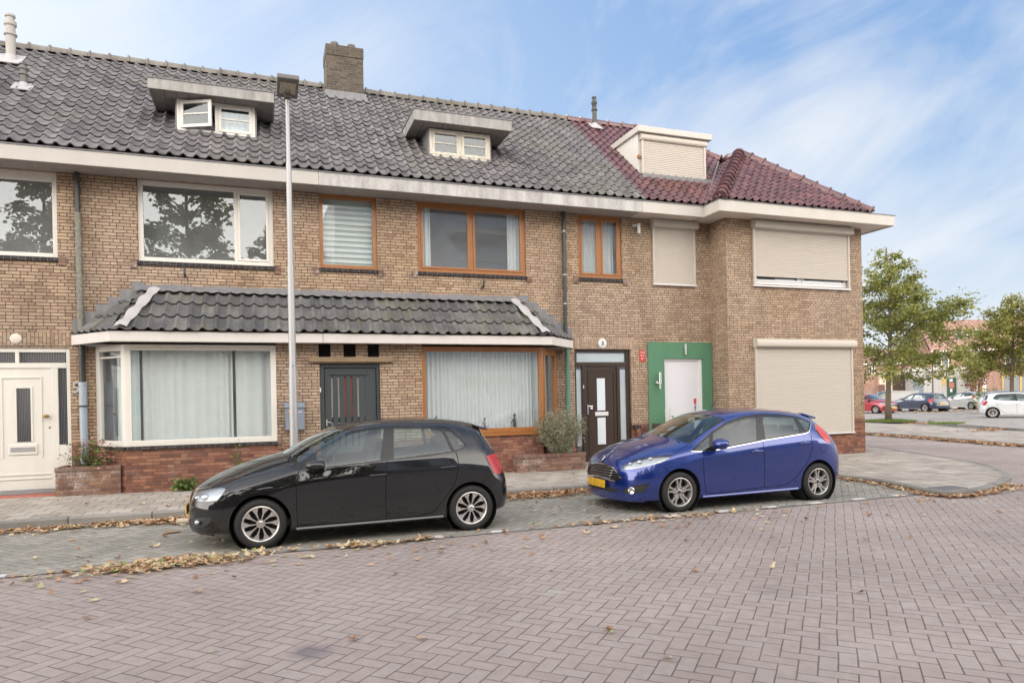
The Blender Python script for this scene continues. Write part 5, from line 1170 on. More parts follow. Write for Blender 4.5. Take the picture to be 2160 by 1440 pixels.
# ---------------------------------------------------------------- cars
def c7(x, y): return (380+x/3, 840+y/3)
def c5(x, y): return (380+x/6.546, 960+y/6.546)
def c9(x, y): return (540+x/7.2, 860+y/7.2)
def c10(x, y): return (820+x/7.2, 860+y/7.2)
def c6(x, y): return (1180+x/3, 680+y/3)
def c4(x, y): return (1240+x/5.5375, 840+y/5.5375)
def c8(x, y): return (1560+x/6, 840+y/6)
POLO = [
 [(-0.45,0,0.18),(-0.7,0,0.16),(-0.79,0,0.21),(-0.795,0,0.36),(-0.8,0,0.5),(-0.78,0,0.6),(-0.73,0,0.665),(-0.66,0,0.71),(-0.58,0,0.75)],
 [(-0.3,0,0.18),(-0.68,0.33,0.16),(-0.775,0.36,0.21),(-0.785,0.37,0.36),(-0.79,0.37,0.5),(-0.765,0.37,0.6),(-0.71,0.36,0.665),(-0.58,0.34,0.745),(-0.48,0,0.81)],
 [(-0.2,0,0.18),(-0.6,0.58,0.16),(-0.69,0.65,0.21),(-0.7,0.67,0.36),(-0.71,0.67,0.5),(-0.68,0.66,0.605),(-0.61,0.63,0.675),(-0.42,0.37,0.81),(-0.35,0,0.865)],
 [(0,0,0.18),(-0.46,0.68,0.16),(-0.51,0.79,0.21),(-0.51,0.81,0.36),(-0.51,0.81,0.5),(-0.48,0.785,0.625),(-0.41,0.71,0.725),(-0.25,0.39,0.875),(-0.18,0,0.92)],
 [(0.1,0,0.18),(-0.2,0.7,0.17),(-0.28,0.84,0.21),(-0.28,0.855,0.38),(-0.28,0.85,0.56),(-0.26,0.82,0.69),(-0.2,0.73,0.8),(-0.08,0.39,0.93),(0,0,0.97)],
 [(0.2,0,0.18),(0.08,0.72,0.17),(0.08,0.84,0.21),(0.08,0.852,0.4),(0.08,0.858,0.64),(0.1,0.82,0.765),(0.14,0.72,0.88),(0.13,0.4,0.985),(0.13,0,1.005)],
 [(0.4,0,0.18),(0.4,0.72,0.17),(0.4,0.83,0.19),(0.4,0.852,0.42),(0.4,0.862,0.715),(0.4,0.82,0.865),(0.44,0.715,0.945),(0.3,0.4,1.02),(0.24,0,1.025)],
 [(0.65,0,0.18),(0.65,0.72,0.17),(0.65,0.83,0.19),(0.65,0.852,0.42),(0.65,0.865,0.75),(0.65,0.825,0.895),(0.69,0.665,1.1),(0.58,0.385,1.18),(0.53,0,1.195)],
 [(0.98,0,0.18),(0.98,0.72,0.17),(0.98,0.83,0.19),(0.98,0.852,0.42),(0.98,0.867,0.765),(0.98,0.83,0.915),(1,0.61,1.27),(0.91,0.37,1.33),(0.86,0,1.345)],
 [(1.25,0,0.18),(1.25,0.72,0.17),(1.25,0.83,0.19),(1.25,0.852,0.42),(1.25,0.867,0.78),(1.25,0.83,0.93),(1.27,0.59,1.34),(1.2,0.36,1.395),(1.17,0,1.405)],
 [(1.7,0,0.18),(1.7,0.72,0.17),(1.7,0.83,0.19),(1.7,0.852,0.42),(1.7,0.867,0.795),(1.7,0.825,0.95),(1.7,0.585,1.355),(1.7,0.36,1.41),(1.7,0,1.42)],
 [(2.15,0,0.18),(2.15,0.72,0.17),(2.15,0.83,0.19),(2.15,0.852,0.42),(2.15,0.865,0.81),(2.15,0.815,0.97),(2.15,0.575,1.335),(2.15,0.35,1.395),(2.15,0,1.405)],
 [(2.5,0,0.18),(2.5,0.72,0.17),(2.5,0.835,0.21),(2.5,0.852,0.42),(2.5,0.862,0.81),(2.48,0.8,0.98),(2.45,0.56,1.295),(2.47,0.34,1.365),(2.47,0,1.375)],
 [(2.7,0,0.2),(2.78,0.68,0.2),(2.86,0.79,0.24),(2.885,0.82,0.42),(2.86,0.81,0.77),(2.77,0.74,0.97),(2.66,0.545,1.23),(2.66,0.33,1.325),(2.66,0,1.335)],
 [(2.75,0,0.2),(2.92,0.52,0.2),(3.04,0.6,0.26),(3.075,0.63,0.46),(3.01,0.62,0.72),(2.9,0.57,0.97),(2.74,0.43,1.23),(2.75,0.28,1.29),(2.76,0,1.31)],
 [(2.8,0,0.2),(2.97,0,0.2),(3.1,0,0.26),(3.13,0,0.48),(3.07,0,0.74),(2.96,0,0.97),(2.79,0,1.24),(2.8,0,1.275),(2.8,0,1.285)]]
FIES = [
 [(-0.4,0,0.17),(-0.73,0,0.14),(-0.82,0,0.19),(-0.83,0,0.34),(-0.84,0,0.5),(-0.81,0,0.65),(-0.77,0,0.71),(-0.7,0,0.755),(-0.62,0,0.8)],
 [(-0.3,0,0.17),(-0.71,0.34,0.14),(-0.8,0.38,0.19),(-0.81,0.39,0.34),(-0.82,0.39,0.5),(-0.785,0.38,0.65),(-0.73,0.38,0.725),(-0.62,0.35,0.795),(-0.5,0,0.865)],
 [(-0.2,0,0.17),(-0.61,0.6,0.14),(-0.7,0.65,0.19),(-0.7,0.67,0.34),(-0.7,0.68,0.5),(-0.66,0.66,0.66),(-0.59,0.61,0.755),(-0.45,0.38,0.865),(-0.36,0,0.93)],
 [(0,0,0.17),(-0.46,0.69,0.15),(-0.51,0.79,0.19),(-0.51,0.82,0.36),(-0.51,0.825,0.53),(-0.47,0.795,0.69),(-0.39,0.71,0.81),(-0.28,0.4,0.93),(-0.2,0,0.975)],
 [(0.1,0,0.17),(-0.2,0.71,0.16),(-0.27,0.85,0.19),(-0.27,0.872,0.38),(-0.27,0.872,0.58),(-0.25,0.83,0.74),(-0.19,0.73,0.86),(-0.1,0.4,0.975),(-0.04,0,1.01)],
 [(0.2,0,0.17),(0,0.73,0.16),(0,0.855,0.19),(0,0.872,0.4),(0,0.882,0.66),(0,0.84,0.8),(0.03,0.73,0.9),(0.02,0.4,0.995),(0.03,0,1.02)],
 [(0.3,0,0.17),(0.24,0.74,0.16),(0.24,0.85,0.18),(0.24,0.872,0.42),(0.24,0.885,0.715),(0.24,0.84,0.845),(0.25,0.73,0.935),(0.12,0.41,1.025),(0.08,0,1.04)],
 [(0.6,0,0.17),(0.55,0.74,0.16),(0.55,0.85,0.18),(0.55,0.872,0.42),(0.55,0.887,0.755),(0.55,0.845,0.88),(0.58,0.675,1.11),(0.46,0.39,1.18),(0.4,0,1.2)],
 [(0.95,0,0.17),(0.95,0.74,0.16),(0.95,0.85,0.18),(0.95,0.872,0.42),(0.95,0.888,0.79),(0.95,0.845,0.91),(0.97,0.62,1.29),(0.86,0.38,1.345),(0.82,0,1.36)],
 [(1.25,0,0.17),(1.25,0.74,0.16),(1.25,0.85,0.18),(1.25,0.872,0.42),(1.25,0.888,0.82),(1.25,0.845,0.94),(1.27,0.6,1.35),(1.2,0.37,1.405),(1.17,0,1.415)],
 [(1.7,0,0.17),(1.7,0.74,0.16),(1.7,0.85,0.18),(1.7,0.872,0.42),(1.7,0.888,0.855),(1.7,0.84,0.985),(1.7,0.59,1.355),(1.7,0.37,1.41),(1.7,0,1.425)],
 [(2.15,0,0.17),(2.15,0.74,0.16),(2.15,0.85,0.2),(2.15,0.872,0.42),(2.15,0.886,0.895),(2.15,0.825,1.03),(2.15,0.575,1.325),(2.15,0.36,1.385),(2.15,0,1.4)],
 [(2.5,0,0.18),(2.5,0.74,0.18),(2.5,0.86,0.22),(2.5,0.872,0.44),(2.5,0.88,0.925),(2.47,0.795,1.075),(2.45,0.555,1.28),(2.46,0.35,1.345),(2.46,0,1.36)],
 [(2.7,0,0.2),(2.78,0.68,0.2),(2.87,0.8,0.24),(2.92,0.845,0.44),(2.88,0.83,0.89),(2.75,0.72,1.05),(2.64,0.53,1.235),(2.62,0.33,1.31),(2.62,0,1.325)],
 [(2.75,0,0.2),(2.92,0.52,0.2),(3.06,0.62,0.26),(3.12,0.65,0.48),(3.05,0.64,0.8),(2.88,0.58,1.03),(2.73,0.43,1.23),(2.72,0.28,1.285),(2.72,0,1.3)],
 [(2.8,0,0.2),(2.97,0,0.2),(3.14,0,0.28),(3.18,0,0.5),(3.09,0,0.82),(2.93,0,1.03),(2.77,0,1.23),(2.76,0,1.27),(2.76,0,1.285)]]
from mathutils.bvhtree import BVHTree
# tags
T_BODY, T_DF, T_DR, T_TRIM, T_SEAM, T_GF, T_GR, T_GQ, T_WS, T_RW, T_HEAD, T_TAIL, T_GRILLE, T_CHROME, T_LOW, T_GT, T_HOOD = range(17)
CS = .972
def subd_cage(cage, level):
    bm = bmesh.new(); tl = bm.faces.layers.int.new('tg'); cr = bm.edges.layers.float.new('crease_edge')
    ns, nl = len(cage), 9
    V = [[bm.verts.new(cage[i][j]) for j in range(nl)] for i in range(ns)]
    for i in range(ns-1):
        for j in range(nl-1):
            f = bm.faces.new((V[i][j], V[i+1][j], V[i+1][j+1], V[i][j+1])); t = T_BODY
            if 6 <= i < 8 and j >= 6: t = T_WS
            if i >= 13 and j == 5: t = T_RW
            if i < 6 and j >= 6: t = T_HOOD
            f[tl] = t
    def crease(a, b, v):
        e = bm.edges.get((a, b))
        if e: e[cr] = v
    for j in range(6, nl-1): crease(V[6][j], V[6][j+1], .55); crease(V[8][j], V[8][j+1], .3)
    for i in range(6, 8): crease(V[i][6], V[i+1][6], .4)
    for i in range(0, ns-1): crease(V[i][2], V[i+1][2], .6)
    for i in range(3, 13): crease(V[i][5], V[i+1][5], .45)
    for i in range(8, 13): crease(V[i][6], V[i+1][6], .3)
    for i in range(5, 13): crease(V[i][4], V[i+1][4], .7)
    for i in range(0, 6): crease(V[i][6], V[i+1][6], .35)
    for i in range(13, ns-1): crease(V[i][6], V[i+1][6], .5); crease(V[i][5], V[i+1][5], .3)
    # mirror so the centre line stays smooth, cut back to a half after subdivision
    geom = bm.verts[:]+bm.edges[:]+bm.faces[:]
    bmesh.ops.mirror(bm, geom=geom, matrix=Matrix.Identity(4), merge_dist=.0005, axis='Y')
    bmesh.ops.remove_doubles(bm, verts=bm.verts, dist=.0005)
    bad = [f for f in bm.faces if f.calc_area() < 1e-9]
    if bad: bmesh.ops.delete(bm, geom=bad, context='FACES')
    bmesh.ops.recalc_face_normals(bm, faces=bm.faces)
    me = bpy.data.meshes.new('tmp'); bm.to_mesh(me); bm.free()
    ob = bpy.data.objects.new('tmp', me); COL.objects.link(ob); md = ob.modifiers.new('s', 'SUBSURF'); md.levels = level; md.render_levels = level
    dg = bpy.context.evaluated_depsgraph_get(); dg.update(); m2 = bpy.data.meshes.new_from_object(ob.evaluated_get(dg))
    bpy.data.objects.remove(ob)
    bm = bmesh.new(); bm.from_mesh(m2); bpy.data.meshes.remove(m2)
    bmesh.ops.bisect_plane(bm, geom=bm.verts[:]+bm.edges[:]+bm.faces[:], plane_co=(0, 0, 0), plane_no=(0, -1, 0), clear_outer=True, dist=1e-5); bm.normal_update()
    bmesh.ops.recalc_face_normals(bm, faces=bm.faces)
    if sum(f.normal.z*f.calc_area() for f in bm.faces if f.calc_center_median().z > 1.0) < 0: bmesh.ops.reverse_faces(bm, faces=bm.faces)
    return bm
def inpoly(p, poly):
    x, y = p; c = False; n = len(poly); j = n-1
    for i in range(n):
        xi, yi = poly[i]; xj, yj = poly[j]
        if (yi > y) != (yj > y) and x < (xj-xi)*(y-yi)/(yj-yi)+xi: c = not c
        j = i
    return c
REFS = {}
class NormalRef:
    """smooth normals of the uncut surface, looked up for every vertex of the cut panels"""
    def __init__(s, bm):
        s.bm = bm.copy(); bmesh.ops.triangulate(s.bm, faces=s.bm.faces); s.bm.normal_update(); s.bm.faces.ensure_lookup_table()
        s.t = BVHTree.FromBMesh(s.bm)
    def at(s, p):
        co, no, i, d = s.t.find_nearest(p)
        if i is None: return Vector((0, 0, 1)), 9
        f = s.bm.faces[i]; a, b, c = [v.co for v in f.verts]; na, nb, nc = [v.normal for v in f.verts]
        v0, v1, v2 = b-a, c-a, co-a; d00, d01, d11, d20, d21 = v0.dot(v0), v0.dot(v1), v1.dot(v1), v2.dot(v0), v2.dot(v1); de = d00*d11-d01*d01
        if abs(de) < 1e-16: return no, d
        v = (d11*d20-d01*d21)/de; w = (d00*d21-d01*d20)/de
        n = (na*(1-v-w)+nb*v+nc*w)
        return (n.normalized() if n.length > 1e-6 else no), d
class Cutter:
    def __init__(s, bm, X0, YC):
        s.bm = bm; s.X0 = X0; s.YC = YC; REFS[id(bm)] = NormalRef(bm); s.tl = bm.faces.layers.int['tg']; s.cam = Vector(((0-X0)/CS, (YC-0)/CS, CH/CS))
    def ray(s, p):
        r = pixray(*p); return Vector((r.x, -r.y, r.z))
    def px(s, c): return w2p(s.X0+c.x*CS, s.YC-c.y*CS, c.z*CS)
    def cut_px(s, poly, t, only=None, filt=None):
        xs = [p[0] for p in poly]; ys = [p[1] for p in poly]; BB = (min(xs)-2, max(xs)+2, min(ys)-2, max(ys)+2)
        def cand(bb=BB):
            x0, x1, y0, y1 = bb
            out = []
            for f in s.bm.faces:
                if only is not None and f[s.tl] not in only: continue
                c = f.calc_center_median()
                if f.normal.dot(s.cam-c) < 0: continue
                if filt and not filt(c): continue
                vx = [s.px(v.co) for v in f.verts]
                if max(v[0] for v in vx) < x0 or min(v[0] for v in vx) > x1 or max(v[1] for v in vx) < y0 or min(v[1] for v in vx) > y1: continue
                out.append(f)
            return out
        n = len(poly)
        for i in range(n):
            a, b = poly[i], poly[(i+1) % n]
            no = s.ray(a).cross(s.ray(b))
            if no.length < 1e-9: continue
            fs = cand((min(a[0], b[0])-.4, max(a[0], b[0])+.4, min(a[1], b[1])-.4, max(a[1], b[1])+.4)); g = set(fs)
            for f in fs: g.update(f.edges); g.update(f.verts)
            bmesh.ops.bisect_plane(s.bm, geom=list(g), plane_co=s.cam, plane_no=no.normalized(), dist=1e-5)
        for f in cand():
            if inpoly(s.px(f.calc_center_median()), poly): f[s.tl] = t
    def line_px(s, pts, w=1.1, t=T_SEAM, only=None, filt=None):
        for i in range(len(pts)-1):
            a, b = Vector(pts[i]), Vector(pts[i+1]); d = (b-a).normalized(); n = Vector((-d.y, d.x))*w/2; e = d*.15
            s.cut_px([tuple(a+n-e), tuple(b+n+e), tuple(b-n+e), tuple(a-n-e)], t, only, filt)
    def circle_xz(s, cx, cz, r, n=40):
        ring = [(cx+r*math.cos(6.2832*k/n), cz+r*math.sin(6.2832*k/n)) for k in range(n)]
        for i in range(n):
            a, b = ring[i], ring[(i+1) % n]
            if a[1] < .1 and b[1] < .1: continue
            no = Vector((b[1]-a[1], 0, -(b[0]-a[0]))).normalized()
            fs = [f for f in s.bm.faces if f.calc_center_median().y > .5 and abs(f.calc_center_median().x-cx) < r+.12 and f.calc_center_median().z < cz+r+.15]
            g = set(fs)
            for f in fs: g.update(f.edges); g.update(f.verts)
            bmesh.ops.bisect_plane(s.bm, geom=list(g), plane_co=(a[0], 0, a[1]), plane_no=no, dist=1e-5)
        kill = [f for f in s.bm.faces if f.calc_center_median().y > .45 and math.hypot(f.calc_center_median().x-cx, f.calc_center_median().z-cz) < r-.0008]
        bmesh.ops.delete(s.bm, geom=kill, context='FACES')
        # turned-in lip of the arch
        ed = [e for e in s.bm.edges if len(e.link_faces) == 1 and all(abs(math.hypot(v.co.x-cx, v.co.z-cz)-r) < .012 and v.co.y > .45 for v in e.verts)]
        ret = bmesh.ops.extrude_edge_only(s.bm, edges=ed)
        for v in [q for q in ret['geom'] if isinstance(q, bmesh.types.BMVert)]: v.co.y -= .05
        for f in [q for q in ret['geom'] if isinstance(q, bmesh.types.BMFace)]: f[s.tl] = T_TRIM
CARCOL = {}
def tag_mesh(bm, tl, tags, sides, name, mat, root, inset=0.0, smooth=45, sides_sep=False, solid=0.0):
    """extract the faces of the half body carrying one of the tags; mirror to the other side"""
    out = []
    src = [f for f in bm.faces if f[tl] in tags]
    if not src: return out
    ref = REFS[id(bm)]; vs = {}; V = []; Fc = []; NN = []; OK = []
    for f in src:
        for v in f.verts:
            if v not in vs:
                vs[v] = len(V); n_, d_ = ref.at(v.co); V.append((v.co-n_*inset)*CS); NN.append(n_); OK.append(d_ < .004)
        Fc.append([vs[v] for v in f.verts])
    def emit(flips, nm):
        me = bpy.data.meshes.new(nm); VV = []; FF = []; N2 = []
        for fl in flips:
            b = len(VV)
            # local half +y is the near side, i.e. world -y
            VV += [(p[0], -p[1] if not fl else p[1], p[2]) for p in V]; N2 += [(n_.x, -n_.y if not fl else n_.y, n_.z) for n_ in NN]
            for f in Fc: FF.append([b+i for i in (reversed(f) if not fl else f)])
        me.from_pydata(VV, [], FF); me.materials.append(mat)
        me.shade_smooth()
        if all(OK): me.normals_split_custom_set_from_vertices(N2)
        else: set_sharp(me, smooth)
        o = bpy.data.objects.new(nm, me); COL.objects.link(o); o.parent = root
        if solid:
            md = o.modifiers.new('s', 'SOLIDIFY'); md.thickness = solid; md.offset = -1
        out.append(o)
    if sides_sep: emit([False], name); emit([True], name)
    else: emit([False, True], name)
    return out
def wheel(root, x, y, r, sgn, style, width=.19):
    """sgn -1: outer face towards -y"""
    t = bpy.data.objects.new('wheel', None)
    m = MB(); hw = width/2; c = (x, y, r); ax = (0, sgn, 0)
    rim = r*.695
    prof = [(rim, -hw*.8), (rim+.01, -hw), (r-.03, -hw), (r-.008, -hw*.8), (r, -hw*.55), (r, hw*.55), (r-.007, hw*.8), (r-.028, hw), (rim+.03, hw+.002), (rim+.008, hw-.003), (rim, hw*.85)]
    m.lathe(prof, c, ax, 48); ty = m.build('wheel', M['rubber'], root, smooth=50, local=True)
    # tread grooves
    g = MB()
    for k in range(60):
        a = 6.2832*k/60; 
        for s_ in (-1, 1):
            cx, cz = x+math.cos(a)*(r-.002), r+math.sin(a)*(r-.002)
            g.obox((cx, y+s_*hw*.62, cz), (-math.sin(a), 0, math.cos(a)), (0, 1, 0), (math.cos(a), 0, math.sin(a)), .003, hw*.3, .0035)
    g.build('tread_block_grooves', M['seam'], ty, local=True)
    rm = MB(); rm.lathe([(rim+.006, hw*.93), (rim-.004, hw*.97), (rim-.012, hw*.9), (rim-.02, hw*.55), (rim-.022, -hw*.9)], c, ax, 48)
    def pol(rr, a, d): return (x+math.cos(a)*rr, y+sgn*(hw*d), r+math.sin(a)*rr)
    dk = MB(); dk.lathe([(rim-.018, hw*.1), (.0, hw*.12)], c, ax, 40); dk.lathe([(.12, hw*.25), (.125, hw*.2)], c, ax, 30)
    dk.build('wheel_backing', M['seam'], ty, local=True)
    if style == 'turbine':
        for k in range(10):
            a0 = R(36)*k+.1
            P = [(.036, -5), (.036, 3), (.080, 6), (.120, 7.5), (rim-.010, 17), (rim-.010, -6), (.120, -2.5)]
            ang = [(q, a0+sgn*R(w_)) for q, w_ in P]
            top = [pol(q, a, .80 if q > .15 else (.72 if q > .06 else .66)) for q, a in ang]; bot = [(p[0], p[1]-sgn*.025, p[2]) for p in top]; n = len(P)
            rm.add(top+bot, [tuple(range(n)), tuple(range(2*n-1, n-1, -1))]+[(i, n+i, n+(i+1) % n, (i+1) % n) for i in range(n)])
        rm.lathe([(0, hw*.66), (.045, hw*.66), (.05, hw*.4)], c, ax, 20)
        mt = 'alloy'
    else:
        for k in range(5):
            for dlt in (-1, 1):
                a0 = R(72)*k+R(20 if style == 'double' else 0)
                P = [(.03, a0+dlt*.5), (.07, a0+dlt*.30), (.11, a0+dlt*.155), (rim-.008, a0+dlt*.20)]
                W = [.016, .018, .013, .013]; L = []; Rr = []
                for (q, a), w_ in zip(P, W):
                    px_, pz_ = math.cos(a)*q, math.sin(a)*q; tx, tz = -math.sin(a), math.cos(a)
                    d = .62+.18*q/rim
                    L.append((x+px_+tx*w_, y+sgn*hw*d, r+pz_+tz*w_)); Rr.append((x+px_-tx*w_, y+sgn*hw*d, r+pz_-tz*w_))
                top = L+Rr[::-1]; bot = [(p[0], p[1]-sgn*.035, p[2]) for p in top]; n = len(top)
                rm.add(top+bot, [(0, 1, 6, 7), (1, 2, 5, 6), (2, 3, 4, 5)]+[(i, n+i, n+(i+1) % n, (i+1) % n) for i in range(n)])
        rm.lathe([(0, hw*.7), (.03, hw*.7), (.036, hw*.66), (.075, hw*.62), (.08, hw*.3)], c, ax, 24)
        mt = 'alloy_g' if style == 'double' else 'alloy'
    rmo = rm.build('rim', M[mt], ty, local=True, fixn=True, smooth=30)
    h = MB()
    if style == 'double':
        for k in range(5):
            a = R(72)*k+R(56); h.lathe([(.012, hw*.60), (.012, hw*.72), (0, hw*.72)], (x+math.cos(a)*.055, y, r+math.sin(a)*.055), ax, 8)
        h.lathe([(.026, hw*.71), (.024, hw*.75), (0, hw*.75)], c, ax, 16); h.build('hub_cap', M['navy_paint'], ty, local=True, smooth=40)
    else:
        h.lathe([(.028, hw*.66), (.03, hw*.72), (.026, hw*.74), (.024, hw*.71), (0, hw*.71)], c, ax, 20)
        if style == 'turbine':   # small roundel with two stacked chevrons
            for (p, q) in (((-.013, .016), (0, .0)), ((0, 0), (.013, .016)), ((-.018, .006), (-.009, -.018)), ((-.009, -.018), (0, -.002)), ((0, -.002), (.009, -.018)), ((.009, -.018), (.018, .006))):
                h.bar((x+p[0], y+sgn*hw*.72, r+p[1]), (x+q[0], y+sgn*hw*.72, r+q[1]), .0035, .003, (0, 1, 0))
        h.build('hub_cap', M['chrome'], ty, local=True, smooth=40)
    bpy.data.objects.remove(t); return ty
def ell(mb, c, rx, ry, rz, n=12): mb.ball(c, rx, ry, rz, n)
def seats(root, x0=.95):
    m = MB()
    for x, ys in ((1.15, (-.36, .36)), (1.95, (-.36, 0.0, .36))):
        for y in ys:
            w_ = .24 if x < 1.5 else .2
            m.obox((x*CS, y*CS, .42), (1, 0, .1), (0, 1, 0), (-.1, 0, 1), .24, w_, .07); m.obox(((x+.27)*CS, y*CS, .70), (1, 0, -.22), (0, 1, 0), (.22, 0, 1), .06, w_*.95, .28); m.obox(((x+.35)*CS, y*CS, 1.03), (1, 0, -.2), (0, 1, 0), (.2, 0, 1), .045, .12, .07)
    m.build('seats', M['interior'], root, bevel=.02, local=True)
    m = MB(); m.obox((.52*CS, 0, .80), (1, 0, -.1), (0, 1, 0), (.1, 0, 1), .26, .70, .09); m.box(.2, 2.6, -.72, .72, .2, .3); m.build('dashboard_and_floor', M['interior'], root, local=True, bevel=.03)
    m = MB(); n = 20; ring = [(.80+.05*math.sin(6.2832*k/n)*.6, -.36+.17*math.cos(6.2832*k/n), .83+.17*math.sin(6.2832*k/n)) for k in range(n+1)]; m.tube(ring, .014, 6, caps=False); m.build('steering_wheel', M['interior'], root, local=True, smooth=True)
    m = MB(); m.box(.90, .93, -.1, .1, 1.20, 1.25); m.build('rear_view_mirror', M['trim'], root, local=True, bevel=.01)
def common(root, bm, tl, paint, wheel_style, wb, ry, fr, half=.84, glass='carglass', tailmat='redlens'):
    tag_mesh(bm, tl, [T_BODY], 0, 'body', paint, root)
    tag_mesh(bm, tl, [T_HOOD], 0, 'bonnet', paint, root)
    for o in tag_mesh(bm, tl, [T_DF], 0, 'front_door', paint, root, sides_sep=True): pass
    for o in tag_mesh(bm, tl, [T_DR], 0, 'rear_door', paint, root, sides_sep=True): pass
    tag_mesh(bm, tl, [T_TRIM, T_GT], 0, 'window_surround', M['trim'], root, inset=.003, sides_sep=True)
    tag_mesh(bm, tl, [T_SEAM], 0, 'panel_gaps', M['seam'], root, inset=.004)
    tag_mesh(bm, tl, [T_LOW], 0, 'bumper_grilles', M['trimg'], root, inset=.006)
    tag_mesh(bm, tl, [T_CHROME], 0, 'chrome_strips', M['chrome'], root, inset=-.002)
    for tg in (T_GF, T_GR, T_GQ): tag_mesh(bm, tl, [tg], 0, 'side_window', M['carglass_dark' if tg != T_GF and glass == 'dark' else 'carglass'], root, inset=.006, sides_sep=True)
    tag_mesh(bm, tl, [T_WS], 0, 'windscreen', M['carglass'], root, inset=.003)
    tag_mesh(bm, tl, [T_RW], 0, 'rear_window', M['carglass'], root, inset=.003)
    for o in tag_mesh(bm, tl, [T_TAIL], 0, 'tail_light', M[tailmat], root, inset=-.006, sides_sep=True): pass
    tag_mesh(bm, tl, [T_GRILLE], 0, 'radiator_grille', M['trim'], root, inset=.012)
    for sgn in (-1, 1):
        for x in (0, wb):
            wheel(root, x*CS, sgn*(half-.105)*CS, ry*CS, sgn, wheel_style)
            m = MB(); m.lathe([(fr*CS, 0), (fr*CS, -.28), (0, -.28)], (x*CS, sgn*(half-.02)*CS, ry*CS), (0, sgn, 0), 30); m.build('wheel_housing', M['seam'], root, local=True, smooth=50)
    seats(root)
def headlights(root, bm, tl, inner):
    L = tag_mesh(bm, tl, [T_HEAD], 0, 'headlight', M['lens'], root, inset=-.003, sides_sep=True)
    B = tag_mesh(bm, tl, [T_HEAD], 0, 'headlight_bowl', M['lamp_in'], root, inset=.03, sides_sep=True)
    for a, b in zip(L, B): b.parent = a
    for k, (x, y, z, rx, ry, rz) in enumerate(inner):
        for s_, o in ((-1, L[0]), (1, L[1])):
            m = MB(); m.ball((x*CS, s_*y*CS, z*CS), rx, ry, rz, 14); m.build('reflector', M['reflector'], o, local=True, smooth=True)
def placeholder(): pass
def handle(root, xa, xb, y, z, z2, paint, st=0):
    for s_ in (-1, 1):
        m = MB(); n = 8; pts = []
        for i in range(n+1):
            t = i/n; pts.append(((xa+(xb-xa)*t)*CS, s_*(y+.018+.014*math.sin(math.pi*t))*CS, (z+(z2-z)*t)*CS))
        m.tube(pts, [.007]+[.012]*(n-1)+[.009], 8); h = m.build('door_handle', paint, root, local=True, smooth=True)
        m = MB(); cx = (xa+xb)/2*CS; m.ball((cx, s_*(y-.004)*CS, (z+z2)/2*CS), .055, .012, .032, 14); m.build('handle_recess', M['seam'] if st == 0 else paint, h, local=True, smooth=True)
def mirror(root, x, z, y, paint, sz=(.075, .10, .062), ind=False):
    for s_ in (-1, 1):
        m = MB(); m.ball((x*CS, s_*y*CS, z*CS), *sz, 18)
        m.v = [(px_ if px_ < (x+.07)*CS else (x+.07)*CS+(px_-(x+.07)*CS)*.3, py_, pz_) for px_, py_, pz_ in m.v]
        h = m.build('wing_mirror', paint, root, local=True, smooth=True)
        m = MB(); m.tube([((x-.0)*CS, s_*(y-.05)*CS, (z-.045)*CS), ((x-.03)*CS, s_*(y-.13)*CS, (z-.075)*CS)], [.02, .026], 8); m.build('mirror_foot', M['trim'], h, local=True, smooth=True)
        if ind: m = MB(); m.ball(((x-.005)*CS, s_*(y+.055)*CS, (z-.0)*CS), .055, .045, .012, 10); m.build('indicator', M['lens'], h, local=True, smooth=True)
def plate(root, x, z, tilt=0.0, front=True, mat='plate'):
    m = MB(); m.obox((x*CS, 0, z*CS), (0, 1, 0), (math.sin(tilt), 0, math.cos(tilt)), (1, 0, 0), .255, .055, .006); return m.build('licence_plate', M[mat], root, local=True, bevel=.004)
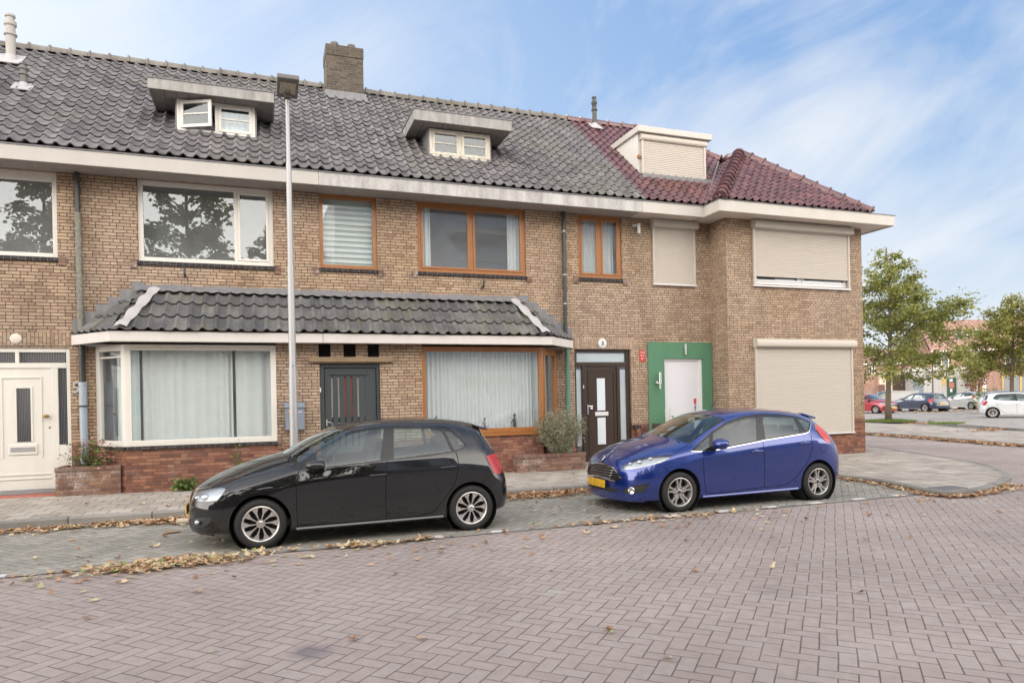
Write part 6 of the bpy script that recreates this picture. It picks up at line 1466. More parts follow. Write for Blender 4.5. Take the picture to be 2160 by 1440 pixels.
def make_polo(level=3):
    X0, YC = -.075, 7.95+.82
    bm = subd_cage(POLO, level); cu = Cutter(bm, X0, YC); tl = cu.tl
    cu.circle_xz(0, .285, .33); cu.circle_xz(2.47, .285, .33)
    dlo = [c9(*p) for p in [(515, 905), (735, 735), (920, 602), (1150, 472), (1400, 372), (1700, 310), (1985, 287)]]+[c10(*p) for p in [(400, 278), (700, 283), (850, 300), (965, 340), (1080, 435), (1190, 565), (1185, 585), (1120, 630), (1000, 668), (600, 738), (0, 800)]]+[c9(*p) for p in [(1700, 838), (1500, 862), (1050, 915), (950, 950), (660, 960), (560, 935)]]
    cu.line_px([c9(*p) for p in [(525, 905), (0, 1085)]], .9, only=[T_BODY, T_HOOD]) if False else None
    fd = [c7(*p) for p in [(782, 378), (760, 440), (745, 480), (735, 600), (738, 700), (744, 803), (1020, 785), (1303, 763), (1301, 600), (1304, 480), (1312, 380), (1312, 180), (1200, 190), (1000, 240)]]
    rd = [c7(*p) for p in [(1312, 180), (1312, 380), (1304, 480), (1301, 600), (1303, 763), (1500, 742), (1600, 722), (1650, 660), (1705, 590), (1745, 520), (1762, 430), (1758, 380), (1742, 330), (1668, 190), (1500, 175)]]
    cu.cut_px(fd, T_DF, [T_BODY]); cu.cut_px(rd, T_DR, [T_BODY])
    cu.cut_px(dlo, T_TRIM, [T_BODY, T_DF, T_DR, T_HOOD])
    cu.cut_px([c9(*p) for p in [(918, 672), (1150, 512), (1400, 397), (1700, 332), (1942, 318), (1888, 792), (1500, 840), (1050, 892), (940, 900), (918, 760)]], T_GF, [T_TRIM])
    cu.cut_px([c10(*p) for p in [(75, 315), (500, 305), (790, 322), (850, 420), (955, 655), (600, 705), (78, 768)]], T_GR, [T_TRIM])
    cu.cut_px([c10(*p) for p in [(845, 332), (955, 362), (1060, 455), (1160, 565), (1100, 612), (1000, 648), (930, 500)]], T_GQ, [T_TRIM])
    # dark rear pillar panel
    cu.cut_px([c5(*p) for p in [(172, 600), (190, 520), (228, 462), (420, 430), (560, 410), (640, 440), (605, 510), (515, 618), (400, 632), (250, 632), (185, 628)]], T_HEAD, [T_BODY, T_HOOD])
    cu.cut_px([c10(*p) for p in [(1476, 737), (1520, 710), (1640, 690), (1700, 700), (1720, 780), (1710, 960), (1690, 1000), (1600, 998), (1555, 905), (1520, 840)]], T_TAIL, [T_BODY])
    cu.cut_px([c5(*p) for p in [(132, 862), (435, 845), (425, 905), (380, 955), (290, 1000), (140, 1002)]], T_LOW, [T_BODY], filt=lambda c: c.z < .45)
    B = [T_BODY, T_DF, T_DR, T_HOOD]
    cu.line_px([c7(*p) for p in [(782, 378), (760, 440), (745, 480), (735, 600), (738, 700), (744, 803), (1020, 785), (1303, 763)]], 1.8, only=B)
    cu.line_px([c7(*p) for p in [(1312, 380), (1304, 480), (1301, 600), (1303, 765)]], 1.6, only=B)
    cu.line_px([c7(*p) for p in [(1303, 763), (1500, 742), (1600, 722), (1650, 660), (1705, 590), (1745, 520), (1762, 430), (1758, 380), (1742, 333)]], 1.7, only=B)
    cu.line_px([c9(*p) for p in [(735, 735), (690, 900), (662, 958)]], .9, only=[T_TRIM])
    cu.line_px([c10(*p) for p in [(1555, 1010), (1480, 1090), (1400, 1150)]], .9, only=B)
    cu.line_px([c5(*p) for p in [(515, 620), (640, 618), (815, 648)]], .8, only=B)
    cu.line_px([c5(*p) for p in [(228, 462), (420, 428), (540, 395), (760, 330), (1100, 220), (1400, 110), (1500, 90)]], .8, only=B)
    root = thing('hatchback_car', (X0, YC, 0), 'glossy black five door hatchback parked before the white and oak bay windows', 'car')
    common(root, bm, tl, M['black_paint'], 'turbine', 2.47, .285, .33, .85)
    headlights(root, bm, tl, [(-.575, .665, .60, .045, .04, .042), (-.66, .53, .585, .04, .04, .034)])
    for s_ in (-1, 1):
        m = MB(); m.ball((-.66*CS, s_*.665*CS, .335*CS), .035, .065, .032, 14); m.build('fog_light', M['reflector'], root, local=True, smooth=True)
        m = MB(); m.tube([(.38*CS, s_*.845*CS, .195), (2.1*CS, s_*.845*CS, .205)], .022, 8); m.build('side_skirt', M['black_paint'], root, local=True, smooth=40)
        m = MB(); m.tube([(-.765*CS, 0, .19), (-.74*CS, s_*.33, .19), (-.64*CS, s_*.57, .19), (-.50*CS, s_*.69, .185)], .014, 8); m.build('front_lip', M['trim'], root, local=True, smooth=40)
    handle(root, 1.22, 1.42, .858, .765, .77, M['black_paint']); handle(root, 2.08, 2.27, .852, .81, .82, M['black_paint'])
    mirror(root, .615, .925, .955, M['black_paint'], (.128, .085, .056))
    m = MB(); m.obox((2.72*CS, 0, 1.272*CS), (1, 0, -.3), (0, 1, 0), (.3, 0, 1), .10, .46, .012); m.build('roof_spoiler', M['black_paint'], root, local=True, bevel=.01)
    m = MB(); m.tube([(2.2*CS, 0, 1.36*CS), (2.25*CS, 0, 1.42*CS)], .008, 6); m.build('antenna', M['trim'], root, local=True)
    m = MB(); m.tube([(.30*CS, -.58, .985*CS), (.42*CS, -.15, 1.06*CS)], .008, 5); m.tube([(.27*CS, .0, 1.0*CS), (.44*CS, .42, 1.06*CS)], .008, 5); m.build('wipers', M['trim'], root, local=True)
    plate(root, -.815, .42); plate(root, 3.11, .60, -.15); return root
def make_fies(level=3):
    X0, YC = 5.27, 7.94+.845
    bm = subd_cage(FIES, level); cu = Cutter(bm, X0, YC); tl = cu.tl
    cu.circle_xz(0, .285, .335); cu.circle_xz(2.455, .285, .335)
    fd = [c6(*p) for p in [(912, 800), (912, 900), (918, 1000), (930, 1082), (1100, 1068), (1296, 1040), (1300, 950), (1298, 860), (1287, 748), (1262, 580), (1150, 585), (1050, 625), (950, 700)]]
    rd = [c6(*p) for p in [(1262, 580), (1287, 748), (1298, 860), (1300, 950), (1296, 1040), (1400, 1034), (1445, 1020), (1500, 975), (1560, 900), (1592, 830), (1600, 780), (1590, 700), (1510, 600), (1400, 578)]]
    cu.cut_px(fd, T_DF, [T_BODY]); cu.cut_px(rd, T_DR, [T_BODY])
    dlo = [(832, 812), (880, 765), (960, 690), (1050, 630), (1150, 594), (1260, 578), (1400, 580), (1500, 594), (1560, 614), (1591, 630), (1586, 665), (1578, 692), (1558, 700), (1305, 742), (1250, 754), (1000, 803), (930, 813)]
    cu.cut_px([c6(*p) for p in dlo], T_TRIM, B5 := [T_BODY, T_DF, T_DR, T_HOOD])
    chrome = [(833, 817), (930, 817), (1000, 807), (1250, 758), (1305, 746), (1558, 704), (1581, 694), (1590, 665), (1595, 632), (1591, 630), (1585, 665), (1576, 690), (1556, 699), (1304, 741), (1250, 753), (1000, 802), (930, 812), (834, 812)]
    cu.cut_px([c6(*p) for p in chrome], T_CHROME, B5+[T_TRIM])
    cu.cut_px([c6(*p) for p in [(972, 700), (1060, 643), (1150, 612), (1246, 594), (1250, 743), (1060, 780), (975, 794)]], T_GF, [T_TRIM])
    cu.cut_px([c6(*p) for p in [(850, 806), (900, 758), (946, 716), (950, 796), (930, 803)]], T_GF, [T_TRIM])
    cu.cut_px([c6(*p) for p in [(1283, 590), (1400, 592), (1478, 604), (1524, 695), (1305, 732)]], T_GR, [T_TRIM])
    cu.cut_px([c6(*p) for p in [(1506, 608), (1545, 617), (1581, 634), (1574, 668), (1565, 690)]], T_GQ, [T_TRIM])
    cu.cut_px([c4(*p) for p in [(395, 795), (440, 768), (560, 715), (700, 685), (850, 668), (985, 660), (935, 708), (850, 750), (700, 790), (560, 820), (430, 835)]], T_HEAD, [T_BODY, T_HOOD])
    cu.cut_px([c4(*p) for p in [(60, 770), (120, 748), (200, 760), (300, 805), (350, 865), (392, 932), (350, 975), (250, 955), (150, 915), (60, 870)]], T_CHROME, [T_BODY, T_HOOD], filt=lambda c: c.x < -.55)
    cu.cut_px([c4(*p) for p in [(60, 785), (120, 762), (200, 774), (293, 818), (338, 872), (374, 930), (344, 960), (250, 941), (150, 900), (60, 860)]], T_GRILLE, [T_CHROME], filt=lambda c: c.x < -.55)
    cu.cut_px([c4(*p) for p in [(100, 975), (290, 1050), (358, 1058), (345, 1098), (250, 1085), (150, 1055), (100, 1030)]], T_LOW, [T_BODY], filt=lambda c: c.x < -.6)
    cu.cut_px([c4(*p) for p in [(395, 1105), (430, 1052), (600, 1008), (728, 990), (690, 1050), (645, 1105)]], T_LOW, [T_BODY])
    cu.cut_px([c8(*p) for p in [(946, 335), (985, 335), (1050, 385), (1110, 455), (1145, 520), (1150, 560), (1120, 560), (1085, 540), (1020, 470), (962, 388)]], T_TAIL, [T_BODY])
    B = [T_BODY, T_DF, T_DR, T_HOOD]
    cu.line_px([c6(*p) for p in [(912, 818), (912, 900), (918, 1000), (930, 1082), (1100, 1068), (1296, 1040)]], 1.15, only=B)
    cu.line_px([c6(*p) for p in [(1288, 755), (1298, 860), (1300, 950), (1296, 1042)]], 1.1, only=B)
    cu.line_px([c6(*p) for p in [(1296, 1040), (1400, 1034), (1445, 1020), (1500, 975), (1560, 900), (1592, 830), (1600, 780), (1592, 705)]], 1.1, only=B)
    cu.line_px([c4(*p) for p in [(400, 775), (560, 706), (700, 676), (990, 655), (1190, 525), (1215, 575)]], .8, only=B)
    cu.line_px([c4(*p) for p in [(840, 765), (900, 818), (955, 858)]], .8, only=B)
    cu.line_px([c6(*p) for p in [(965, 685), (960, 800)]], .8, only=[T_TRIM])
    cap = [(1063+46*math.cos(k*.5236), 628+52*math.sin(k*.5236)) for k in range(13)]
    root = thing('hatchback_car', (X0, YC, 0), 'metallic blue five door hatchback parked before the pale door and large shutter', 'car')
    common(root, bm, tl, M['blue_paint'], 'double', 2.455, .285, .335, .875, 'dark', 'amberlens')
    headlights(root, bm, tl, [(-.52, .66, .715, .045, .04, .03), (-.38, .72, .755, .035, .02, .025), (-.62, .57, .69, .03, .04, .022)])
    # grille bars, badge, fog lights
    for k in range(5):
        z = .475+k*.038; m = MB(); hw = .30+.02*k; pts = [(-(.845-.05*(i/6)**2)*CS+.004+.004*k*k*.3, y_, z*CS-.004*(i/6)) for i, y_ in [(abs(j), j/6*hw) for j in range(-6, 7)]]
        m.tube(pts, .0035, 6); m.build('grille_bar', M['chrome'], root, local=True, smooth=True)
    m = MB(); m.lathe([(.0, .006), (.05, .004), (.058, 0), (.056, -.004)], (-.765*CS, 0, .735*CS), (-.8, 0, .6), 24); m.v = [(x_, y_*1.0, z_) for x_, y_, z_ in m.v]; m.build('badge', M['chrome'], root, local=True, smooth=True)
    m = MB(); m.lathe([(.0, .009), (.044, .008)], (-.765*CS, 0, .735*CS), (-.8, 0, .6), 24); m.build('badge_oval', M['navy_paint'], root, local=True)
    for s_ in (-1, 1):
        m = MB(); c_ = (-.655*CS, s_*.665*CS, .325*CS); m.lathe([(.045, 0), (.05, .02), (.042, .026), (.036, .012), (0, .006)], c_, (-.75, s_*.65, 0), 20); m.build('fog_light', M['chrome'], root, local=True, smooth=40)
        m = MB(); m.tube([(.36*CS, s_*.865*CS, .19), (2.05*CS, s_*.865*CS, .20)], .02, 8); m.build('side_skirt', M['blue_paint'], root, local=True, smooth=40)
        m = MB(); m.tube([(-.80*CS, 0, .175), (-.775*CS, s_*.35, .175), (-.66*CS, s_*.59, .175), (-.50*CS, s_*.71, .17)], .016, 8); m.build('front_lip', M['blue_paint'], root, local=True, smooth=40)
    handle(root, 1.19, 1.40, .884, .795, .805, M['blue_paint'], 1); handle(root, 2.08, 2.27, .878, .88, .895, M['blue_paint'], 1)
    mirror(root, .60, .94, .985, M['blue_paint'], (.115, .13, .075), True)
    m = MB(); m.obox((2.68*CS, 0, 1.268*CS), (1, 0, -.28), (0, 1, 0), (.28, 0, 1), .12, .46, .016); m.build('roof_spoiler', M['blue_paint'], root, local=True, bevel=.014)
    m = MB(); m.tube([(1.15*CS, 0, 1.40*CS), (1.25*CS, 0, 1.53*CS)], [.006, .003], 6); m.build('antenna', M['trim'], root, local=True)
    m = MB(); m.tube([(.16*CS, -.60, .965*CS), (.20*CS, -.05, 1.045*CS)], .009, 5); m.tube([(.12*CS, .02, 1.03*CS), (.22*CS, .5, 1.03*CS)], .009, 5); m.build('wipers', M['trim'], root, local=True)
    m = MB()
    for k in range(24):
        a = k*.2618; b = a+.2618; cx_, cz_ = 2.86*CS, .80*CS
        m.bar((cx_-.0+.06*math.cos(a), -.825*CS-.002-.06*0, cz_+.06*math.sin(a)), (cx_+.06*math.cos(b), -.825*CS-.002, cz_+.06*math.sin(b)), .003, .004, (0, 1, 0))
    # round fuel flap follows the panel
    bmf = [f for f in bm.faces if f[tl] == T_BODY]
    tree = BVHTree.FromBMesh(bm); m = MB(); pts = []
    for px_, py_ in cap:
        r_ = cu.ray(c8(px_, py_)); h_ = tree.ray_cast(cu.cam, r_.normalized())
        if h_[0]: pts.append(Vector((h_[0].x, -h_[0].y, h_[0].z))*CS+Vector((0, -.0005, 0)))
    if len(pts) > 6: m.tube(pts, .0022, 4, caps=False); m.build('fuel_flap_gap', M['seam'], root, local=True)
    plate(root, -.865, .385, .05); plate(root, 3.14, .62, -.12)
    return root
CAR_BLACK = make_polo(3); CAR_BLUE = make_fies(3)
# ---------------------------------------------------------------- trees
def tree(loc, h, cb, rad, label, n=9000, leaf=.13, mat='foliage', seed=1, tr=.11, asym=(0, 0), group=None, shape=.38, branches=46):
    rs = random.Random(seed); x, y, z = loc; t = thing('broadleaf_tree', loc, label, 'tree', group)
    m = MB(); lean = (rs.uniform(-.02, .02), rs.uniform(-.02, .02)); pts = []; k = 8
    def trunk(q): return Vector((x+lean[0]*h*q+.05*math.sin(q*7+seed), y+lean[1]*h*q+.05*math.cos(q*5), z+h*.96*q))
    m.tube([trunk(i/k) for i in range(k+1)], [tr*(1.25 if i == 0 else 1)*(1-.9*i/k)+.01 for i in range(k+1)], 10); m.build('trunk', M['bark'], t, smooth=True)
    bmb = MB(); segs = []
    for i in range(branches):
        q = (i+.5)/branches; zb = cb+(h*.93-cb)*q**1.05; a = i*2.399+rs.uniform(-.4, .4)
        prof = (min(1, .62+q*2.6))*(1-q)**.72; L = rad*max(.12, prof)*rs.uniform(.55, 1.15)
        d = Vector((math.cos(a)+asym[0]*(1-q), math.sin(a)+asym[1]*(1-q), 0)); L *= d.length; d = d.normalized()
        p0 = trunk(min(1, (zb-.1*h*(1-q)*.4)/h/.96)); p1 = p0+d*L*.5+Vector((0, 0, L*rs.uniform(.12, .42))); p2 = p0+d*L+Vector((0, 0, L*rs.uniform(.1, .55)))
        if q < .25: p2.z -= L*.3
        bmb.tube([p0, p1, p2], [tr*.32*(1-q*.6), tr*.16, .008], 5, caps=False); segs.append((p0, p1, p2, L))
        for s_ in range(4):
            f = rs.uniform(.35, .95); b = p1.lerp(p2, (f-.5)*2) if f > .5 else p0.lerp(p1, f*2); d2 = (d+Vector((rs.gauss(0, .8), rs.gauss(0, .8), rs.gauss(.25, .4)))).normalized()*L*rs.uniform(.2, .42)
            bmb.tube([b, b+d2], [.012, .005], 4, caps=False); segs.append((b, b+d2*.5, b+d2, L*.4))
    bmb.build('branches', M['bark'], t, smooth=True)
    lv = MB(); wts = [s_[3]**1.3 for s_ in segs]; tot = rs.choices(segs, wts, k=n//5)
    for p0, p1, p2, L in tot:
        f = rs.random()**.55; b = p1.lerp(p2, (f-.5)*2) if f > .5 else p0.lerp(p1, f*2); cr = rs.random()*.5
        b = b+Vector((rs.gauss(0, .1), rs.gauss(0, .1), rs.gauss(0, .08)))*(1+L*.25)
        for _ in range(5):
            a = b+Vector((rs.gauss(0, .12), rs.gauss(0, .12), rs.gauss(-.03, .08))); s_ = leaf*rs.uniform(.55, 1.25)
            d = Vector((rs.gauss(0, 1), rs.gauss(0, 1), rs.gauss(-.4, .6))).normalized(); sd_ = d.cross(Vector((rs.gauss(0, .5), rs.gauss(0, .5), 1))).normalized()*s_*.42
            lv.add([a, a+d*s_*.45+sd_, a+d*s_, a+d*s_*.45-sd_], [(0, 1, 2, 3)], 0, min(1, cr+rs.random()*.5))
    lv.build('crown', M[mat], t, rnd=True); return t
tx, ty = gnd(1877, 892)
tree((tx, ty, .02), 8.9, 2.4, 3.6, 'slender green street tree in a grass patch, just right of the brick corner house', 22000, .14, 'foliage', 4, .13, (.25, -.2), branches=54)
x2, y2 = atZ(2136, 41)
tree((x2, y2, .02), 7.6, 2.6, 3.2, 'yellowing green street tree at the right edge behind the white car', 22000, .15, 'foliage2', 9, .12, branches=50)
x3, y3 = atZ(2330, 40); tree((x3, y3, .02), 7.6, 2.4, 3.0, 'street tree standing just outside the right edge of the square', 5000, .2, 'foliage', 12, .12)
gb = MB(); rs = random.Random(5)
for i in range(2600):
    a, q = rs.random()*6.283, rs.random()**.5; x, y = tx+1.15*q*math.cos(a), ty+1.15*q*math.sin(a); hh = rs.uniform(.06, .2)*(1.2-q*.7); d = rs.random()*6.28
    gb.add([(x-.012*math.cos(d), y-.012*math.sin(d), .08), (x+.012*math.cos(d), y+.012*math.sin(d), .08), (x+rs.gauss(0, .04), y+rs.gauss(0, .04), .08+hh)], [(0, 1, 2)], 0, rs.random())
ix, iy = gnd(1997, 893, .15)
for i in range(900):
    a, q = rs.random()*6.283, rs.random()**.5; x, y = ix+.9*q*math.cos(a), iy+.5*q*math.sin(a); d = rs.random()*6.28
    gb.add([(x-.012*math.cos(d), y-.012*math.sin(d), .15), (x+.012*math.cos(d), y+.012*math.sin(d), .15), (x+rs.gauss(0, .04), y+rs.gauss(0, .04), .15+rs.uniform(.03, .1))], [(0, 1, 2)], 0, rs.random())
tag(gb.build('grass', M['grass'], rnd=True), 'green grass tufts round the foot of the street tree and on the island', 'grass', kind='stuff')
m = MB(); m.lathe([(1.25, 0), (1.2, .012), (0, .03)], (tx, ty, .075), n=30); tag(m.build('tree_pit_ground', M['soil']), kind='structure')
# ---------------------------------------------------------------- far row of houses
RT = Vector((CY, -SY, 0)); FW = Vector((SY, CY, 0))
ca, sa = math.cos(R(14)), math.sin(R(14)); EX = RT*ca-FW*sa; EN = -(FW*ca+RT*sa)     # along the row / towards the camera
o_ = atZ(1985, 64); FO = Vector((o_[0], o_[1], 0))
def fpt(px, py, off=0.0):
    r = pixray(px, py); q = FO+EN*off; t = (q-Vector((0, 0, CH))).dot(EN)/Vector((r.x, r.y, r.z)).dot(EN)
    p = Vector((0, 0, CH))+r*t; return (p-FO).dot(EX), p.z
def L2W(t, o, z): p = FO+EX*t+EN*o; return (p.x, p.y, z)
class FB(MB):
    def fbox(s, t0, t1, o0, o1, z0, z1, mi=0):
        v = [L2W(t, o, z) for z in (z0, z1) for o in (o0, o1) for t in (t0, t1)]
        return s.add(v, [(0, 1, 3, 2), (4, 6, 7, 5), (0, 4, 5, 1), (2, 3, 7, 6), (0, 2, 6, 4), (1, 5, 7, 3)], mi)
M['grey_boards'] = paint_mat('grey_boards', (.42, .41, .39), .8, .5, (.3, .3, .28), 2)
M['slate_door'] = paint_mat('slate_door', (.16, .2, .24), .6, .3)
M['darkgreen'] = paint_mat('dark_green_door', (.02, .07, .04), .5, .3)
M['yellow'] = paint_mat('yellow_frame', (.52, .36, .08), .4, .15)
M['orange'] = paint_mat('orange_wall', (.36, .19, .07), .7, .2)
M['farglass'] = flat('far_window_glass', (.06, .07, .07), .08, 0, .8)
M['beige_wall'] = paint_mat('beige_render', (.60, .50, .38), .9, .3, (.5, .42, .32), 2)
def far_house(t0, t1, ze, zr, dep, label, wallm, roofm, chim=None):
    c = L2W((t0+t1)/2, 0, 0); h = thing('far_house', c, label, 'house', 'houses across the square')
    b = FB(); b.fbox(t0, t1, -dep, 0, 0, ze); b.build('wall', M[wallm], h)
    rmb = MB(); nrow = 16; pr = []
    for side in (1, -1):
        U = EX if side > 0 else -EX; O = L2W(t0 if side > 0 else t1, .35 if side > 0 else -dep-.35, ze-.15); V = Vector((0, 0, zr-ze+.15))-EN*((dep/2+.35)*side); N = U.cross(V).normalized()
        if N.z < 0: N = -N
        tiles(rmb, O, U, V, N, t1-t0, V.length, .25, .33, .04, .035, 4, seed=int(t0)+60)
    ro = rmb.build('roof', M[roofm], h, rnd=True, smooth=50)
    b = FB(); b.fbox(t0, t1, .3, .42, ze-.22, ze-.08); b.build('gutter', M['white'], h)
    b = MB(); b.add([L2W(t0+.02, 0, ze-.2), L2W(t0+.02, -dep, ze-.2), L2W(t0+.02, -dep/2, zr-.1)], [(0, 1, 2)]); b.add([L2W(t1-.02, 0, ze-.2), L2W(t1-.02, -dep, ze-.2), L2W(t1-.02, -dep/2, zr-.1)], [(0, 1, 2)]); b.build('gable', M[wallm], h)
    return h
def far_window(h, t0, t1, z0, z1, off=0.0, fm='white', mul=True, name='window'):
    b = FB(); w_ = .09; b.fbox(t0, t0+w_, off, off+.07, z0, z1); b.fbox(t1-w_, t1, off, off+.07, z0, z1); b.fbox(t0+w_, t1-w_, off, off+.07, z0, z0+w_); b.fbox(t0+w_, t1-w_, off, off+.07, z1-w_, z1)
    if mul: b.fbox((t0+t1)/2-.06, (t0+t1)/2+.06, off, off+.068, z0+w_, z1-w_)
    f = b.build(name, M[fm], h); g_ = FB(); g_.fbox(t0+.05, t1-.05, off+.005, off+.02, z0+.05, z1-.05); g_.build('pane', M['farglass'], f); return f
za = 4.55; zrr = 8.3
ta, tb = fpt(1962, 800)[0], fpt(2107, 800)[0]
hA = far_house(ta, tb, 5.3, 8.3, 7.5, 'orange roofed brick house across the square with white dormer and grey flat annex', 'brick_far', 'far_tile')
for (p, q, r_, s_) in ((1968, 2002, 747, 775), (2039, 2070, 742, 773)): 
    a, z1 = fpt(p, r_); b, z0 = fpt(q, s_); far_window(hA, a, b, z0, z1)
# dormer and skylight on its roof
a, z1 = fpt(2036, 695, -1.5); b, z0 = fpt(2067, 716, -1.5)
q = FB(); q.fbox(a, b, -3.4, -1.55, z0-.2, z1); dmr = q.build('dormer', M['white'], hA); far_window(dmr, a+.1, b-.1, z0+.05, z1-.1, -1.52)
q = MB(); a, z1 = fpt(2014, 697, -1.6); b, z0 = fpt(2033, 709, -1.6); sv = Vector((0, 0, 3.15))-EN*4.1; sv.normalize(); sn_ = EX.cross(sv).normalized(); sn_ = sn_ if sn_.z > 0 else -sn_
q.obox(Vector(L2W((a+b)/2, -1.5, 5.15+3.15*.45+.12)), EX, sv, sn_, .5, .65, .05); sk = q.build('skylight', M['steel'], hA)
q = MB(); q.obox(Vector(L2W((a+b)/2, -1.5, 5.15+3.15*.45+.175)), EX, sv, sn_, .4, .55, .004); q.build('pane', M['frost'], sk)
# doorway and bits on the right of that house
a, z1 = fpt(2058, 797); b, z0 = fpt(2080, 830); q = FB(); q.fbox(a, b, .0, .06, 0, z1); dw = q.build('doorway', M['white'], hA); q = FB(); q.fbox(a+.14, b-.3, .05, .08, .05, z1-.15); q.build('orange_hallway', M['orange'], dw)
hB = far_house(tb+.0, tb+10, 5.2, 8.2, 7.5, 'brick house with yellow window frames at the right edge across the square', 'brick_far', 'far_tile')
a, z1 = fpt(2113, 791); b, z0 = fpt(2160, 832); far_window(hB, a, b+1.2, .9, z1, 0, 'yellow')
a, z1 = fpt(2118, 745); far_window(hB, a, a+1.8, 3.4, 4.8)
# annex
OFF = 2.8
ta2, tb2 = fpt(1925, 800, OFF)[0], fpt(2049, 800, OFF)[0]; zt2 = fpt(2000, 781, OFF)[1]
an = thing('flat_annex', L2W((ta2+tb2)/2, OFF/2, 0), 'grey boarded flat roofed annex with dark green door across the square', 'building')
q = FB(); q.fbox(ta2, tb2, .05, OFF, 0, zt2)
for k in range(int((tb2-ta2)/.3)): q.fbox(ta2+k*.3, ta2+k*.3+.03, OFF, OFF+.02, 0, zt2-.02)
q.build('boarded_wall', M['grey_boards'], an); q = FB(); q.fbox(ta2-.1, tb2+.15, 0.05, OFF+.15, zt2, zt2+.3); q.build('roof_edge', M['fascia_w'], an)
a, z1 = fpt(1997, 796, OFF); b, _ = fpt(2017, 830, OFF); q = FB(); q.fbox(a, b, OFF+.02, OFF+.06, 0, z1); gd = q.build('door', M['darkgreen'], an)
w_ = b-a; q = FB(); q.fbox(a+w_*.2, b-w_*.25, OFF+.062, OFF+.066, z1-.95, z1-.45); q.build('orange_poster', flat('orange_poster', (.42, .16, .09)), gd); q = FB(); q.fbox(a+w_*.25, b-w_*.4, OFF+.062, OFF+.066, z1-.38, z1-.15); q.fbox(a+w_*.3, b-w_*.45, OFF+.062, OFF+.066, z1-1.3, z1-1.02); build_each(q, 'white_notice', M['numwhite'], gd)
a, z1 = fpt(1987, 798, OFF); q = FB(); q.fbox(a, a+.28, OFF+.02, OFF+.04, z1-.6, z1); q.build('yellow_notice', M['yellow'], an)
q = FB(); a, z1 = fpt(1926, 800, OFF); b, _ = fpt(1946, 800, OFF); q.fbox(a, b, OFF+.022, OFF+.07, 0, z1); q.build('shed_door', M['slate_door'], an)
# houses further left, seen past the corner and under the tree
tc = fpt(1780, 800, 0)[0]
hC = far_house(tc-6, ta-.05, 4.3, 5.7, 6.5, 'brick and beige house across the square behind the slender street tree', 'brick_far', 'far_tile')
a, _ = fpt(1853, 800, .3); b, z1 = fpt(1925, 780, .3); q = FB(); q.fbox(a, b, .0, .6, 0, 3.4); bw = q.build('beige_front', M['beige_wall'], hC)
a, z1 = fpt(1882, 790, .6); b, _ = fpt(1910, 800, .6); q = FB(); q.fbox(a, b, .6, .64, 0, z1); q.build('garage_opening', flat('brown_garage', (.06, .035, .025)), bw)
a, z1 = fpt(1852, 811, .6); b, _ = fpt(1866, 820, .6); q = FB(); q.fbox(a, b, .6, .63, z1-.8, z1); q.build('small_window', flat('brown_window', (.14, .07, .05)), bw)
for p in ((1832, 1846, 772, 790), (1925, 1945, 775, 790)): a, z1 = fpt(p[0], p[2]); b, z0 = fpt(p[1], p[3]); far_window(hC, a, b, z0, z1)
q = MB(); x, y = atZ(1908, 56); q.obox((x, y, .75), EX, EN, (0, 0, 1), 1.0, .12, .75); q.obox((x, y, 1.53), EX, EN, (0, 0, 1), 1.05, .16, .03); tag(q.build('garden_wall', M['grey_boards']), 'pale low garden wall with flat coping behind the navy estate car', 'wall')
x, y = atZ(1968, 57); t = thing('lamp_post', (x, y, 0), 'thin dark lamp post in front of the grey boarded annex', 'lamp post')
q = MB(); q.tube([(x, y, 0), (x, y, 3.9)], [.06, .045], 8); q.build('pole', M['pvc'], t); q = MB(); q.lathe([(.05, 3.9), (.2, 4.0), (.22, 4.05), (.06, 4.2), (0, 4.2)], (x, y, 0), n=12); q.build('lantern', M['darkgrey'], t, smooth=40)
x, y = atZ(1833, 50); t = thing('parking_barrier', (x, y, 0), 'low grey tubular barrier beside the brick corner, behind the red car', 'barrier'); q = MB(); q.tube([(x-.1, y, 0), (x-.1, y, 1.5), (x+.45, y-.35, 1.5), (x+.45, y-.35, 0)], .04, 6); q.build('tube', M['steel'], t)
def blob(name, label, cat, px, Z, pz, rx, rz, mat, n=1400, leaf=.14, seed=3):
    x, y = atZ(px, Z); rs = random.Random(seed); t = thing(name, (x, y, 0), label, cat); lv = MB(); st = MB()
    for i in range(14): a = rs.random()*6.28; st.tube([(x, y, 0), (x+rx*.7*math.cos(a)*rs.random(), y+rx*.7*math.sin(a), pz+rz*rs.uniform(-.5, .8))], [.02, .008], 4, caps=False)
    for i in range(n):
        while True:
            d = Vector((rs.uniform(-1, 1), rs.uniform(-1, 1), rs.uniform(-1, 1)))
            if d.length < 1: break
        if d.length < .4 and rs.random() < .7: continue
        rr_ = 1+.25*math.sin(d.x*9+seed)*math.cos(d.z*8); a = Vector((x+d.x*rx*rr_, y+d.y*rx*rr_, pz+d.z*rz*rr_)); s_ = leaf*rs.uniform(.6, 1.2); e = Vector((rs.gauss(0, 1), rs.gauss(0, 1), rs.gauss(0, 1))).normalized(); f = e.cross(Vector((rs.gauss(0, 1), rs.gauss(0, 1), rs.gauss(0, 1)))).normalized()*s_*.45
        lv.add([a, a+e*s_*.5+f, a+e*s_, a+e*s_*.5-f], [(0, 1, 2, 3)], 0, rs.random())
    st.build('stems', M['stem'], t); lv.build('foliage', M[mat], t, rnd=True)
M['purple'] = leaf_mat('purple_leaves', [(0, (.10, .04, .04)), (.6, (.22, .10, .08)), (1, (.30, .2, .10))], .3)
blob('shrub', 'reddish purple shrub at the right end of the grey boarded annex', 'shrub', 2057, 59, 2.6, 1.0, 1.2, 'purple', 1500)
blob('shrub', 'low green shrub between the silver car and the white car', 'shrub', 2090, 50, .8, 1.2, .8, 'greenplant', 1500, .12, 6)
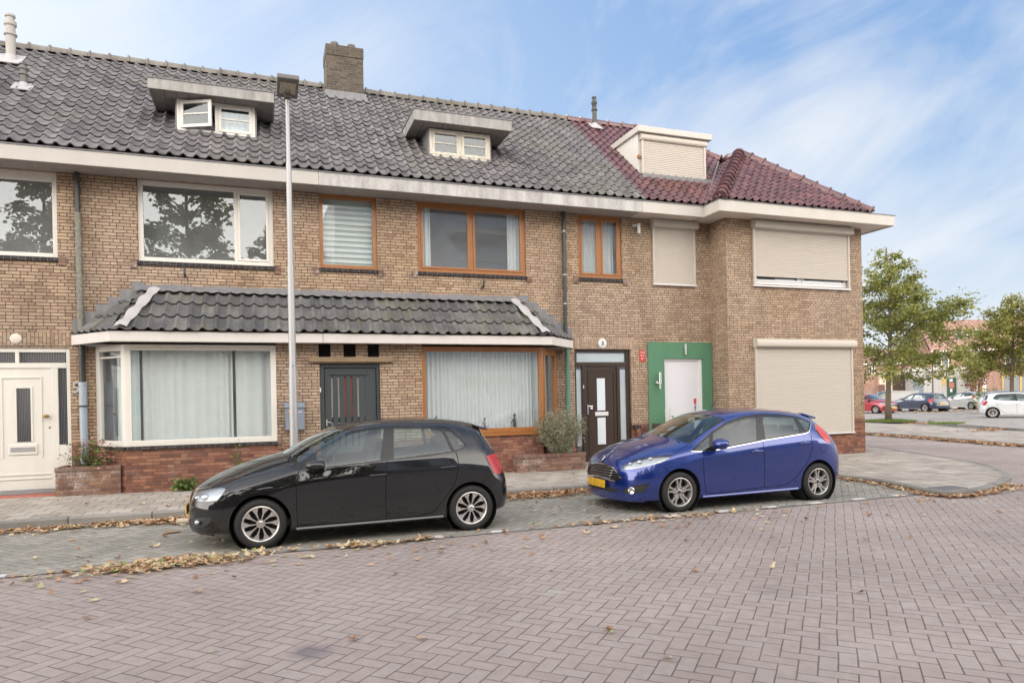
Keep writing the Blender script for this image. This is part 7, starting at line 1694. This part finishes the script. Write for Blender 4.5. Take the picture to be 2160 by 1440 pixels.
# ---------------------------------------------------------------- parked cars on the square
def clone(src, loc, heading, paint_from, paint_to, name, label, sc=(1, 1, 1), group='cars parked across the square', glass=None):
    r = src.copy(); COL.objects.link(r); r.name = name; rz = math.atan2(-math.cos(heading), -math.sin(heading))
    c = Vector((1.18*CS*sc[0], 0, 0)); c.rotate(Matrix.Rotation(rz, 3, 'Z')); r.location = (loc[0]-c.x, loc[1]-c.y, .02); r.rotation_euler = (0, 0, rz); r.scale = sc
    r['label'] = label; r['category'] = 'car'; r['group'] = group
    def rec(o, par):
        n = o.copy(); COL.objects.link(n); n.parent = par
        if o.data and any(m_ and m_.name == paint_from.name for m_ in o.data.materials):
            n.data = o.data.copy()
            for i, m_ in enumerate(n.data.materials):
                if m_.name == paint_from.name: n.data.materials[i] = paint_to
        for ch in o.children: rec(ch, n)
    for ch in list(src.children): rec(ch, r)
    return r
H = R
BP, UP = M['black_paint'], M['blue_paint']
clone(CAR_BLACK, atZ(1938, 50.5), H(8), BP, M['navy_paint'], 'estate_car', 'navy estate car parked behind the slender street tree, rear towards the right', (1.16, 1.05, 1.0))
clone(CAR_BLUE, atZ(2038, 53.5), H(8), UP, M['silver_paint'], 'hatchback_car', 'silver hatchback parked between the navy estate and the white car', (1, 1, 1))
clone(CAR_BLACK, atZ(2152, 36.4), H(142), BP, M['white_paint'], 'hatchback_car', 'white hatchback with turbine wheels at the right edge of the square')
clone(CAR_BLUE, atZ(1830, 48.5), H(172), UP, M['red_paint'], 'hatchback_car', 'red hatchback peeking out from behind the brick corner', (1, 1, 1))
clone(CAR_BLUE, atZ(1868, 57.5), H(-38), UP, M['slate_paint'], 'suv_car', 'slate blue tall car parked farthest back behind the navy estate', (1.08, 1.05, 1.14))
clone(CAR_BLUE, atZ(2140, 43), H(142), UP, M['silver_paint'], 'hatchback_car', 'silver car mostly hidden behind the white hatchback at the right edge', (1.05, 1, 1.05))
# ---------------------------------------------------------------- the other side of the street (seen only in reflections and from the side)
ap = thing('apartment_building', (16, -15, 0), 'modern apartment block with pale balconies across the street', 'building')
m = MB(); m.box(4.2, 36, -27, -15, 0, 14.6); m.build('wall', paint_mat('grey_cladding', (.55, .55, .58), .5, .2), ap)
fl = MB(); pn = MB(); ra = MB()
for k in range(4):
    z = 2.9+k*3.0
    for j in range(5):
        x = 5.4+j*5.9; fl.box(x, x+3.6, -15, -13.3, z, z+.25)
        for i in range(19): ra.box(x+.05+i*.19, x+.07+i*.19, -13.36, -13.34, z+.25, z+1.2)
        ra.box(x, x+3.6, -13.37, -13.33, z+1.2, z+1.25); pn.box(x-.3, x+1.6, -14.98, -14.95, z+.3, z+2.5); pn.box(x+2.0, x+4.9, -14.98, -14.95, z+.9, z+2.5)
build_each(fl, 'balcony', M['white'], ap); ra.build('railings', M['darkgrey'], ap); pn.build('windows', flat('blue_grey_glazing', (.62, .70, .78), .15, 0, .6), ap)
m = MB(); m.box(4.2, 36, -15.3, -14.8, 14.6, 15.0); m.build('roof_edge', M['fascia_w'], ap)
tr_ = thing('terrace_building', (-22, -17, 0), 'brick terrace across the street', 'building'); m = MB(); m.box(-46, 3.9, -27, -17, 0, 6.4); m.build('wall', M['brick_far'], tr_)
m = MB(); m.add([(-46, -16.6, 6.3), (3.9, -16.6, 6.3), (3.9, -22, 10.2), (-46, -22, 10.2)], [(0, 1, 2, 3)]); m.add([(3.9, -27.4, 6.3), (-46, -27.4, 6.3), (-46, -22, 10.2), (3.9, -22, 10.2)], [(0, 1, 2, 3)]); m.build('roof', M['far_tile'], tr_, rnd=True)
m = MB()
for k in range(12):
    for z in (1.0, 3.8): m.box(-44.5+k*4, -42.2+k*4, -17.0, -16.94, z, z+1.6)
build_each(m, 'window', M['farglass'], tr_)
for i, (x, y, hh) in enumerate(((-9.0, -7.5, 13.5), (-3.2, -9, 15), (1.6, -11, 13.5), (-15, -8, 13.5))):
    tree((x, y, 0), hh, 3, 5.2, 'tall street tree across the street, number %s from the left' % ['two', 'three', 'four', 'one'][i], 13000, .26, 'foliage2', 30+i, .2, branches=40)
# ---------------------------------------------------------------- sky, sun, camera
w = bpy.data.worlds.new('World'); scene.world = w; w.use_nodes = True
t = w.node_tree; t.nodes.clear()
class WT(NT):
    def __init__(s, tree): s.t = tree; s.out = tree.nodes.new('ShaderNodeOutputWorld')
wt = WT(t)
SUN_EL = R(30); SUN_AZ = R(-20)      # azimuth from +y towards +x
sky = wt.node('ShaderNodeTexSky', sky_type='NISHITA', sun_disc=False, sun_elevation=SUN_EL, sun_rotation=SUN_AZ, altitude=0, air_density=1.0, dust_density=1.2, ozone_density=1.2)
D = wt.node('ShaderNodeTexCoord').outputs['Generated']
s = wt.sep(D)
zc = wt.M('MAXIMUM', s[2], .04)
pl = wt.xyz(wt.M('DIVIDE', s[0], wt.M('ADD', zc, .35)), wt.M('DIVIDE', s[1], wt.M('ADD', zc, .35)), 0.0)
plr = wt.node('ShaderNodeVectorRotate', {'Vector': pl, 'Angle': R(38)}, rotation_type='Z_AXIS').outputs[0]
azv = wt.VM('DOT_PRODUCT', D, (SY, CY, 0)); latv = wt.VM('DOT_PRODUCT', D, (CY, -SY, 0)); ca_, sa_ = math.cos(R(24)), math.sin(R(24))
st1 = wt.M('ADD', wt.M('MULTIPLY', latv, ca_), wt.M('MULTIPLY', s[2], sa_)); st2 = wt.M('SUBTRACT', wt.M('MULTIPLY', s[2], ca_), wt.M('MULTIPLY', latv, sa_))
c1 = wt.noise(wt.xyz(wt.M('MULTIPLY', st1, .85), wt.M('MULTIPLY', st2, 2.4), wt.M('MULTIPLY', azv, .5)), 2.6, 9, .58, 1.0)
c2 = wt.noise(wt.VM('ADD', D, (5.2, 3.1, 1.7)), 2.2, 5, .55, .3)
cl = wt.M('ADD', wt.M('MULTIPLY', c1, .55), wt.M('MULTIPLY', c2, .5))
# cover: thin on the left of the view, streaky on the right, thick behind the camera
az = wt.VM('DOT_PRODUCT', D, (SY, CY, 0)); lat = wt.VM('DOT_PRODUCT', D, (CY, -SY, 0))
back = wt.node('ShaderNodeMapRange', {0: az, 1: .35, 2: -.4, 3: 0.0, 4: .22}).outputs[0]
right = wt.node('ShaderNodeMapRange', {0: lat, 1: -.1, 2: .45, 3: -.02, 4: .075}).outputs[0]
hor = wt.node('ShaderNodeMapRange', {0: s[2], 1: .35, 2: 0.02, 3: 0.0, 4: .10}).outputs[0]
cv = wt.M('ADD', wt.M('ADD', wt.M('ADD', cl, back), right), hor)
mask = wt.ramp(cv, [(.50, 0.0), (.62, .42), (.74, .8), (.88, 1.0)])
blue = wt.ramp(s[2], [(0.0, (.82, .91, 1.02)), (.12, (.64, .81, 1.03)), (.28, (.42, .65, 1.0)), (.5, (.27, .50, .92)), (1.0, (.20, .38, .78))])
nish = wt.VM('MULTIPLY', sky.outputs[0], (1, 1, 1))
base = wt.mix(.85, nish, wt.mix(1.0, blue, (4.0, 4.0, 4.0), 'MULTIPLY'))
leftglow = wt.node('ShaderNodeMapRange', {0: lat, 1: .35, 2: -.45, 3: 0.0, 4: .5}).outputs[0]
base = wt.mix(leftglow, base, (3.55, 4.1, 4.7))
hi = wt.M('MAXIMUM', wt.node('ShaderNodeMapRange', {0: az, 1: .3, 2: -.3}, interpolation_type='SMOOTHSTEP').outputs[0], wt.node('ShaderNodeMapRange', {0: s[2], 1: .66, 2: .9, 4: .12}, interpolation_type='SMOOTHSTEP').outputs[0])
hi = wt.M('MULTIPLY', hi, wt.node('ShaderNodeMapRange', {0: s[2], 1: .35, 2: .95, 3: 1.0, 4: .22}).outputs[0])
cloudc = wt.mix(hi, (4.5, 4.6, 4.75), (27.0, 25.2, 23.4))  # cloud glow added behind and above the camera to light the house fronts
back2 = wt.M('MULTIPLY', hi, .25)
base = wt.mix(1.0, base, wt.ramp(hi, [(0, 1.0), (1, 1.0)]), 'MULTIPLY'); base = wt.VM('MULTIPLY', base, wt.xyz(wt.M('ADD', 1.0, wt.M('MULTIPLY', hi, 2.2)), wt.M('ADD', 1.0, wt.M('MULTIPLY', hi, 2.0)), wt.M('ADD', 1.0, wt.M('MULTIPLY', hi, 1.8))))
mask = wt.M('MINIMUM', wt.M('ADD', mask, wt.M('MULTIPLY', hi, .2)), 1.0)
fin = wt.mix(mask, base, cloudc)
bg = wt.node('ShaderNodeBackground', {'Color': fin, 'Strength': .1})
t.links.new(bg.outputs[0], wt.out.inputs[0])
sd = bpy.data.lights.new('sun', 'SUN'); sd.energy = .5; sd.angle = R(26); sd.color = (1, .93, .84)
so = bpy.data.objects.new('sun', sd); COL.objects.link(so); so.location = (0, 0, 30)
dirv = Vector((math.sin(SUN_AZ)*math.cos(SUN_EL), math.cos(SUN_AZ)*math.cos(SUN_EL), math.sin(SUN_EL)))
so.rotation_euler = dirv.to_track_quat('Z', 'Y').to_euler()
cd = bpy.data.cameras.new('camera'); co = bpy.data.objects.new('camera', cd); COL.objects.link(co)
cd.lens = 24; cd.sensor_width = 36; cd.shift_y = 119/2160; cd.shift_x = 0.0; cd.clip_end = 600; cd.clip_start = .05
co.matrix_world = Matrix.Translation((0, 0, CH)) @ Matrix.Rotation(-YAW, 4, 'Z') @ Matrix.Rotation(math.pi/2, 4, 'X') @ Matrix.Rotation(-math.atan(.02), 4, 'Z')
scene.camera = co
scene.view_settings.view_transform = 'Standard'; scene.view_settings.look = 'None'
scene.view_settings.exposure = 1.07; scene.view_settings.gamma = 1.0
scene.render.engine = 'CYCLES'
scene.cycles.max_bounces = 8; scene.cycles.transparent_max_bounces = 16
